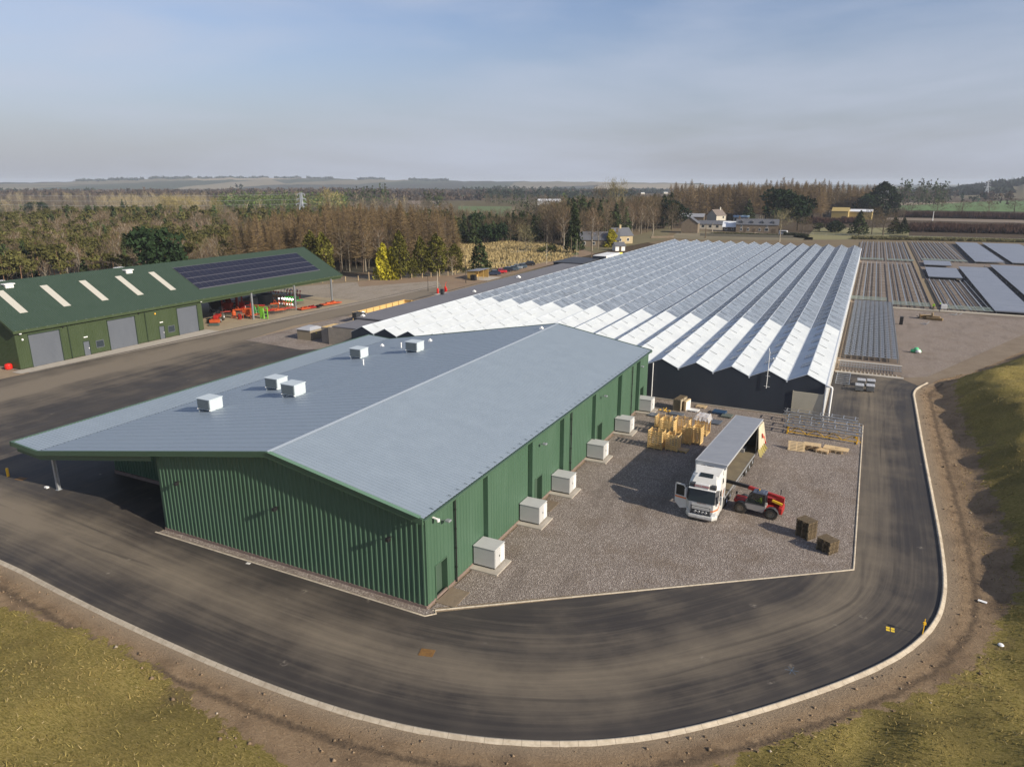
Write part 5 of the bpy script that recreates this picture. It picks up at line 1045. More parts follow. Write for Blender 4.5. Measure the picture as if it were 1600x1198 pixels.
def implement(px, py, rz_, w, h, m, label, kind, name='farm_implement'):
    t = place(name, px, py, rz_, label, 'farm implement', 'farm implements in the open bay'); rr = random.Random(int(px*7+py)); b = MB()
    if kind == 'cultivator':
        for y in (-.5,.2,.9): b.bar((-w/2,y,h*.55),(w/2,y,h*.55),.1)
        for x in (-w/2,-w/5,w/5,w/2): b.bar((x,-.5,h*.55),(x,.9,h*.55),.08)
        b.bar((-.4,.5,h*.55),(0,-.2,h),.09); b.bar((.4,.5,h*.55),(0,-.2,h),.09); b.build('frame', m, t); b = MB()
        for y in (-.5,.2,.9):
            for k in range(7): x = -w/2+k*w/6; b.tube([(x,y,h*.55),(x,y+.18,h*.35),(x,y+.05,h*.15),(x,y-.12,.02)],.022,5)
        b.build('tines', DGREY, t)
    elif kind == 'mower':
        b.cbox(-w/2,w/2,-.8,.8,.22,.42,.08); b.cbox(-w/4,w/4,-.3,.3,.42,.62,.05); b.bar((-.35,-.3,.5),(0,-1.2,h),.09); b.bar((.35,-.3,.5),(0,-1.2,h),.09); b.bar((0,-1.2,h),(0,.6,.45),.07); b.build('deck', m, t); b = MB()
        for x in (-w/2+.2,w/2-.2): b.lathe((x,.85,.18),[(0,-.07),(.17,-.07),(.18,0),(.17,.07),(0,.07)],14,'x')
        b.build('gauge_wheels', TYRE, t)
    elif kind == 'tank':
        b.lathe((0,0,h*.3), [(.1,0),(w*.45,.12),(w*.5,h*.45),(w*.3,h*.62),(.1,h*.7)], 14); b.build('hopper', m, t); b = MB()
        for x in (-w*.4,w*.4):
            for y in (-.3,.3): b.bar((x,y,0),(x*.5,y*.5,h*.5),.07)
        b.bar((-w*.5,0,.12),(w*.5,0,.12),.1); b.build('stand', m, t)
    elif kind == 'plough':
        b.bar((-w/2,0,h*.75),(w/2,0,h*.55),.13)
        for k in range(6): x = -w/2+k*w/5; z = h*.75-.2*h*k/5; b.bar((x,0,z),(x+.15,.1,z+.55),.08); b.bar((x,0,z),(x,-.15,z-.5),.08)
        b.bar((-w/2,0,h*.7),(-w/2-.2,-.7,.1),.1); b.bar((w/2,0,h*.5),(w/2,.3,.1),.1); b.bar((0,0,h*.6),(0,-.8,.4),.09); b.build('beam', m, t); b = MB()
        for k in range(6): x = -w/2+k*w/5; z = h*.75-.2*h*k/5; b.add([(x+.05,.0,z+.5),(x+.5,.25,z+.62),(x+.35,.3,z+.98),(x,.1,z+.8)],[(0,1,2,3),(3,2,1,0)]); b.add([(x-.05,-.1,z-.45),(x+.4,.15,z-.6),(x+.3,.2,z-.2),(x,.05,z-.15)],[(0,1,2,3),(3,2,1,0)])
        b.build('mouldboards', GALV if rr.random() < .3 else DRED, t)
    elif kind == 'upright':
        for x in (-w/2,w/2): b.bar((x,0,.05),(x,0,h),.16)
        for z in (.15,h*.4,h*.68,h-.05): b.bar((-w/2,0,z),(w/2,0,z),.13)
        b.cbox(-w/2,-.05,-.12,.1,.3,h*.9,.03); b.bar((0,0,.3),(0,-.5,.05),.1); b.bar((0,0,h*.8),(.4,-.4,.05),.08); b.build('deck', m, t); b = MB(); b.cbox(.1,w/2-.1,-.06,.04,.4,.8,.02); b.cbox(.1,w/2-.1,-.06,.04,1.1,1.5,.02); b.build('guards', DGREY, t)
    elif kind == 'spreader':
        b.add([(-w/2,-.6,h),(w/2,-.6,h),(w/2,.7,h),(-w/2,.7,h),(-w/4,-.2,h*.35),(w/4,-.2,h*.35),(w/4,.3,h*.35),(-w/4,.3,h*.35)],[(0,1,5,4),(1,2,6,5),(2,3,7,6),(3,0,4,7),(4,5,6,7)]); b.build('hopper', m, t); b = MB()
        for x in (-w*.4,w*.4):
            for y in (-.5,.6): b.bar((x,y,0),(x,y,h*.9),.08)
        b.bar((-w*.5,0,.3),(w*.5,0,.3),.1); b.build('frame', m, t); b = MB()
        for x in (-w/2+.1,w/2-.1): b.lathe((x,.1,.35),[(0,-.1),(.33,-.1),(.35,0),(.33,.1),(0,.1)],16,'x')
        b.build('wheels', TYRE, t)
    return t
implement(366,497,.2,.9,1.5,MORANGE,'orange round hopper implement behind the small red tractor','tank'); implement(375,499,.1,.6,1.1,TRED,'narrow red implement between the orange hopper and the seed drill','upright'); implement(388,497,.4,1.9,1.9,MORANGE,'orange implement with a tall box left of the lime green deck','spreader')
implement(413,498,R(8),1.7,2.35,LIME,'lime green mower deck standing upright beside the steel post','upright'); implement(400,492,R(20),1.2,2.0,MGREEN,'dark green upright panel just behind the lime green deck','upright'); implement(428,489,R(70),3.0,1.3,MORANGE,'orange-red cultivator with tines right of the lime green deck','cultivator')
implement(450,486,R(75),3.2,1.1,DRED,'long dark red harrow frame lying behind the open bay posts','cultivator'); implement(455,478,R(30),2.4,2.0,MGREEN,'bright green hopper machine below the raised plough','spreader'); implement(441,474,R(60),4.0,2.3,mat('plough_brown', (.20,.10,.03), .6),'long brown and red plough with raised mouldboards','plough'); implement(459,470,R(70),3.2,2.3,DRED,'dark red plough standing behind the green hopper machine','plough')
implement(430,482,R(40),1.8,1.9,MORANGE,'orange framed cultivator standing in front of the brown plough','cultivator'); implement(475,484,R(80),2.4,.9,MORANGE,'low orange mower partly behind the middle steel post','mower'); implement(486,482,R(80),1.8,.9,TRED,'low red mower just right of the middle steel post','mower')
implement(497,481,R(80),.9,.9,BLACK,'small black implement with a white plate between the red mowers','mower'); implement(517,476,R(78),5.0,1.1,MORANGE,'wide orange-red mower lying farthest right in the sun','mower'); implement(357,488,.3,2.0,2.0,DRED,'dark red machine deep in the shade of the bay','spreader'); implement(344,484,.1,1.8,2.3,mat('shade_blue',(.06,.09,.16),.5),'blue-grey machine in the darkest corner of the bay','spreader')

for (px,py,rz_,w,h,m,lab,kd) in ((352,494,.9,2.2,1.7,DRED,'dark red tined implement just behind the small tractor','cultivator'),(362,483,.4,2.2,2.6,DRED,'tall dark red frame in the middle of the shaded bay','upright'),(384,489,.3,2.4,2.4,TRED,'red upright folding frame behind the orange spreader','upright'),(396,497,1.2,2.6,1.2,MORANGE,'orange tined frame low beside the lime green deck','cultivator'),(421,492,1.0,2.0,1.7,TRED,'red tined frame just right of the lime green deck','cultivator'),(436,490,1.2,2.6,1.4,MORANGE,'orange tined frame left of the long dark red harrow','cultivator'),(446,481,.7,2.6,1.8,MORANGE,'orange frame in front of the bright green hopper','plough'),(452,469,.9,3.4,2.6,MGREEN,'green plough frame rising behind the hopper machine','plough'),(429,472,.9,2.6,2.4,mat('ochre_paint',(.45,.30,.03),.5),'yellow-ochre frame leaning by the larger dark tank','plough'),(466,476,1.0,2.2,1.7,MGREEN,'small green frame right of the hopper machine','cultivator'),(405,488,.5,2.4,1.5,DRED,'dark red machine behind the green upright panel','spreader'),(337,489,.5,2.2,2.2,DGREY,'dark grey machine behind the small red tractor','spreader'),(371,492,.6,1.6,1.9,MORANGE,'orange frame right behind the round orange hopper','cultivator')):
    implement(px,py,rz_,w,h,m,lab,kd)
for (px,py,w_,lab) in ((392,480,3.6,'grey water tank with a flat lid at the back of the bay'),(414,474,4.4,'larger dark grey tank behind the steel post')):
    t = place('storage_tank', px, py, .05, lab, 'tank'); b = MB(); b.lathe((0,0,0),[(w_*.42,0),(w_*.42,2.0),(w_*.44,2.02),(w_*.44,2.1),(.2,2.35),(0,2.35)],24); b.build('tank_wall', mat('tank_grey',(.10,.12,.14),.5) if 'tank_grey' not in bpy.data.materials else bpy.data.materials['tank_grey'], t); b = MB()
    for k in range(5): b.lathe((0,0,.2+k*.4),[(w_*.42,0),(w_*.43,.03),(w_*.42,.06)],24)
    b.build('hoops', DGREY, t)
for (px,py,lab) in ((348,488,'left'),(379,483,'middle'),(372,486,'right')):
    t = place('red_column', px, py, 0, 'tall dark red steel rack column in the shaded bay, '+lab+' of three', 'rack'); b = MB(); b.box(-.12,.12,-.12,.12,0,4.2)
    for z in (1.0,2.2,3.4): b.bar((-.12,0,z),(.6,0,z+.05),.09)
    b.build('column', DRED, t)
o = MB().cbox(-.9,.9,-.35,.35,.05,.45,.04).build('feed_trough', mat('trough_green',(.06,.09,.08),.6)); q = G(335,509); o.location = (q[0],q[1],.014); o.rotation_euler[2] = .5; tag(o, 'dark green-grey trough on the concrete in front of the small tractor', 'trough')
# =============================================================== CAR PARK
CARG = mat('car_glass', (.015,.02,.025), .08)
def car(px, py, rz_, col, label, est=False):
    q = G(px,py); t = thing('parked_car', (q[0],q[1],.014), rz_, label, 'car', 'cars parked beyond the service wing'); m = mat('car_paint', col, .25, coat=.6)
    L, W_ = 2.15, .88; rf = 1.5 if est else .95
    secs = []
    for y, zt, wd in ((-L,.62,.74),(-L+.12,.74,.84),(-1.15,.92,.88),(-.9,.96,.88),(1.7,1.0,.88),(L-.1,.92,.84),(L,.7,.78)): secs.append([(-wd,y,.28),(wd,y,.28),(wd,y,zt-.12),(wd-.10,y,zt),(-wd+.10,y,zt),(-wd,y,zt-.12)])
    b = MB(); loft(b, secs); b.build('body', m, t, bevel=.03); b = MB(); loft(b, [[(-.80,-1.05,.93),(.80,-1.05,.93),(.80,-1.05,.94),(-.80,-1.05,.94)],[(-.80,-.35,.95),(.80,-.35,.95),(.62,-.35,1.42),(-.62,-.35,1.42)],[(-.80,rf,.97),(.80,rf,.97),(.62,rf,1.44),(-.62,rf,1.44)],[(-.80,1.85,.97),(.80,1.85,.97),(.78,1.85,1.0),(-.78,1.85,1.0)]]); b.build('windows', CARG, t)
    b = MB(); b.box(-.60,.60,-.36,rf,1.43,1.47)
    for s in (-1,1):
        for y in (-.33,.5,rf): b.bar((s*.79,y,.97),(s*.615,y,1.45),.06)
    b.build('roof', m, t)
    for x in (-.78,.78):
        for y in (-1.35,1.35): wheel(t, x, y, .31, .2, GALV)
    for s in (-1,1): b = MB(); b.cbox(s*.62-.14,s*.62+.14,-L-.015,-L+.1,.55,.68,.02); b.build('headlight', bpy.data.materials['headlamp_glass'], t)
    return t
for (px,py,c_,lab,e_) in ((771,430,(.02,.03,.06),'dark blue parked car nearest to the timber shelter',0),(781,427,(.45,.02,.03),'red parked car, second from the timber shelter',0),(791,424.5,(.015,.02,.035),'black parked car just right of the red one',1),(800,423,(.06,.085,.11),'slate grey parked car in the middle of the row',0),(806,420.5,(.22,.25,.28),'silver-grey parked car in the middle of the row',0),(813,419,(.07,.10,.13),'blue-grey parked car, second from the far end',1),(826,415,(.02,.02,.022),'black parked car at the far end of the row',1)):
    car(px, py, R(-62), c_, lab, e_)
t = thing('timber_shelter', (-97.4,175.5,.014), R(3), 'small open-fronted timber shelter with a grey roof by the car park', 'shelter'); SHW = mat('golden_boards', (.48,.32,.10), .8, noise=(2,.5,(.36,.24,.08)))
b = MB(); b.box(-2.0,-1.9,-3.2,3.2,0,2.3); b.box(-2,.4,-3.25,-3.15,0,2.25); b.box(-2,1.4,3.15,3.25,0,2.3); b.build('walls', SHW, t); b = MB()
for y in (-3.2,0,3.2): b.box(1.3,1.42,y-.06,y+.06,0,2.45)
b.build('posts', SHW, t); b = MB(); b.add([(-2.2,-3.5,2.25),(1.7,-3.5,2.5),(1.7,3.5,2.5),(-2.2,3.5,2.25),(-2.2,-3.5,2.33),(1.7,-3.5,2.58),(1.7,3.5,2.58),(-2.2,3.5,2.33)],[(0,3,2,1),(4,5,6,7),(0,1,5,4),(1,2,6,5),(2,3,7,6),(3,0,4,7)]); b.build('roof', mat('shelter_roof',(.22,.23,.26),.6), t)
b = MB(); b.box(-2.1,4.5,-3.4,5.0,-.0,.03); o = b.build('shelter_slab', CONC); o.location = (-97.4,175.5,.014); tag(o, 'pale concrete slab in front of the timber shelter', 'slab')
o = MB().cbox(-.7,.7,-.6,.6,0,1.5,.02).build('black_bin', BLACK); q = G(740,438); o.location = (q[0],q[1],.014); tag(o, 'black square bin at the near end of the timber shelter', 'bin')
q = G(690,459); o = MB().cbox(-.8,.8,-2.4,2.4,0,.10,.02).build('hydrant_slab', CONC); o.location = (q[0]+.2,q[1]-.2,.014); o.rotation_euler[2] = R(-8); tag(o, 'concrete plinth under the two red hydrants', 'slab')
RH = bpy.data.materials['bright_red']
for (px,py,h_,lab) in ((684,459,1.15,'short red hydrant pillar next to the pale pole'),(696,456.5,1.25,'red hydrant pillar with a bent red pipe on top')):
    t = place('hydrant', px, py, 0, lab, 'hydrant'); t.location.z = .11; b = MB(); b.cbox(-.2,.2,-.2,.2,0,h_,.05); b.lathe((0,0,h_),[(.16,0),(.18,.06),(.05,.14),(0,.15)],12); b.build('body', RH, t)
    if h_ > 1.2: b = MB(); b.tube([(0,0,h_),(0,.1,h_+.4),(-.1,.3,h_+.6),(.05,.5,h_+1.1)],.05,8); b.cbox(.25,.4,-.2,.2,.2,.9,.02); b.build('pipe', RH, t); b = MB(); b.cbox(.2,.24,-.12,.12,.5,.8,.01); b.build('notice', LWHITE, t)
def post(px, pb, pt, m, label, r_=.06, arm=False, base=True):
    q = G(px,pb); h_ = max(2.5, HT(px,pb,pt)); t = thing('lamp_post' if arm else 'pole', (q[0],q[1],float(ground_z(q[0],q[1]))), 0, label, 'lamp post' if arm else 'pole'); b = MB(); b.tube([(0,0,0),(0,0,h_)], r_*1.2, 8, r2=r_*.8)
    if base: b.tube([(0,0,0),(0,0,.9)], r_*1.7, 8)
    b.build('column', m, t)
    b = MB()
    if arm: b.cbox(-.12,.35,-.1,.1,h_-.05,h_+.06,.02); b.build('lamp_head', m, t)
    else: b.lathe((0,0,h_),[(r_*.9,0),(r_*1.3,.03),(0,.1)],8); b.build('cap', m, t)
    return t
DKP = mat('dark_post', (.04,.035,.03), .7); PALEP = mat('pale_pole', (.40,.35,.27), .8); WOODP = mat('wood_pole', (.13,.095,.06), .9)
post(669,455,430,DKP,'dark slim lamp post on the brown terrace left of the pale pole',.06,True); post(684,459,425,PALEP,'pale bare pole rising from the red hydrant',.09,False,False); post(728,442,399,DKP,'tall dark lamp post left of the timber shelter',.07,True); post(762,422,395,DKP,'tall dark lamp post just behind the timber shelter',.07,True); post(808,412,387,DKP,'dark lamp post beyond the middle of the parked cars',.07,True)
post(854,412,381,PALEP,'pale pole in the rough grass past the parked cars',.09); post(892,409,370,WOODP,'tall wooden pole left of the cottage garden',.14); post(901,404,374,PALEP,'thin pale pole beside the tall wooden one',.08); post(924,402,377,WOODP,'wooden pole in front of the slate cottage',.12); post(950,399,386,DKP,'short dark lamp post below the golden conifer',.07,True); post(957,362,338,GALV,'slender grey pole above the cottage roof',.12); post(985,380,361,PALEP,'pale grey pole right of the cottage',.12); post(1102,372,350,WOODP,'dark wooden pole at the farm road junction',.2); post(1113,362,349,PALEP,'pale pole in front of the farm buildings',.12); post(1218,378,360,PALEP,'pale pole by the field right of the farmhouse',.15); post(1457,345,330,LWHITE,'pale thin pole standing among the dark orchard strips',.2)
# far end items beside the greenhouse
t = place('white_container', 909, 411, R(-2), 'low white container beside the far part of the greenhouse', 'container'); t.location.x = -73.5; t.location.y = 215; b = MB(); b.cbox(-2.2,2.2,-6,6,2.6,4.4,.1); b.build('body', WHITE, t); b = MB(); b.box(-2.2,2.2,-6.1,-6.0,2.7,4.2); b.box(-2.1,2.1,-6,6,0,2.6); b.build('base', NAVY, t); b = MB(); b.cbox(1.2,2.2,6.0,8.5,3.2,4.3,.05); b.build('yellow_end', mat('pale_yellow',(.75,.65,.08),.5), t)
o = MB().cbox(-4.2,4.2,-.15,.15,0,3.2,.02).build('dark_wall', NAVY); o.location = (-76,193,0); tag(o, 'dark low wall at the far end of the flat grey roof', 'wall')
t = thing('dark_store', (-77,203,0), 0, 'long dark low store past the end of the flat grey roof', 'store'); b = MB(); b.box(-6,3,-8,8,0,3.3); b.build('walls', NAVY, t); b = MB(); b.box(-6.2,3.2,-8.2,8.2,3.3,3.45); b.build('roof', bpy.data.materials['dark_parapet'], t)
# =============================================================== BENCH FRAMES
BSTEEL = mat('bench_steel', (.30,.315,.33), .45, metal=.4); BSTEEL2 = mat('bench_mesh', (.20,.22,.26), .45, metal=.2); GRN = mat('green_rail', (.30,.36,.31), .6); BLUEC = None
def bench_mat():
    m, g = newmat('blue_grey_bench', .42, .6); P = g.N('ShaderNodeNewGeometry').outputs['Position']; s = g.N('ShaderNodeSeparateXYZ', _0=P)
    l = g.math('LESS_THAN', g.math('FRACT', g.math('DIVIDE', s.outputs[1], 1.7)), .16); n = g.noise(g.mapv(P,(.2,.6,1)), 1, 5, .7)
    c = g.mix(g.rng(n,.35,.7), (.185,.205,.245), (.26,.28,.325)); c = g.mix(l, c, (.085,.09,.11)); g.S(g.p.inputs['Base Color'], c); return m
BLUEC = bench_mat(); b0 = None
for k in range(34):
    y = 117.6+k*1.72
    if b0 is None:
        b0 = thing('bench_row', (-1.5,y,0), 0, None, 'growing bench', 'steel bench rows in the near grid'); b = MB()
        for yy in (0,1.42): b.box(0,7.5,yy,yy+.09,.62,.74)
        b.build('side_rails', BSTEEL, b0); b = MB()
        for i in range(19): b.box(i*.413,i*.413+.045,.09,1.42,.64,.70)
        b.build('cross_rails', BSTEEL, b0); b = MB()
        for i in range(4): b.box(.1+i*2.4,.2+i*2.4,.3,.4,0,.62); b.box(.1+i*2.4,.2+i*2.4,1.1,1.2,0,.62)
        b.build('legs', BSTEEL, b0)
        b = MB()
        for i in range(9): b.box(.1+i*.83,.56+i*.83,.12,1.38,.655,.665)
        b.build('trays', BSTEEL2, b0); a = b0
    else: a = copy_tree(b0); a.location = (-1.5,y,0)
    a['label'] = 'steel bench row in the near grid of rows beside the greenhouse'
for (y0, lab) in ((110.2,'empty bench rails lying on the ground nearest to the asphalt'),):
    t = thing('bench_rails', (-1.8,y0,0), 0, lab, 'bench rails'); b = MB()
    for yy in (0,1.6,3.0): b.box(0,8.0,yy,yy+.08,.5,.6)
    for i in range(22): b.box(i*.37,i*.37+.05,0,3.0,.45,.5)
    b.build('rails', BSTEEL, t); b = MB()
    for i in range(15): b.box(.3+i*.5,.42+i*.5,-1.5,-.3,.03,.08)
    b.build('sleepers', bpy.data.materials['pale_concrete'], t)
tag(MB().box(-2.2,6.4,107.9,108.7,.02,.12).build('footing', CONC), 'pale concrete footing between the asphalt and the flat bench rails', 'footing'); tag(MB().box(-2.2,6.4,115.2,116.0,.02,.14).build('footing', CONC), 'pale concrete footing at the near end of the steel bench grid', 'footing')
b = MB(); b.box(5.9,42,171.2,172.2,.02,.25); tag(b.build('long_footing', mat('buff_footing', (.50,.45,.36), .9)), 'long pale footing along the near edge of the bench field', 'footing')
b = MB(); b.box(-2.6,-1.9,110,276,.02,.10); tag(b.build('timber_path', mat('brown_path', (.25,.19,.13), .9)), 'narrow brown strip between the greenhouse wall and the benches', 'path')
def rails(name, x0, x1, y0, y1, step, label, mats=BSTEEL, w_=.10, cross=6.0):
    t = thing(name, ((x0+x1)/2,y0,0), 0, label, 'bench rails', 'empty bench rail blocks'); b = MB(); x = x0; cx = (x0+x1)/2; i = 0
    while x < x1: b.box(x-cx,x-cx+w_*(2.6 if i%2 == 0 else 1),0,y1-y0,.45,.55); x += step/2; i += 1
    b.build('long_rails', mats, t); b = MB(); y = 0
    pl_ = []
    while y < y1-y0: pl_.append((0,y,0)); y += cross
    repeat('cross_rail', MB().box(x0-cx,x1-cx,0,.10,.40,.46), mat('brown_rail', (.14,.11,.09), .7) if 'brown_rail' not in bpy.data.materials else bpy.data.materials['brown_rail'], t, pl_); b = MB(); x = x0+.9
    while x < x1: b.box(x-cx,x-cx+.12,.2,y1-y0,.05,.12); x += step
    b.build('ground_rails', bpy.data.materials['brown_rail'], t); b = MB()
    for yy in (0.3,2.2,4.2): b.box(x0-cx,x1-cx,yy,yy+.35,.5,.62)
    b.build('end_rails', GRN, t); return t
rails('rail_block', -2.6, 5.0, 178.5, 268, 2.6, 'block of empty bench rails right beside the far greenhouse wall'); rails('rail_block', 6.0, 13.2, 174, 268, 2.6, 'block of empty bench rails left of the central gangway'); rails('rail_block', 15.6, 24.5, 173, 226, 2.4, 'block of empty bench rails right of the gangway, in front of the small blue block')
rails('rail_block', -3.2, 5.0, 276, 362, 2.2, 'far block of empty bench rails next to the greenhouse end'); rails('rail_block', 6.0, 14.0, 276, 364, 2.2, 'far block of empty bench rails left of the gangway'); rails('rail_block', 16.6, 30, 282, 370, 2.1, 'far block of empty bench rails right of the gangway')
BP = [((24.6,173),(31.5,173),(33.2,262),(25.6,262),'long blue-grey bench block in the middle of the field'),((33.2,172),(60,168),(66,270),(35.0,272),'broad blue-grey bench block at the right edge of the picture'),((15.8,230),(24,230),(24.6,256),(16.2,256),'small square blue-grey bench block beside the gangway'),((16.4,264),(24.0,264),(24.6,278),(16.8,278),'small blue-grey bench block just beyond the square one'),((32.0,282),(40.6,284),(41.5,370),(33.4,370),'far blue-grey bench block next to the empty rails'),((42.5,283),(55,285),(57,371),(43.5,371),'far blue-grey bench block in the middle'),((59,300),(80,302),(84,372),(60.5,372),'far blue-grey bench block at the right edge')]
for p0,p1,p2,p3,lab in BP:
    t = thing('bench_block', (p0[0],p0[1],0), 0, lab, 'bench block', 'blue-grey blocks of filled benches'); o_ = p0; b = MB(); b.prism([(p[0]-o_[0],p[1]-o_[1]) for p in (p0,p1,p2,p3)], .66, .78); b.build('bench_tops', BLUEC, t); b = MB(); b.box(.2,p1[0]-o_[0]-.2,.1,.5,.5,.66)
    b.build('end_beam', BSTEEL, t); k = 0; pl_ = []
    while k < p3[1]-o_[1]: pl_ += [(.3,k+.2,0),(p1[0]-o_[0]-.4,k+.2,0)]; k += 9
    repeat('leg', MB().box(0,.12,0,.12,0,.66), BSTEEL, t, pl_)
for (x0,y0,x1,y1,lab) in ((25.0,222,31.8,226,0),):
    pass
DB = mat('dark_matting', (.055,.047,.043), .9, noise=(.5,.6,(.09,.075,.065)))
for poly, nm in (([(22.0,173),(24.4,173),(25.4,262),(21.6,228),(22.6,228)],'matting'),([(13.6,218),(15.6,218),(15.9,250),(13.6,250)],'matting'),([(29.4,282),(31.9,282),(33.2,370),(30.4,370)],'matting'),([(15.8,226),(24,226),(24,230),(15.8,230)],'matting'),([(31.6,173),(33.1,173),(34.8,272),(33.3,262)],'matting'),([(57.2,300),(59,300),(60.5,372),(58.2,372)],'matting')): sheet(nm, poly, .022, DB)
for x in (13.5,15.2): tag(MB().box(x,x+.14,174,372,.06,.22).build('gangway_rail', bpy.data.materials['brown_rail']), 'dark rail running up the '+('left' if x < 14 else 'right')+' side of the bare gangway', 'rail')
sheet('gangway', [(13.7,174),(15.1,174),(15.4,372),(13.7,372)], .03, mat('gangway_earth', (.22,.165,.095), .95))
# clutter by the workers
t = place('timber_crate', 1447, 498, .1, 'opened brown timber crate near the two workers', 'crate'); b = MB(); b.cbox(-1.2,1.0,-.6,.6,.05,.12,.01); b.box(-1.2,-1.1,-.6,.6,.1,.9); b.box(.9,1.0,-.7,.7,.1,1.2); b.box(-1.2,.9,.5,.6,.1,.7); b.build('boards', mat('brown_crate',(.24,.16,.07),.85), t); b = MB(); b.bar((1.0,-.7,0),(1.0,-.7,1.5),.09); b.bar((-1.2,-.6,.8),(1.0,-.6,.85),.07); b.build('frame', PWL, t)
t = place('timber_crate', 1460, 500, -.2, 'low brown timber crate right in front of the hi-vis worker', 'crate'); b = MB(); b.cbox(-1.4,1.4,-.5,.5,.05,.45,.02); b.cbox(-.3,.9,-.4,.4,.45,.75,.02); b.build('boards', bpy.data.materials['brown_crate'], t); b = MB(); b.bar((-1.4,-.5,.5),(1.4,-.5,.5),.08); b.build('rail', PWL, t)
for (px,py,lab) in ((1440,498,'heap of black metal brackets left of the opened crate'),(1494,493,'low heap of grey rods on the gravel right of the workers'),(1446,508,'pair of grey channel pieces lying in front of the crates')):
    t = place('metal_offcuts', px, py, rr.random(), lab, 'metal parts'); b = MB()
    for k in range(5): a = rr.random()*3; x0, y0 = rr.uniform(-.6,.6), rr.uniform(-.3,.3); b.bar((x0,y0,.05+.03*k),(x0+math.cos(a)*1.1,y0+math.sin(a)*.9,.12+.08*k),.07)
    b.build('rods', DGREY if px < 1445 else GALV, t)
t = place('grey_machine', 1473, 485, .2, 'grey work machine with pipes standing beside the workers', 'machine'); b = MB(); b.cbox(-.6,.6,-.5,.5,.4,1.3,.08); b.build('body', GB, t); b = MB(); b.bar((.5,.3,.2),(.9,.5,2.4),.07); b.bar((-.5,.3,0),(.8,.2,1.9),.06); b.bar((-.5,-.3,0),(-.5,-.3,.5),.1); b.bar((.5,-.3,0),(.5,-.3,.5),.1); b.build('pipework', BSTEEL, t)
o = MB().cbox(-.3,.3,-.3,.3,0,1.5,.02).build('black_box', BLACK); q = G(1407.5,507); o.location = (q[0],q[1],.012); tag(o, 'black upright box alone on the gravel beside the bench grid', 'box')
t = place('green_bags', 1431, 551, 0, 'pile of green and white sacks alone on the gravel', 'sacks'); rr = random.Random(8)
for k in range(4):
    b = MB(); x, y, z = ((-.4,0,.0),(.35,.1,.0),(0,.0,.3),(.3,-.3,.02))[k]
    loft(b, [[(x-.3,y-.25,z+.05),(x+.3,y-.22,z+.05),(x+.3,y+.25,z+.05),(x-.3,y+.22,z+.05)],[(x-.42,y-.3,z+.25),(x+.4,y-.3,z+.25),(x+.4,y+.3,z+.25),(x-.4,y+.3,z+.25)],[(x-.25,y-.18,z+.55),(x+.25,y-.2,z+.5),(x+.22,y+.2,z+.55),(x-.25,y+.2,z+.5)]]); b.build('sack', LWHITE if k == 3 else mat('sack_green', (.10,.50,.22), .5) if k == 0 else bpy.data.materials['sack_green'] if k < 3 else LWHITE, t, smooth=True)
# =============================================================== TREES
FOL, g = newmat('tree_foliage', .95, .05); c = g.attr('Col','Color'); P = g.N('ShaderNodeNewGeometry').outputs['Position']
oi = g.N('ShaderNodeObjectInfo'); h = g.N('ShaderNodeHueSaturation', Value=g.rng(oi.outputs['Random'],0,1,.75,1.25)); g.S(h.inputs['Color'], c); g.S(g.p.inputs['Base Color'], h.outputs[0])
def rv(n): v = rng.normal(size=(n,3)); return v/np.linalg.norm(v,axis=1)[:,None]
def leaves(Cn, size, col, jit=.25, flat=0, out=None, hues=None):
    """one ragged triangle pair per centre"""
    n = len(Cn); a = rv(n); 
    if out is not None: a = a*.8+out*.6; a /= np.linalg.norm(a,axis=1)[:,None]
    b = np.cross(a, rv(n)); b /= np.linalg.norm(b,axis=1)[:,None]+1e-9
    s = size*rng.uniform(.6,1.4,(n,1)); p0 = Cn+a*s; p1 = Cn-a*s*.6+b*s*.55; p2 = Cn-a*s*.6-b*s*.55
    V = np.stack([p0,p1,p2],1).reshape(-1,3); F = np.arange(3*n).reshape(n,3)
    cc = np.array(col)*rng.uniform(1-jit,1+jit,(n,1)); 
    if hues is not None: cc = cc*hues
    return V, F, np.repeat(cc,3,axis=0)
def sticks(A, B, w, col, jit=.2):
    """thin triangles from A to B"""
    n = len(A); d = B-A; s = np.cross(d, rv(n)); s /= np.linalg.norm(s,axis=1)[:,None]+1e-9; w = np.broadcast_to(np.asarray(w,float).reshape(-1,1),(n,1))
    V = np.stack([A-s*w/2, A+s*w/2, B],1).reshape(-1,3); cc = np.array(col)*rng.uniform(1-jit,1+jit,(n,1)); return V, np.arange(3*n).reshape(n,3), np.repeat(cc,3,axis=0)
def join(parts):
    V = []; F = []; Cc = []; o = 0
    for v, f, c in parts: V.append(v); F.append(f+o); Cc.append(c); o += len(v)
    return np.concatenate(V), np.concatenate(F), np.concatenate(Cc)
def trunk(h, r, col, lean=.02, n=5, segs=4):
    V = []; 
    for i in range(segs+1):
        z = h*i/segs; rr_ = r*(1-.8*i/segs); cx = lean*h*math.sin(i*1.3); 
        for k in range(n): a = 2*math.pi*k/n; V.append((cx+rr_*math.cos(a), rr_*math.sin(a), z))
    F = []
    for i in range(segs):
        for k in range(n): j = (k+1)%n; a, b, c_, d = i*n+k, i*n+j, (i+1)*n+j, (i+1)*n+k; F += [(a,b,c_),(a,c_,d)]
    V = np.array(V); return V, np.array(F), np.tile(np.array(col),(len(V),1))
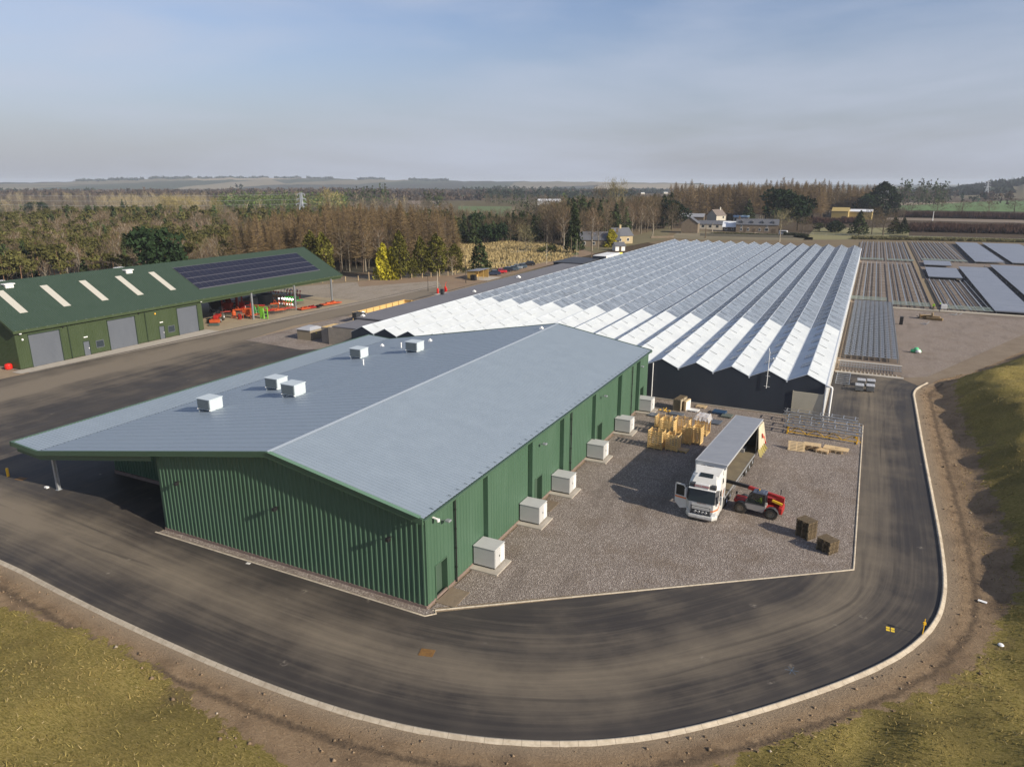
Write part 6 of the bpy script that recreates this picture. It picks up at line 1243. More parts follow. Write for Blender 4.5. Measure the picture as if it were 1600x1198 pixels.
def conifer(h, r, n, col, pw=.8, base=.08, tc=(.07,.05,.035), size=None, egg=0, top=1.):
    q = rng.beta(1.1,1.6,n) if not egg else rng.beta(1.3,1.35,n); z = base+q*(1-base)
    rad = r*((1-q)**pw)*(1 if not egg else 1) if not egg else r*np.sin(np.pi*np.clip(q*.86+.14,0,1))**.75
    an = rng.uniform(0,2*np.pi,n); lob = 1+.22*np.sin(an*rng.integers(3,6)+z*9)+.12*np.sin(an*9+z*23); u = rng.uniform(.35,1,n)**.5*lob
    Cn = np.stack([rad*u*np.cos(an), rad*u*np.sin(an), z*h+rng.normal(0,.01*h,n)],-1); out = np.stack([np.cos(an),np.sin(an),np.full(n,-.15 if not egg else .5)],-1)
    cl = vnoise(an*3+7, z*14, 1.2, 5)[:,None]*.7+.62
    return join([leaves(Cn, size or h*.045, col, .3, out=out, hues=cl)]), trunk(h*.93, max(.12,h*.014), tc)
def broad(h, r, n, col, z0=.18, tc=(.07,.055,.04), lobes=9, size=None):
    L = [(rng.uniform(-.55,.55)*r, rng.uniform(-.55,.55)*r, h*rng.uniform(z0+.22,.80), rng.uniform(.35,.6)*r) for _ in range(lobes)]; Cn = []; O = []
    per = n//lobes
    for x, y, z, s in L:
        d = rv(per); rad = s*rng.uniform(.55,1.05,(per,1)); Cn.append(np.array([x,y,z])+d*rad*np.array([1,1,.85*h/(2*r)])); O.append(d)
    Cn = np.concatenate(Cn); O = np.concatenate(O); Cn[:,2] = np.clip(Cn[:,2], h*z0*.6, h*1.02); cl = vnoise(Cn[:,0]+Cn[:,1]*.3, Cn[:,2], h*.12, 6)[:,None]*.7+.62
    return join([leaves(Cn, size or h*.045, col, .3, out=O, hues=cl)]), trunk(h*.6, h*.022, tc)
def bare(h, r, n, col, tc=(.20,.17,.13), z0=.3, up=.6, lim=16, w=.07, pw=.6, bush=1):
    A = []; B = []; W = []; lims = []
    for i in range(lim):
        t = z0*.7+(1-z0*.7)*.75*(i+.5)/lim; an = i*2.4+rng.uniform(-.4,.4); L = r*(1.05-t*.55)*rng.uniform(.75,1.1); a = np.array([0,0,h*t]); b = a+np.array([math.cos(an)*L, math.sin(an)*L, L*up*rng.uniform(.9,1.9)]); b[2] = min(b[2], h*.97); lims.append((a,b)); A.append(a); B.append(b); W.append(h*.012)
        for _ in range(4): s = rng.uniform(.3,.9); p = a+(b-a)*s; e = p+rv(1)[0]*np.array([1,1,.5])*L*.45+np.array([0,0,L*.3]); A.append(p); B.append(e); W.append(h*.006); lims.append((p,e))
    st = sticks(np.array(A), np.array(B), np.array(W), tc); k = rng.integers(0,len(lims),n); s = rng.uniform(.25,1.05,(n,1)); La = np.array([l[0] for l in lims]); Lb = np.array([l[1] for l in lims]); p = La[k]+(Lb[k]-La[k])*s+rng.normal(0,.035*h*bush,(n,3)); c0 = np.array([0,0,h*.45]); d = p-c0; d /= np.linalg.norm(d,axis=1)[:,None]+1e-6; e = p+(d*.5+rv(n)*.55+np.array([0,0,.35]))*h*.075
    return join([st, sticks(p, e, w, col, .35)]), trunk(h*.85, h*.016, tc)
def larch(h, r, n, col, tc=(.13,.10,.075), w=.085):
    q = rng.beta(1.1,1.4,n); z = .22+q*.78; rad = r*(1-q)**.75; an = rng.uniform(0,2*np.pi,n); u = rng.uniform(.05,.9,n); a = np.stack([rad*u*np.cos(an), rad*u*np.sin(an), z*h],-1); L = rad*.5+.25; b = a+np.stack([np.cos(an+rng.normal(0,.5,n))*L, np.sin(an+rng.normal(0,.5,n))*L, rng.normal(.0,.35,n)+.1],-1)
    m = n//6; zz = rng.uniform(.15,.95,m); an = rng.uniform(0,2*np.pi,m); rr_ = r*(1-zz)**.7*1.05; A = np.stack([0*zz,0*zz,zz*h],-1); B = np.stack([rr_*np.cos(an), rr_*np.sin(an), zz*h+.03*h],-1)
    return join([sticks(A,B,.09,tc), sticks(a,b,w,col,.35)]), trunk(h*.98, h*.011, tc)
def scots(h, r, n, col, tc=(.17,.105,.065)):
    L = [(rng.uniform(-.6,.6)*r, rng.uniform(-.6,.6)*r, h*rng.uniform(.50,.92), r*rng.uniform(.35,.55)) for _ in range(10)]; Cn = []; O = []
    for x, y, z, s in L:
        d = rv(n//10); Cn.append(np.array([x,y,z])+d*s*rng.uniform(.5,1,(n//10,1))*np.array([1,1,.6])); O.append(d*.5+np.array([0,0,.8]))
    Cn = np.concatenate(Cn); cl = vnoise(Cn[:,0], Cn[:,2]*2, .9, 8)[:,None]*.7+.62
    return join([leaves(Cn, h*.034, col, .22, out=np.concatenate(O), hues=cl)]), trunk(h*.9, h*.016, tc, .03)
BIRCHT = (.24,.21,.165)
KINDS = {
 'pine': (lambda k: scots(10, 2.4, int(800*k), (.078,.076,.026)), 3, 'scots_pine', 'olive green pine with a bare lower trunk', 'pine tree'),
 'spruce': (lambda k: conifer(12, 2.7, int(620*k), (.040,.055,.022)), 3, 'spruce_tree', 'dark green conical spruce', 'spruce'),
 'cypress': (lambda k: conifer(10, 2.5, int(1500*k), (.105,.102,.022), egg=1, size=.36), 2, 'cypress_tree', 'dense dark green cypress', 'cypress'),
 'golden': (lambda k: conifer(10, 3.1, int(2600*k), (.36,.32,.03), pw=.55, base=.02, size=.42), 2, 'golden_conifer', 'bright yellow-green golden conifer', 'conifer'),
 'birch': (lambda k: bare(11, 2.3, int(620*k), (.15,.105,.065), BIRCHT, .3, .9, 14, .055), 3, 'birch_tree', 'leafless birch with a pale trunk', 'birch'),
 'larch': (lambda k: larch(17, 3.1, int(1250*k), (.168,.120,.062)), 3, 'larch_tree', 'tall leafless orange-brown larch', 'larch'),
 'bare': (lambda k: bare(11, 3.6, int(900*k), (.115,.088,.052), (.12,.10,.075), .22, .55, 18, .065), 3, 'bare_tree', 'leafless brown broadleaf tree', 'tree'),
 'poplar': (lambda k: bare(20, 4.5, int(1100*k), (.25,.21,.085), (.26,.22,.15), .12, 1.0, 22, .11), 2, 'poplar_tree', 'tall leafless pale olive poplar', 'poplar'),
 'yew': (lambda k: broad(12, 4.6, int(1500*k), (.020,.036,.016)), 2, 'evergreen_tree', 'broad dark evergreen tree', 'evergreen tree'),
 'dome': (lambda k: conifer(12, 4.6, int(2600*k), (.022,.036,.017), egg=1, size=.5), 1, 'evergreen_tree', 'dome-shaped dark evergreen', 'evergreen tree'),
 'plantation': (lambda k: conifer(14, 3.0, int(620*k), (.070,.105,.030)), 2, 'plantation_tree', 'green plantation conifer', 'conifer'),
 'bush': (lambda k: broad(3, 2.0, int(420*k), (.060,.068,.025), z0=.0, size=.22), 2, 'shrub', 'green-brown rounded shrub', 'shrub'),
 'willow': (lambda k: bare(10, 4.2, int(1300*k), (.21,.19,.10), (.22,.19,.13), .1, .5, 20, .07, bush=1.6), 2, 'willow_tree', 'leafless olive-grey willow with a rounded crown', 'willow')}
PROTO = {}; HT0 = dict(pine=10,spruce=12,plantation=14,dome=12,cypress=10,golden=10,birch=11,larch=17,bare=11,poplar=20,yew=12,bush=3,willow=10)
def proto(k, v):
    if (k,v) not in PROTO:
        (cr, tk) = KINDS[k][0](1.0)
        ms = []
        for nm, (V, F, Cc) in (('crown',cr),('trunk',tk)):
            o = mesh_np(nm, V, F, [FOL], col=np.concatenate([Cc,np.ones((len(Cc),1))],1)); ms.append(o.data); bpy.data.objects.remove(o)
        PROTO[(k,v)] = ms
    return PROTO[(k,v)]
NT_ = [0]
def tree(kind, x, y, h, label=None, group=None, wide=1., z=None):
    v = NT_[0] % KINDS[kind][1]; NT_[0] += 1; ms = proto(kind, v); s = h/HT0[kind]
    t = thing(KINDS[kind][2], (x,y,float(ground_z(x,y))-.1 if z is None else z), random.uniform(0,6.28), label or KINDS[kind][3], KINDS[kind][4], group); t.scale = (s*wide,s*wide,s)
    for nm, me in zip(('crown','trunk'), ms): o = bpy.data.objects.new(nm, me); C.objects.link(o); o.parent = t
    return t
def T(kind, px, pb, pt, label, wpx=None, group=None):
    q = G(px,pb); h = HT(px,pb,pt); wide = 1.
    if wpx:
        d = math.hypot(q[0],q[1]); wm = wpx*d/FPX*1.05; V = proto(kind, NT_[0]%KINDS[kind][1])[0]; co = np.empty(len(V.vertices)*3,np.float32); V.vertices.foreach_get('co',co); co = co.reshape(-1,3); w0 = np.percentile(np.abs(co[:,0]),96)*2; wide = wm/(w0*h/HT0[kind])
    return tree(kind, q[0], q[1], h, label, group, wide)
# single trees that stand out
T('golden',600,436,379,'golden yellow conifer, left and taller one of the bright pair',24); T('golden',613,436,385,'golden yellow conifer, right one of the bright pair',22)
T('cypress',626,436,361,'dark cypress right of the two golden conifers',24); T('cypress',658,432,369,'dark cypress, left one of the close pair by the brown terrace',20); T('cypress',683,431,365,'broad pointed dark cypress, right one of the close pair',30); T('cypress',711,424,380,'smaller pointed cypress at the edge of the rough grass',22)
T('birch',706,430,397,'grey leafless bush tree in front of the smaller cypress',20); T('spruce',749,424,369,'dark spruce alone at the edge of the rough grass by the shelter',28); T('bush',724,425,416,'low green shrub beside the shelter'); T('cypress',645,434,402,'low dark cypress between the tall ones',16)
T('cypress',489,436,361,'tall olive cypress behind the solar roof, left one',26); T('cypress',507,438,363,'tall olive cypress behind the solar roof, right one',28)
T('yew',250,452,352,'broad dark green evergreen rising behind the long dark shed',60); T('yew',284,447,372,'lower dark evergreen right beside the broad one behind the shed',30)
T('willow',821,396,350,'leafless olive-grey tree standing in the rough grass',26); T('bush',863,395,379,'dark green shrub in the rough grass left of the cottage',20); T('bush',848,396,384,'brown-green shrub beside the dark green one',14); T('golden',955,386,357,'yellow-green conifer in the cottage garden',19)
T('spruce',896,396,318,'tall dark spruce left of the slate cottage',24); T('birch',925,392,322,'tall leafless white-stemmed birch in front of the cottage',34); T('birch',880,392,325,'leafless birch with white stems left of the tall spruce',26); T('birch',1019,372,320,'leaning pale birch right of the cottage',18); T('birch',727,377,340,'leafless birch with spreading white branches before the dark trees',26); T('birch',934,390,340,'slim pale birch beside the tall white-stemmed one',18)
T('yew',1049,358,311,'dark drooping evergreen left of the farm buildings',34); T('spruce',1037,356,307,'tall dark conifer behind the drooping evergreen',16); T('spruce',1168,348,312,'dark conifer among the farm roofs',18); T('willow',1219,362,327,'grey-green rounded tree at the right end of the stone farmhouse',34); T('yew',1217,356,293,'huge dark evergreen behind the farmhouse, left half',44); T('yew',1246,360,298,'huge dark evergreen behind the farmhouse, right half',36)
T('bare',1253,368,338,'leafless grey-brown tree under the huge evergreens',26); T('dome',1304,363,344,'small round dark evergreen in the garden field',20); T('bush',1280,362,346,'twisted low orchard tree left of the round evergreen',14); T('spruce',1341,368,328,'dark conifer with dense foliage right of the round evergreen',22); T('dome',1376,340,284,'tall dome-shaped dark evergreen on the skyline',34); T('yew',1350,340,297,'dark irregular evergreen left of the tall dome-shaped one',26)
T('bare',1362,366,322,'leafless grey tree between the dark conifers',24); T('bare',1380,368,330,'wide leafless brown tree under the dome-shaped evergreen',30); T('spruce',1396,366,338,'dark conifer near the start of the orchard hedges',16); T('spruce',1410,366,339,'small dark conifer at the left end of the near orchard hedge',14)
T('poplar',962,352,277,'tall pale bare tree with an upright crown on the skyline',32); T('bare',938,356,285,'tall greyish bare tree just left of the pale skyline tree',30)
T('poplar',517,345,294,'tall pale olive bare tree beside the pylon',42)
for i,(px,pt) in enumerate(((262,302),(272,305),(283,306),(305,306),(341,305))): T('poplar',px,352,pt,'tall pale olive poplar above the plantation, '+('first','second','third','fourth','last')[i]+' from the left',20,'poplars above the plantation')
for i,(px,pb,pt) in enumerate(((1463,338,312),(1502,338,312),(1543,338,311),(1583,337,309),(1424,336,316))): T('bare',px,pb,pt,'round leafless tree in the hedge below the green field, '+('first','second','third','fourth')[i]+' of the even row' if i < 4 else 'smallest round leafless tree in the hedge below the green field',24)
T('spruce',194,340,312,'tiny dark conifer poking above the pale wood'); T('yew',60,338,315,'dark green tree clump rising from the brown wood on the left',24)
# woods
def wpoly(pts): return [G(x,y,z)[:2] for x,y,z in pts]
def scatter(poly, sp, seed):
    r_ = np.random.default_rng(seed); xs = [p[0] for p in poly]; ys = [p[1] for p in poly]; gx_, gy_ = np.meshgrid(np.arange(min(xs),max(xs),sp), np.arange(min(ys),max(ys),sp)); gx_ = gx_+r_.uniform(-.42,.42,gx_.shape)*sp; gy_ = gy_+r_.uniform(-.42,.42,gy_.shape)*sp; m_ = in_poly(gx_, gy_, poly); return np.stack([gx_[m_],gy_[m_]],-1)
OCC = []
def wood(poly, sp, mix_, h, seed, name, label, cat, dv=.2):
    pts = scatter(poly, sp, seed); r_ = np.random.default_rng(seed+1); ks = list(mix_); pr = np.array([mix_[k] for k in ks]); pr = pr/pr.sum(); out = []
    nz_ = vnoise(pts[:,0], pts[:,1], 26., seed)
    for (x,y), nn in zip(pts, nz_): 
        k = ks[int(np.searchsorted(np.cumsum(pr), np.clip(nn*1.3-.15+r_.normal(0,.22),0,.999)))]; out.append((k, x, y, (h[k] if isinstance(h,dict) else h)*r_.uniform(1-dv,1+dv)*(.85+.3*nn)))
    return out
A_ = [(-205,88),(-178,118),(-158,140),(-140,158)]
WOODS = []
W1 = wood([(-250,55),(-196,96),(-176,122),(-158,142),(-176,205),(-250,250),(-420,180),(-380,60)], 4.6, {'pine':.34,'birch':.2,'bare':.32,'spruce':.14}, {'pine':9.5,'birch':9.5,'bare':8.5,'spruce':9}, 11, 'w', '', '')
W2 = wood([(-160,143),(-140,164),(-127,185),(-122,206),(-150,245),(-205,250),(-190,200)], 4.1, {'larch':.68,'bare':.14,'birch':.10}, {'larch':17,'bare':12,'birch':12,'spruce':14}, 12, 'w', '', '', .14)
W3 = wood([(-205,250),(-150,245),(-175,300),(-215,330),(-420,300),(-420,185),(-250,250),(-180,207)], 5.4, {'pine':.36,'spruce':.12,'birch':.14,'bare':.38}, {'pine':12,'spruce':12.5,'birch':11,'bare':10}, 13, 'w', '', '')
W5 = wood([(-162,262),(-128,300),(-112,330),(-150,352),(-215,330),(-190,270)], 5.0, {'spruce':.6,'yew':.12,'bare':.28}, {'spruce':11,'yew':10,'bare':10}, 15, 'w','','')
W6 = wood(wpoly([(845,380,0),(900,386,0),(1000,366,0),(1010,350,0),(850,348,0)]), 6.5, {'bare':.58,'spruce':.12,'birch':.30}, {'bare':15,'spruce':16,'birch':14}, 16, 'w','','')
W6b = wood(wpoly([(985,368,0),(1050,361,0),(1062,347,0),(985,347,0)]), 6.5, {'bare':.7,'spruce':.1,'birch':.2}, {'bare':17,'spruce':17,'birch':15}, 26, 'w','','')
W7 = wood(wpoly([(1055,345.5,0),(1283,345.5,0),(1288,338.5,0),(1368,338.5,0),(1368,333,0),(1045,336,0)]), 6.2, {'larch':.88,'bare':.12}, {'larch':24,'bare':18,'spruce':23}, 17, 'w','','', .12)
allw = [(k,x,y,h,w_) for w_, L in enumerate((W1,W2,W3,W5,W6,W6b,W7)) for (k,x,y,h) in L]
names = ['in the mixed wood behind the dark shed','in the brown wood by the open shed end','deep in the wood on the left','in the dark belt beyond the rough grass','in the tree belt left of the cottage','in the tall trees behind the cottage','in the tall brown wood behind the farm']
allw.sort(key=lambda q: math.hypot(q[1],q[2])/q[3]); seen = {}; rest_ = []
for k,x,y,h,w_ in allw:
    if seen.get('all',0) < 300 or (w_ in (3,4,5) and seen.get(w_,0) < 45) or (w_ == 6 and seen.get(w_,0) < 40):
        seen['all'] = seen.get('all',0)+1; seen[w_] = seen.get(w_,0)+1; tree(k, x, y, h, KINDS[k][3]+' '+names[w_], 'trees '+names[w_])
    else: rest_.append((k,x,y,h))
def merged(name, L, label, lod=.34, kindcols=None):
    lib = {}
    Vs = []; Fs = []; Cs = []; o = 0; r_ = np.random.default_rng(5)
    for k, x, y, h in L:
        v = int(r_.integers(0,4))
        if (k,v) not in lib:
            a, b = KINDS[k][0](lod); V, F, Cc = a; s = 1/math.sqrt(lod); ctr = V.reshape(-1,3,3).mean(1,keepdims=True); V = (ctr+(V.reshape(-1,3,3)-ctr)*min(s,1.6)).reshape(-1,3); lib[(k,v)] = join([(V,F,Cc), b])
        V, F, Cc = lib[(k,v)]; a = r_.uniform(0,6.28); s = h/HT0[k]; ca, sa = math.cos(a)*s, math.sin(a)*s
        W_ = np.stack([V[:,0]*ca-V[:,1]*sa+x, V[:,0]*sa+V[:,1]*ca+y, V[:,2]*s-.1+float(ground_z(x,y)) if y > 600 else V[:,2]*s-.1], -1); Vs.append(W_); Fs.append(F+o); Cs.append(Cc*r_.uniform(.75,1.25)); o += len(V)
    V = np.concatenate(Vs); Cc = np.concatenate(Cs); ob = mesh_np(name, V, np.concatenate(Fs), [FOL], col=np.concatenate([Cc,np.ones((len(Cc),1))],1)); ob['kind'] = 'stuff'; ob['label'] = label; ob['category'] = 'wood'; return ob
merged('woodland', rest_, 'mass of bare and evergreen trees filling the woods behind the sheds', .34)
# the wider country: bands of wood farther and farther away
far = []
def band(pts, sp, mix_, h, seed): far.extend(wood(wpoly(pts), sp, mix_, h, seed, '', '', ''))
band([(-60,349,0),(640,349,0),(640,318,0),(-60,312,0)], 15, {'bare':.70,'birch':.2,'spruce':.06,'poplar':.04}, {'bare':9.5,'birch':9,'spruce':10,'poplar':13}, 31)
band([(330,336,0),(545,336,0),(545,322,0),(350,322,0)], 8, {'plantation':1}, {'plantation':15}, 32)
band([(-60,340,0),(60,336,0),(140,334,0),(-60,330,0)], 14, {'spruce':.6,'poplar':.4}, {'spruce':11,'poplar':13}, 42)
band([(150,334,0),(340,334,0),(330,326,0),(170,326,0)], 11, {'poplar':.9,'bare':.1}, {'poplar':14,'bare':9}, 33)
band([(640,349,0),(870,350,0),(880,342,0),(640,341,0)], 9, {'bare':.75,'birch':.25}, {'bare':9,'birch':9}, 34)
band([(545,335,0),(700,334,0),(700,326,0),(545,326,0)], 12, {'bare':1}, {'bare':10}, 35)
band([(800,352,0),(980,352,0),(985,342,0),(820,342,0)], 8, {'spruce':.5,'bare':.5}, {'spruce':15,'bare':14}, 36)
band([(760,322,0),(1000,322,0),(1000,316,0),(760,316,0)], 15, {'bare':.6,'spruce':.4}, {'bare':12,'spruce':12}, 37)
band([(540,324,0),(605,324,0),(605,320,0),(540,320,0)], 13, {'spruce':1}, {'spruce':22}, 38); band([(655,326,0),(695,326,0),(690,322,0),(660,322,0)], 11, {'spruce':1}, {'spruce':17}, 39)
band([(1395,322,0),(1480,322,0),(1480,315,0),(1400,315,0)], 16, {'spruce':.75,'bare':.25}, {'spruce':26,'bare':20}, 40)
band([(1385,345,0),(1420,344,0),(1400,330,0),(1385,332,0)], 9, {'bare':1}, {'bare':8}, 41)
merged('far_woodland', far, 'far woods and tree belts across the plain', .055)
def coarse(name, lines, label, seed):
    """distant wood belts as ragged massed crowns: (pixel x0, x1, ground pixel y, height, depth, colour)"""
    Vs = []; Fs = []; Cs = []; o = 0; r_ = np.random.default_rng(seed)
    for x0, x1, yb, h, dep, col in lines:
        d = math.hypot(*G((x0+x1)/2,yb)[:2]); step = max(5., d*.006); p0 = np.array(G(x0,yb)[:2]); p1 = np.array(G(x1,yb)[:2]); L = np.linalg.norm(p1-p0); n = int(L/step*max(1,dep/step*.35)); t = r_.random(n); u = r_.random(n)
        rad = (p0+p1)/2; rad = rad/np.linalg.norm(rad); q = p0+(p1-p0)*t[:,None]+rad*(u*dep)[:,None]; hh = h*r_.uniform(.65,1.15,n)*(.7+.5*vnoise(q[:,0],q[:,1],step*9,seed)); w_ = step*r_.uniform(.5,1.1,n); z0 = ground_z(q[:,0],q[:,1])-.5
        K = 6; tk = 14
        for j in range(tk):
            dd = rv(n); c = np.stack([q[:,0]+dd[:,0]*w_*.55, q[:,1]+dd[:,1]*w_*.55, z0+hh*(.5+.42*dd[:,2])],-1); V, F, Cc = leaves(c, (step*.42), col, .3, out=dd); Vs.append(V); Fs.append(F+o); Cs.append(Cc); o += len(V)
    V = np.concatenate(Vs); Cc = np.concatenate(Cs); ob = mesh_np(name, V, np.concatenate(Fs), [FOL], col=np.concatenate([Cc,np.ones((len(Cc),1))],1)); ob['kind'] = 'stuff'; ob['label'] = label; ob['category'] = 'wood'
BR = (.085,.062,.046); DG = (.026,.040,.026); OL = (.10,.085,.04)
L_ = [(-80,640,311,14,160,BR),(-80,620,306,15,200,BR),(-60,150,303.5,16,200,DG),(600,1000,305,12,200,BR),(640,1040,301,11,200,DG),(-60,900,299,11,300,BR),(740,1000,310,14,120,DG),(600,760,313,12,60,BR),(860,1060,297,12,300,DG),(200,700,296.5,10,400,DG),(-60,420,296.5,9,350,BR),(1380,1640,304,20,200,DG),(1480,1640,299,22,200,DG),(1400,1500,309,16,60,BR),(1530,1640,312,14,50,BR),(1550,1575,320,14,20,BR),(1500,1540,316,16,20,DG),(350,380,300,25,60,DG),(720,900,300.5,18,100,DG)]
ridge_later = True
coarse('distant_woods', L_, 'distant belts of woodland below the horizon', 51)
# ---------------- hills on the horizon
HM, g = newmat('hill_land', .95, .05); P = g.N('ShaderNodeNewGeometry').outputs['Position']
vor = g.N('ShaderNodeTexVoronoi', Scale=.0030, Randomness=1.); g.S(vor.inputs['Vector'], g.mapv(P,(1,.35,1))); s = g.N('ShaderNodeSeparateColor', _0=vor.outputs['Color'])
c = g.mix(g.rng(s.outputs[0],.45,.46), (.15,.13,.085), (.040,.042,.034)); c = g.mix(g.rng(s.outputs[1],.7,.71), c, (.27,.225,.155)); c = g.mix(g.rng(s.outputs[2],.72,.73), c, (.045,.055,.035)); g.S(g.p.inputs['Base Color'], c)
def ridge(name, d0, az0, az1, prof, dep, lab=None):
    """far rise of land: azimuths in pixels of x on the skyline, prof = height function"""
    n = 120; k = 10; V = []
    for i in range(n+1):
        x = az0+(az1-az0)*i/n; r_ = _fw+_rt*(x-IW/2)/FPX-_up*(HOR-IH/2)/FPX; u = np.array([r_[0],r_[1]]); u /= np.linalg.norm(u)
        for j in range(k+1): t = j/k; D = d0+dep*t; V.append((u[0]*D, u[1]*D, prof(x)*math.sin(min(1,t*1.35)*math.pi/2)**1.3-26*(j == 0)-.5))
    F = [(i*(k+1)+j,(i+1)*(k+1)+j,(i+1)*(k+1)+j+1,i*(k+1)+j+1) for i in range(n) for j in range(k)]; o = mesh_np(name, V, F, [HM], True); o['kind'] = 'structure'; return o
def hp(pts): xs = [p[0] for p in pts]; hs = [p[1] for p in pts]; return lambda x: float(np.interp(x,xs,hs))*(1+.05*math.sin(x*.11)+.04*math.sin(x*.37))
ridge('hills', 3600, -150, 1100, hp([(-150,24),(60,26),(150,34),(250,46),(330,50),(420,51),(520,47),(640,40),(760,33),(900,30),(1000,25),(1100,20)]), 1500)
ridge('hills', 1450, 1440, 1800, hp([(1440,0),(1500,4),(1545,14),(1600,27),(1700,40),(1800,44)]), 1200)
ridge('hills', 6200, -150, 1750, hp([(-150,5),(300,8),(700,8),(900,8),(1050,9),(1200,6),(1400,4),(1750,5)]), 1800)
hw = []
for x0, x1, yy, dd, hh in ((115,225,290,4700,9),(235,300,287.5,4800,8),(310,420,286,5000,8),(430,470,286,5000,7),(480,520,286,4900,6),(560,600,287,4900,7),(640,700,289,4700,7)):
    n = 260; 
    for i in range(n): hw.append((x0+(x1-x0)*rng.random(), dd+rng.uniform(-260,60), hh*rng.uniform(.6,1.1)))
pr_ = hp([(1440,0),(1500,4),(1545,14),(1600,27),(1700,40),(1800,44)])
for i in range(1500):
    x = 1500+rng.random()*220; D = 2150+rng.uniform(-150,150); hw.append((x,-D,9*rng.uniform(.6,1.1)))
for i in range(300):
    x = 1475+rng.random()*110; D = 1700+rng.uniform(-20,20); hw.append((x,-D,6*rng.uniform(.6,1.1)))
pf = hp([(-150,24),(60,26),(150,34),(250,46),(330,50),(420,51),(520,47),(640,40),(760,33),(900,30),(1000,25),(1100,20)]); Cn = []
for x, D, hh in hw:
    r_ = _fw+_rt*(x-IW/2)/FPX-_up*(HOR-IH/2)/FPX; u = np.array([r_[0],r_[1]]); u /= np.linalg.norm(u); near_ = D < 0; D = abs(D); t = (D-1450)/1200 if near_ else (D-3600)/1500; z = (pr_ if near_ else pf)(x)*math.sin(min(1,max(0,t)*1.35)*math.pi/2)**1.3; Cn.append((u[0]*D,u[1]*D,z+hh*.4))
V, F, Cc = leaves(np.array(Cn), 13., (.03,.042,.035), .2); o = mesh_np('hill_plantations', V, F, [FOL], col=np.concatenate([Cc,np.ones((len(Cc),1))],1)); o['kind'] = 'stuff'; o['label'] = 'dark plantations along the distant hill tops'; o['category'] = 'wood'
# fields as thin sheets on the plain
def field(pts, col, col2, name='field', z=.05): 
    poly = [G(x,y)[:2] for x,y in pts]; m_ = mat('field_ground', col, .95, noise=(.03,.8,col2), coord='Object'); return sheet(name, poly, z, m_)
field([(700,386),(720,377),(850,379),(905,392),(890,404),(835,413),(760,421),(712,427),(690,420),(700,400)], (.30,.235,.115), (.20,.155,.07), 'rough_grass', .03)
field([(640,344),(700,340),(765,341),(755,350),(700,352),(640,350)], (.27,.21,.12), (.2,.16,.09))
field([(716,339.5),(800,339),(800,323),(716,322)], (.075,.125,.030), (.10,.12,.04)); field([(560,324),(700,324),(700,321),(590,320)], (.26,.20,.14), (.2,.16,.12)); field([(600,319),(700,319),(690,314),(610,314)], (.24,.18,.13), (.2,.15,.12)); field([(930,318),(1050,318),(1050,312),(930,312)], (.15,.12,.08), (.2,.15,.1))
field([(1405,329),(1700,333),(1700,313),(1560,314.5),(1405,322)], (.070,.150,.030), (.10,.16,.045), z=.35); field([(1380,321),(1520,319),(1520,316),(1380,317)], (.33,.27,.18), (.28,.22,.15)); field([(1385,343.5),(1700,351),(1700,345.5),(1385,340)], (.20,.155,.11), (.16,.12,.09)); field([(1255,375),(1420,374),(1420,356),(1275,356)], (.21,.19,.08), (.15,.14,.06)); field([(1380,374),(1700,382),(1700,376),(1390,368)], (.13,.14,.05), (.22,.18,.09))
field([(905,388),(1000,366),(1052,352),(1040,374),(985,384),(930,396)], (.115,.10,.045), (.16,.13,.06)); field([(1045,372),(1070,357),(1100,362),(1160,368),(1270,371),(1270,375),(1100,375)], (.14,.12,.06), (.22,.18,.12)); field([(842,398),(900,392),(905,398),(850,402)], (.06,.10,.025), (.10,.11,.04))
# rough tussocks in the pale field and along the orchard
def tuft_field(name, polypx, n, size, col, label, seed, h=.5):
    poly = [G(x,y)[:2] for x,y in polypx]; r_ = np.random.default_rng(seed); xs = [p[0] for p in poly]; ys = [p[1] for p in poly]; X_ = r_.uniform(min(xs),max(xs),n*3); Y_ = r_.uniform(min(ys),max(ys),n*3); m_ = in_poly(X_,Y_,poly)&(vnoise(X_,Y_,5,seed)+r_.normal(0,.15,n*3) > .45); X_, Y_ = X_[m_][:n], Y_[m_][:n]; A = np.stack([X_,Y_,0*X_+.02],-1); B = A+np.stack([r_.normal(0,.25,len(X_)),r_.normal(0,.25,len(X_)),r_.uniform(.4,1.2,len(X_))*h],-1); V, F, Cc = sticks(A,B,size,col,.35); o = mesh_np(name, V, F, [FOL], col=np.concatenate([Cc,np.ones((len(Cc),1))],1)); o['kind'] = 'stuff'; o['label'] = label; o['category'] = 'grass'
tuft_field('tussock_grass', [(700,386),(720,377),(850,379),(905,392),(890,404),(835,413),(760,421),(712,427),(690,420)], 14000, .5, (.33,.26,.13), 'pale tussocky grass of the rough field', 61, .9)
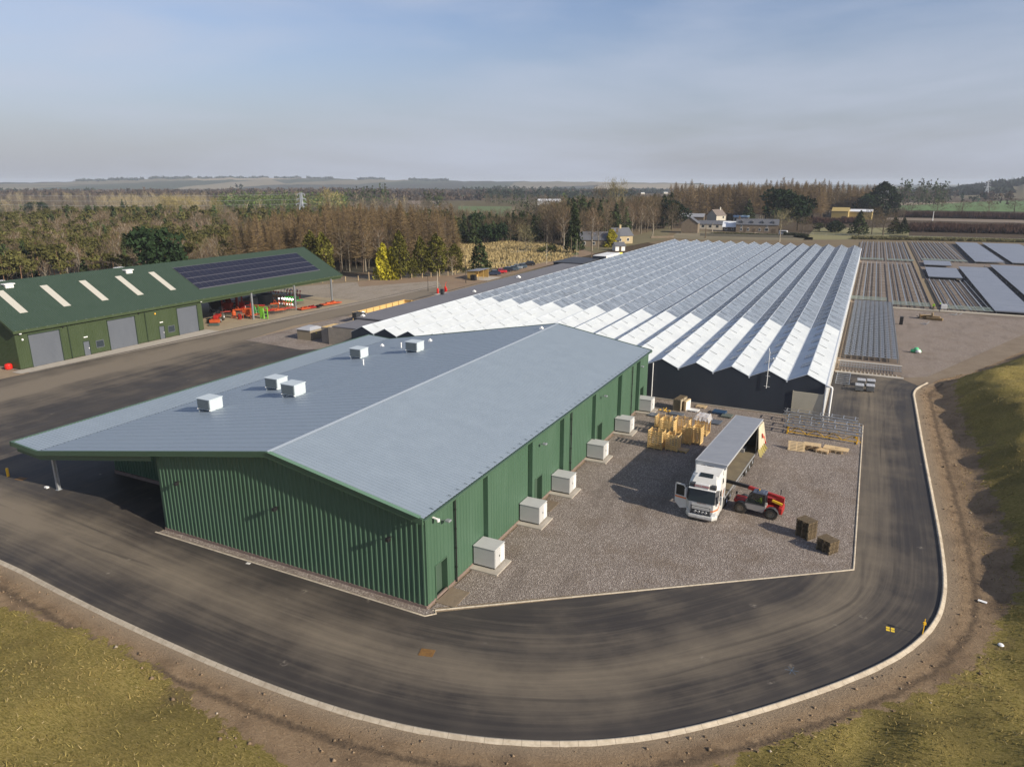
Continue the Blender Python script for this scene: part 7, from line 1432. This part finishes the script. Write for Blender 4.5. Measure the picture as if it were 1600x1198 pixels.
# ---------------- orchard strips and hedges
def hedge(name, px0, py0, px1, py1, h, dep, col, label, n=9000):
    a = np.array(G(px0,py0)[:2]); b = np.array(G(px1,py1)[:2]); t = rng.random(n); u = rng.random(n); dr = (a+b)/2; dr = dr/np.linalg.norm(dr); q = a+(b-a)*t[:,None]+dr*(u*dep)[:,None]; z = rng.random(n)**.7*h*(.75+.35*vnoise(q[:,0],q[:,1],9,4)); gzv = ground_z(q[:,0],q[:,1]); A = np.stack([q[:,0],q[:,1],gzv+z*.4],-1); B = A+np.stack([rng.normal(0,.8,n),rng.normal(0,.8,n),z*.6+.5],-1); V, F, Cc = sticks(A,B,.45,col,.35); o = mesh_np(name, V, F, [FOL], col=np.concatenate([Cc,np.ones((len(Cc),1))],1)); return tag(o, label, 'hedge')
PURP = (.075,.042,.036)
hedge('orchard_hedge',1395,339.5,1640,345,5,28,PURP,'long dark purple-brown orchard hedge, the farther one below the green field',12000); hedge('orchard_hedge',1412,362,1640,367.5,4.2,38,(.085,.050,.040),'long dark purple-brown orchard hedge, the nearer and deeper one',16000); hedge('garden_hedge',1260,350,1345,350,4.5,10,PURP,'short purple-brown hedge below the yellow barn',4000); hedge('bramble_strip',1330,374,1640,380,1.2,9,(.13,.12,.06),'low olive bramble strip along the farm track',7000); hedge('garden_hedge',1225,369,1262,373,1.8,8,(.03,.035,.02),'dark low hedge right of the stone farmhouse',1500); hedge('garden_hedge',1112,369,1215,371,1.5,5,(.04,.045,.02),'dark garden hedge in front of the stone farmhouse',2600)
for nm_, pl_ in (('forest_floor',[(-250,55),(-196,96),(-158,142),(-124,186),(-120,208),(-150,246),(-175,300),(-215,330),(-420,300),(-420,60)]),('forest_floor',wpoly([(1055,345,0),(1283,345,0),(1288,338.5,0),(1368,338.5,0),(1368,333,0),(1045,336,0)]))): sheet(nm_, pl_, .045, mat('darkened_wood_ground', (.050,.040,.025), .95, noise=(.3,.6,(.035,.035,.018))))  # dark ground sheet added so gaps between the trees stay dark
# ---------------- fence behind the brown terrace, pylon, wires
fp = [G(455,447),G(520,441),G(560,438.5),G(610,437),G(660,434),G(700,431),G(722,428)]; t = thing('stock_fence', (fp[2][0],fp[2][1],0), 0, 'post and wire fence with pale new posts in front of the woods', 'fence'); ox, oy = fp[2][0], fp[2][1]; me_ = None; PN = mat('new_post', (.48,.36,.20), .8); acc_ = 0
for a, b in zip(fp[:-1], fp[1:]):
    L = math.hypot(b[0]-a[0],b[1]-a[1]); n = max(1,int(L/2.6))
    for i in range(n):
        x, y = a[0]+(b[0]-a[0])*i/n-ox, a[1]+(b[1]-a[1])*i/n-oy; hh = 1.35+.9*(acc_%7 == 0)
        if me_ is None: o = MB().tube([(0,0,0),(0,0,1.0)],.09,6).build('post', PN, t); me_ = o.data
        else: o = bpy.data.objects.new('post', me_); C.objects.link(o); o.parent = t
        o.location = (x,y,0); o.scale = (1,1,hh); acc_ += 1
b = MB()
for z in (.3,.7,1.1):
    b.tube([(p[0]-ox,p[1]-oy,z) for p in fp], .012, 4)
b.build('wire', GALV, t)
PYM = mat('pylon_steel', (.42,.45,.48), .5, metal=.3)
def pylon(name, x, y, h, label, w=.12):
    t = thing(name, (x,y,0), .3, label, 'pylon'); b = MB(); hb2 = h*.12
    def leg(z): return max(.5, hb2*(1-z/h*1.15))
    zs = [0,h*.2,h*.38,h*.54,h*.68,h*.80,h*.92]
    for z0, z1 in zip(zs[:-1], zs[1:]):
        a, c = leg(z0), leg(z1); P0 = [(sx*a,sy*a,z0) for sx,sy in ((-1,-1),(1,-1),(1,1),(-1,1))]; P1 = [(sx*c,sy*c,z1) for sx,sy in ((-1,-1),(1,-1),(1,1),(-1,1))]
        for k in range(4): j = (k+1)%4; b.bar(P0[k],P1[k],w*1.5); b.bar(P0[k],P1[j],w); b.bar(P0[j],P1[k],w); b.bar(P1[k],P1[j],w)
    b.build('tower', PYM, t)
    for z, l in ((h*.62,h*.17),(h*.76,h*.14),(h*.90,h*.11)):
        q = MB(); q.bar((-l,0,z),(l,0,z),w*1.4); q.bar((-l,0,z),(0,0,z+h*.05),w); q.bar((l,0,z),(0,0,z+h*.05),w); 
        for s_ in (-1,1): q.bar((s_*l,0,z),(s_*l,0,z-h*.05),w*1.2)
        q.build('cross_arm', PYM, t)
    return t
q = G(474,352); pylon('electricity_pylon', q[0], q[1], HT(474,352,298), 'grey lattice pylon standing above the woods left of centre', .24)
q = G(1540,310); pylon('electricity_pylon', q[0], q[1], 30, 'faint lattice pylon on the hill at the far right', .3)
t = thing('power_lines', (0,0,0), 0, 'thin pale power lines running left from the pylon across the woods', 'power lines'); b = MB(); q = G(474,352); hh = HT(474,352,298)
for z, dx in ((hh*.9,0),(hh*.75,0),(hh*.62,2)):
    e = np.array(G(-60, 352)[:2]); pts = []
    for i in range(13): s = i/12; pts.append((q[0]+(e[0]-q[0])*s+dx, q[1]+(e[1]-q[1])*s, z-4*s*0-14*s*(1-s)*.35))
    b.tube(pts, .05, 4)
b.build('cable', PYM, t)
o = MB().add([(-.5,0,.12),(0,-.1,0),(.5,0,.12),(0,.15,.02),(0,-.3,0),(0,.3,0)],[(0,1,3),(1,2,3),(4,1,3),(5,3,1)]).build('bird', BLACK); d = _fw+_rt*(1076-IW/2)/FPX-_up*(202-IH/2)/FPX; o.location = (d[0]*110, d[1]*110, CAMH+d[2]*110); tag(o, 'tiny dark bird alone in the sky right of centre', 'bird')
# =============================================================== THE FARM
STONE = mat('tan_rubble_stone', (.19,.150,.105), .9, noise=(.9,.8,(.13,.10,.07))); SLATE = mat('blue_grey_slate', (.115,.12,.135), .6, noise=(.5,.7,(.085,.09,.10))); HARL = mat('cream_harling', (.46,.43,.36), .85, noise=(.5,.4,(.5,.46,.38))); METW = mat('white_sheet_roof', (.70,.72,.74), .4); YELB = mat('yellow_ochre_sheet', (.38,.29,.11), .7, noise=(.3,.4,(.42,.30,.08))); TIMBD = mat('dark_timber', (.10,.075,.05), .9)
def house(name, px, pb, rz_, L, D, he, hr, wall, roof, label, cat, wins=(), chim=(), doors=(), dormers=0, gablewin=False, over=.3):
    q = G(px,pb); t = thing(name, (q[0],q[1],float(ground_z(q[0],q[1]))), rz_, label, cat); b = MB()
    for x in (-L/2,L/2): pass
    b.add([(-L/2,0,0),(L/2,0,0),(L/2,D,0),(-L/2,D,0),(-L/2,0,he),(L/2,0,he),(L/2,D,he),(-L/2,D,he),(-L/2,D/2,hr-.15),(L/2,D/2,hr-.15)], [(0,1,5,4),(2,3,7,6),(1,2,6,9,5),(3,0,4,8,7)]); b.build('wall', wall, t)
    k = (hr-he)/(D/2); b = MB(); r1 = [(-L/2-over,-over,he-k*over),(L/2+over,-over,he-k*over),(L/2+over,D/2,hr),(-L/2-over,D/2,hr),(L/2+over,D+over,he-k*over),(-L/2-over,D+over,he-k*over)]; b.add(r1+[(x,y,z+.18) for x,y,z in r1], [(6,7,8,9),(9,8,10,11),(0,3,2,1),(3,5,4,2),(0,1,7,6),(5,11,10,4),(1,2,8,7),(2,4,10,8),(0,6,9,3),(3,9,11,5)]); rf = b.build('roof', roof, t)
    for cx in chim: b = MB(); b.box(cx-.45,cx+.45,D/2-.45,D/2+.45,hr-.7,hr+1.3); b.box(cx-.52,cx+.52,D/2-.52,D/2+.52,hr+1.2,hr+1.35); b.lathe((cx,D/2,hr+1.35),[(.16,0),(.13,.4),(0,.4)],8); b.build('chimney', wall, rf)
    for wx, wz, ww, wh in wins:
        f = MB(); f.box(wx-ww/2-.1,wx+ww/2+.1,-.07,-.01,wz-.1,wz+wh+.1); f = f.build('window', LWHITE if wall is not HARL else TIMBD, t); MB().box(wx-ww/2,wx+ww/2,-.09,-.071,wz,wz+wh).build('pane', DKGLASS, f)
    for dx, dw, dh in doors: MB().box(dx-dw/2,dx+dw/2,-.09,-.01,0,dh).build('door', TIMBD, t)
    for i in range(dormers):
        x = -L/2+L*(i+.5)/dormers; b = MB(); z = he+.5; y = .55; b.add([(x-.7,y,z),(x+.7,y,z),(x+.7,y,z+1.1),(x,y,z+1.7),(x-.7,y,z+1.1),(x-.8,y+2,z+1.1),(x,y+2.6,z+1.75),(x+.8,y+2,z+1.1)], [(0,1,2,3,4),(4,3,6,5),(3,2,7,6)]); dm = b.build('dormer', roof, rf); MB().box(x-.35,x+.35,y-.05,y-.005,z+.15,z+1.0).build('pane', DKGLASS, dm)
    if gablewin:
        for z_ in (.9,he*.8): MB().box(L/2+.01,L/2+.06,D/2-.5,D/2+.5,z_,z_+1.3).build('gable_window', DKGLASS, t)
    return t
AZ = R(6)
house('stone_farmhouse', 1182, 363.5, AZ, 21.5, 7.5, 4.2, 6.9, STONE, SLATE, 'long tan stone farmhouse with a slate roof and four small dormers', 'house', wins=((-8,1,.9,1.3),(-4.5,1,.9,1.3),(1.5,1,.9,1.3),(5,1,1.6,1.4),(-8,2.9,.7,.8),(5,2.9,.7,.8)), chim=(-9.5,), doors=((-6,1.0,2.1),(-1.5,1.2,2.1),(8.6,1.8,2.2)), dormers=4)
house('white_roofed_annexe', 1140, 362, AZ, 7.6, 8, 2.6, 5.2, TIMBD, METW, 'small building with a bright white roof left of the stone farmhouse', 'building', wins=((-2,1,1,1),(1.5,1,1,1)))
house('low_white_wing', 1115, 358, AZ, 18, 8, 2.8, 4.6, HARL, SLATE, 'long low white-edged wing with a slate roof', 'building', wins=((-6,1,1.2,1.1),(-2,1,1.2,1.1),(2,1,1.2,1.1)), doors=((6,1,2),))
house('stone_barn_gable', 1091, 364, R(96), 9, 8.5, 5.2, 8.2, STONE, SLATE, 'tan stone barn showing its pointed gable and arched openings', 'barn', gablewin=True)
b = house('white_cottage', 1126, 350, R(60), 9, 8, 5.5, 9.0, HARL, mat('brown_grey_roof', (.16,.13,.11), .7), 'white gabled house standing behind the farm wings', 'house', wins=((-2,1.2,1,1.2),(2,3.6,1,1.2)), chim=(3,))
house('dark_long_shed', 1079, 353, AZ, 15, 10, 5.5, 7.2, TIMBD, mat('pale_fibre_roof', (.25,.26,.28), .7), 'long dark shed with a pale roof at the left end of the farm', 'shed', doors=((-4,2.5,2.6),(3,2.5,2.6)))
house('glazed_lean_to', 1157, 353, AZ, 9, 5, 5.2, 6.2, HARL, mat('glazed_roof', (.22,.30,.36), .2), 'glazed blue-grey lean-to behind the stone farmhouse', 'building', wins=((-3,3.4,1.6,1.2),(0,3.4,1.6,1.2),(3,3.4,1.6,1.2)))
house('brown_roofed_house', 1182, 344, AZ, 10, 8, 4.5, 7.5, HARL, mat('russet_roof', (.20,.12,.09), .8), 'house with a russet roof mostly hidden behind the farmhouse trees', 'house', chim=(3,))
house('slate_cottage', 935, 386, R(18), 17, 7.5, 3.0, 6.0, STONE, SLATE, 'long low slate-roofed stone cottage among bare birches', 'cottage', wins=((-6,1,1,1.1),(-2,1,1,1.1),(3,1,1,1.1)), chim=(-7.5,7.5))
house('gabled_cottage', 975, 381, R(52), 9, 7.5, 3.6, 6.6, mat('buff_stone', (.42,.34,.20), .9, noise=(.9,.6,(.32,.25,.15))), SLATE, 'buff stone gabled cottage beside the yellow-green conifer', 'cottage', wins=((-2,1.2,1.1,1.2),(2,1.2,1.1,1.2)), chim=(0,))
house('garden_hut', 969, 392, R(40), 4, 3.5, 2.0, 3.2, LWHITE, SLATE, 'small white garden hut with a dark roof below the cottage', 'hut', doors=((0,.9,1.8),))
q = house('yellow_barn', 1311, 343.5, R(-2), 11, 16, 6.0, 8.3, YELB, YELB, 'low ochre yellow farm building in front of the larch wood', 'barn', doors=((3,3,2.6),)); house('yellow_barn', 1341, 343, R(-4), 17, 9, 5.6, 7.0, YELB, METW, 'long ochre building with a white roof right of the yellow one', 'barn')
house('white_glasshouse', 856, 321, R(10), 26, 14, 5, 7.0, METW, METW, 'whitish building far off between the dark tree belts', 'building')
t = place('parked_van', 1225, 367, R(80), 'white van parked at the right end of the stone farmhouse', 'van'); b = MB(); b.cbox(-1,1,-2.5,2.5,.35,1.3,.15); b.cbox(-.95,.95,-1.6,2.5,1.2,2.2,.2); b.build('body', WHITE, t); b = MB(); b.box(-.97,.97,-1.2,2.0,1.4,1.9); b.build('windows', CARG, t)
for x in (-.9,.9):
    for y in (-1.6,1.6): wheel(t, x, y, .35, .2, GALV)
t = place('roadside_wall', 1185, 371, AZ, 'low grey garden wall in front of the farmhouse', 'wall'); b = MB(); b.box(-28,16,-.2,.2,0,1.3); b.build('stonework', mat('grey_wall_stone', (.15,.14,.11), .9), t)
t = place('roadside_wall', 1035, 372, R(40), 'pale curved boundary wall at the farm entrance', 'wall'); b = MB(); b.box(-6,6,-.2,.2,0,1.0); b.build('stonework', STONE, t)
fl = place('field_fence', 1500, 375, R(1), 'long wire fence with thin posts beside the farm track', 'fence'); me_ = None
for k in range(56):
    if me_ is None: o = MB().box(-.08,.08,-.08,.08,0,1.5).build('post', PALEP, fl); me_ = o.data
    else: o = bpy.data.objects.new('post', me_); C.objects.link(o); o.parent = fl
    o.location = (-80+k*3.2, 0, 0)
b = MB(); b.bar((-80,0,1.3),(98,0,1.3),.04); b.bar((-80,0,.8),(98,0,.8),.04); b.build('wire', GALV, fl)
# far white houses sprinkled over the plain
rr = random.Random(12)
for i, (px, pb) in enumerate(((37,294),(372,297.5),(392,297),(412,298),(446,294),(497,294),(545,296),(1004,301),(1040,300),(718,290),(868,300),(300,297))):
    q = G(px, pb+.8); t = thing('far_house', (q[0],q[1],float(ground_z(q[0],q[1]))), rr.uniform(0,1), 'tiny pale building on the distant plain, '+('far left edge','left of a pair','right of a pair','beside the pair','under the hill plantation','below the highest hill','right of the hills','behind the skyline tree','right of the skyline tree','centre horizon','below the central hills','under the left hill')[i], 'building', 'tiny far buildings'); s = math.hypot(q[0],q[1])/3200
    b = MB(); b.box(-9*s,9*s,-4*s,4*s,0,5*s); b.build('wall', HARL, t); b = MB(); b.prism([(-4.3*s,5*s),(0,7*s),(4.3*s,5*s)],-9.3*s,9.3*s, M=Matrix(((0,0,1,0),(1,0,0,0),(0,1,0,0),(0,0,0,1)))); b.build('roof', METW if i%3 else SLATE, t)
# ---------------- grass on the near banks
n = 420000; X_ = rng.uniform(-62,40,n); Y_ = rng.uniform(8,128,n); D_ = np.hypot(X_,Y_); keep = rng.random(n) < np.clip(42/D_,0,1)**1.5; X_, Y_ = X_[keep], Y_[keep]; d_, _ = sdist(X_, Y_, BANK); m_ = (d_ > .2+(vnoise(X_,Y_,1.6,21)-.5)*1.2)&(vnoise(X_,Y_,.9,22)+rng.normal(0,.2,len(X_)) > .36); X_, Y_ = X_[m_], Y_[m_]
Z_ = ground_z(X_,Y_); A = np.stack([X_,Y_,Z_-.01],-1); n = len(X_); B = A+np.stack([rng.normal(.04,.10,n),rng.normal(-.03,.10,n),rng.uniform(.05,.17,n)*np.where(rng.random(n) > .88,2.1,1)],-1); tone = vnoise(X_,Y_,4.5,23)[:,None]; tone2 = rng.random((n,1)); base = np.array([.17,.145,.045])*(1-tone)+np.array([.30,.225,.095])*tone; base = np.where(tone2 > .86, np.array([.30,.24,.12]), base); V, F, Cc = sticks(A,B,.05,(1,1,1),.3); Cc = Cc*np.repeat(base,3,axis=0)
o = mesh_np('grass', V, F, [FOL], col=np.concatenate([Cc,np.ones((len(Cc),1))],1)); o['kind'] = 'stuff'; o['label'] = 'rough olive and straw coloured grass on the near banks'; o['category'] = 'grass'
# stones and clods on the verge
n = 5200; X_ = rng.uniform(-62,14,n*3); Y_ = rng.uniform(15,108,n*3); db_, _ = sdist(X_,Y_,BANK); dk_, _ = sdist(X_,Y_,KERBS); m_ = (db_ < .8)&(dk_ > .6); X_, Y_ = X_[m_][:n], Y_[m_][:n]; n = len(X_); Z_ = ground_z(X_,Y_); s = rng.gamma(2.,.018,n)+.012; oc = np.array([(1,0,0),(0,1,0),(-1,0,0),(0,-1,0),(0,0,.8),(0,0,-.6)]); V = (np.stack([X_,Y_,Z_+s*.3],-1)[:,None,:]+oc[None]*s[:,None,None]*rng.uniform(.7,1.3,(n,6,1))).reshape(-1,3); f = np.array([(0,1,4),(1,2,4),(2,3,4),(3,0,4),(1,0,5),(2,1,5),(3,2,5),(0,3,5)]); F = (f[None]+(np.arange(n)*6)[:,None,None]).reshape(-1,3); Cc = np.repeat(np.where(rng.random((n,1)) > .94, np.array([.34,.29,.23]), np.array([.24,.175,.115]))*rng.uniform(.7,1.3,(n,1)),6,axis=0)
o = mesh_np('verge_stones', V, F, [FOL], col=np.concatenate([Cc,np.ones((len(Cc),1))],1)); o['kind'] = 'stuff'; o['label'] = 'small stones and clods on the brown verge'; o['category'] = 'stones'
# =============================================================== AIR
hb = MB().box(-12000,12000,-2500,14500,-26,72); hm = bpy.data.materials.new('haze_air'); hm.use_nodes = True
hn = hm.node_tree.nodes; hl = hm.node_tree.links; hn.clear(); ho = hn.new('ShaderNodeOutputMaterial'); pv = hn.new('ShaderNodeVolumePrincipled')
pv.inputs['Color'].default_value = (.74,.82,.93,1); pv.inputs['Density'].default_value = HAZE; pv.inputs['Anisotropy'].default_value = .0
hl.new(pv.outputs[0], ho.inputs['Volume']); h = hb.build('haze', hm); h['kind'] = 'stuff'; h['label'] = 'thin blue haze in the air towards the hills'; h['category'] = 'haze'
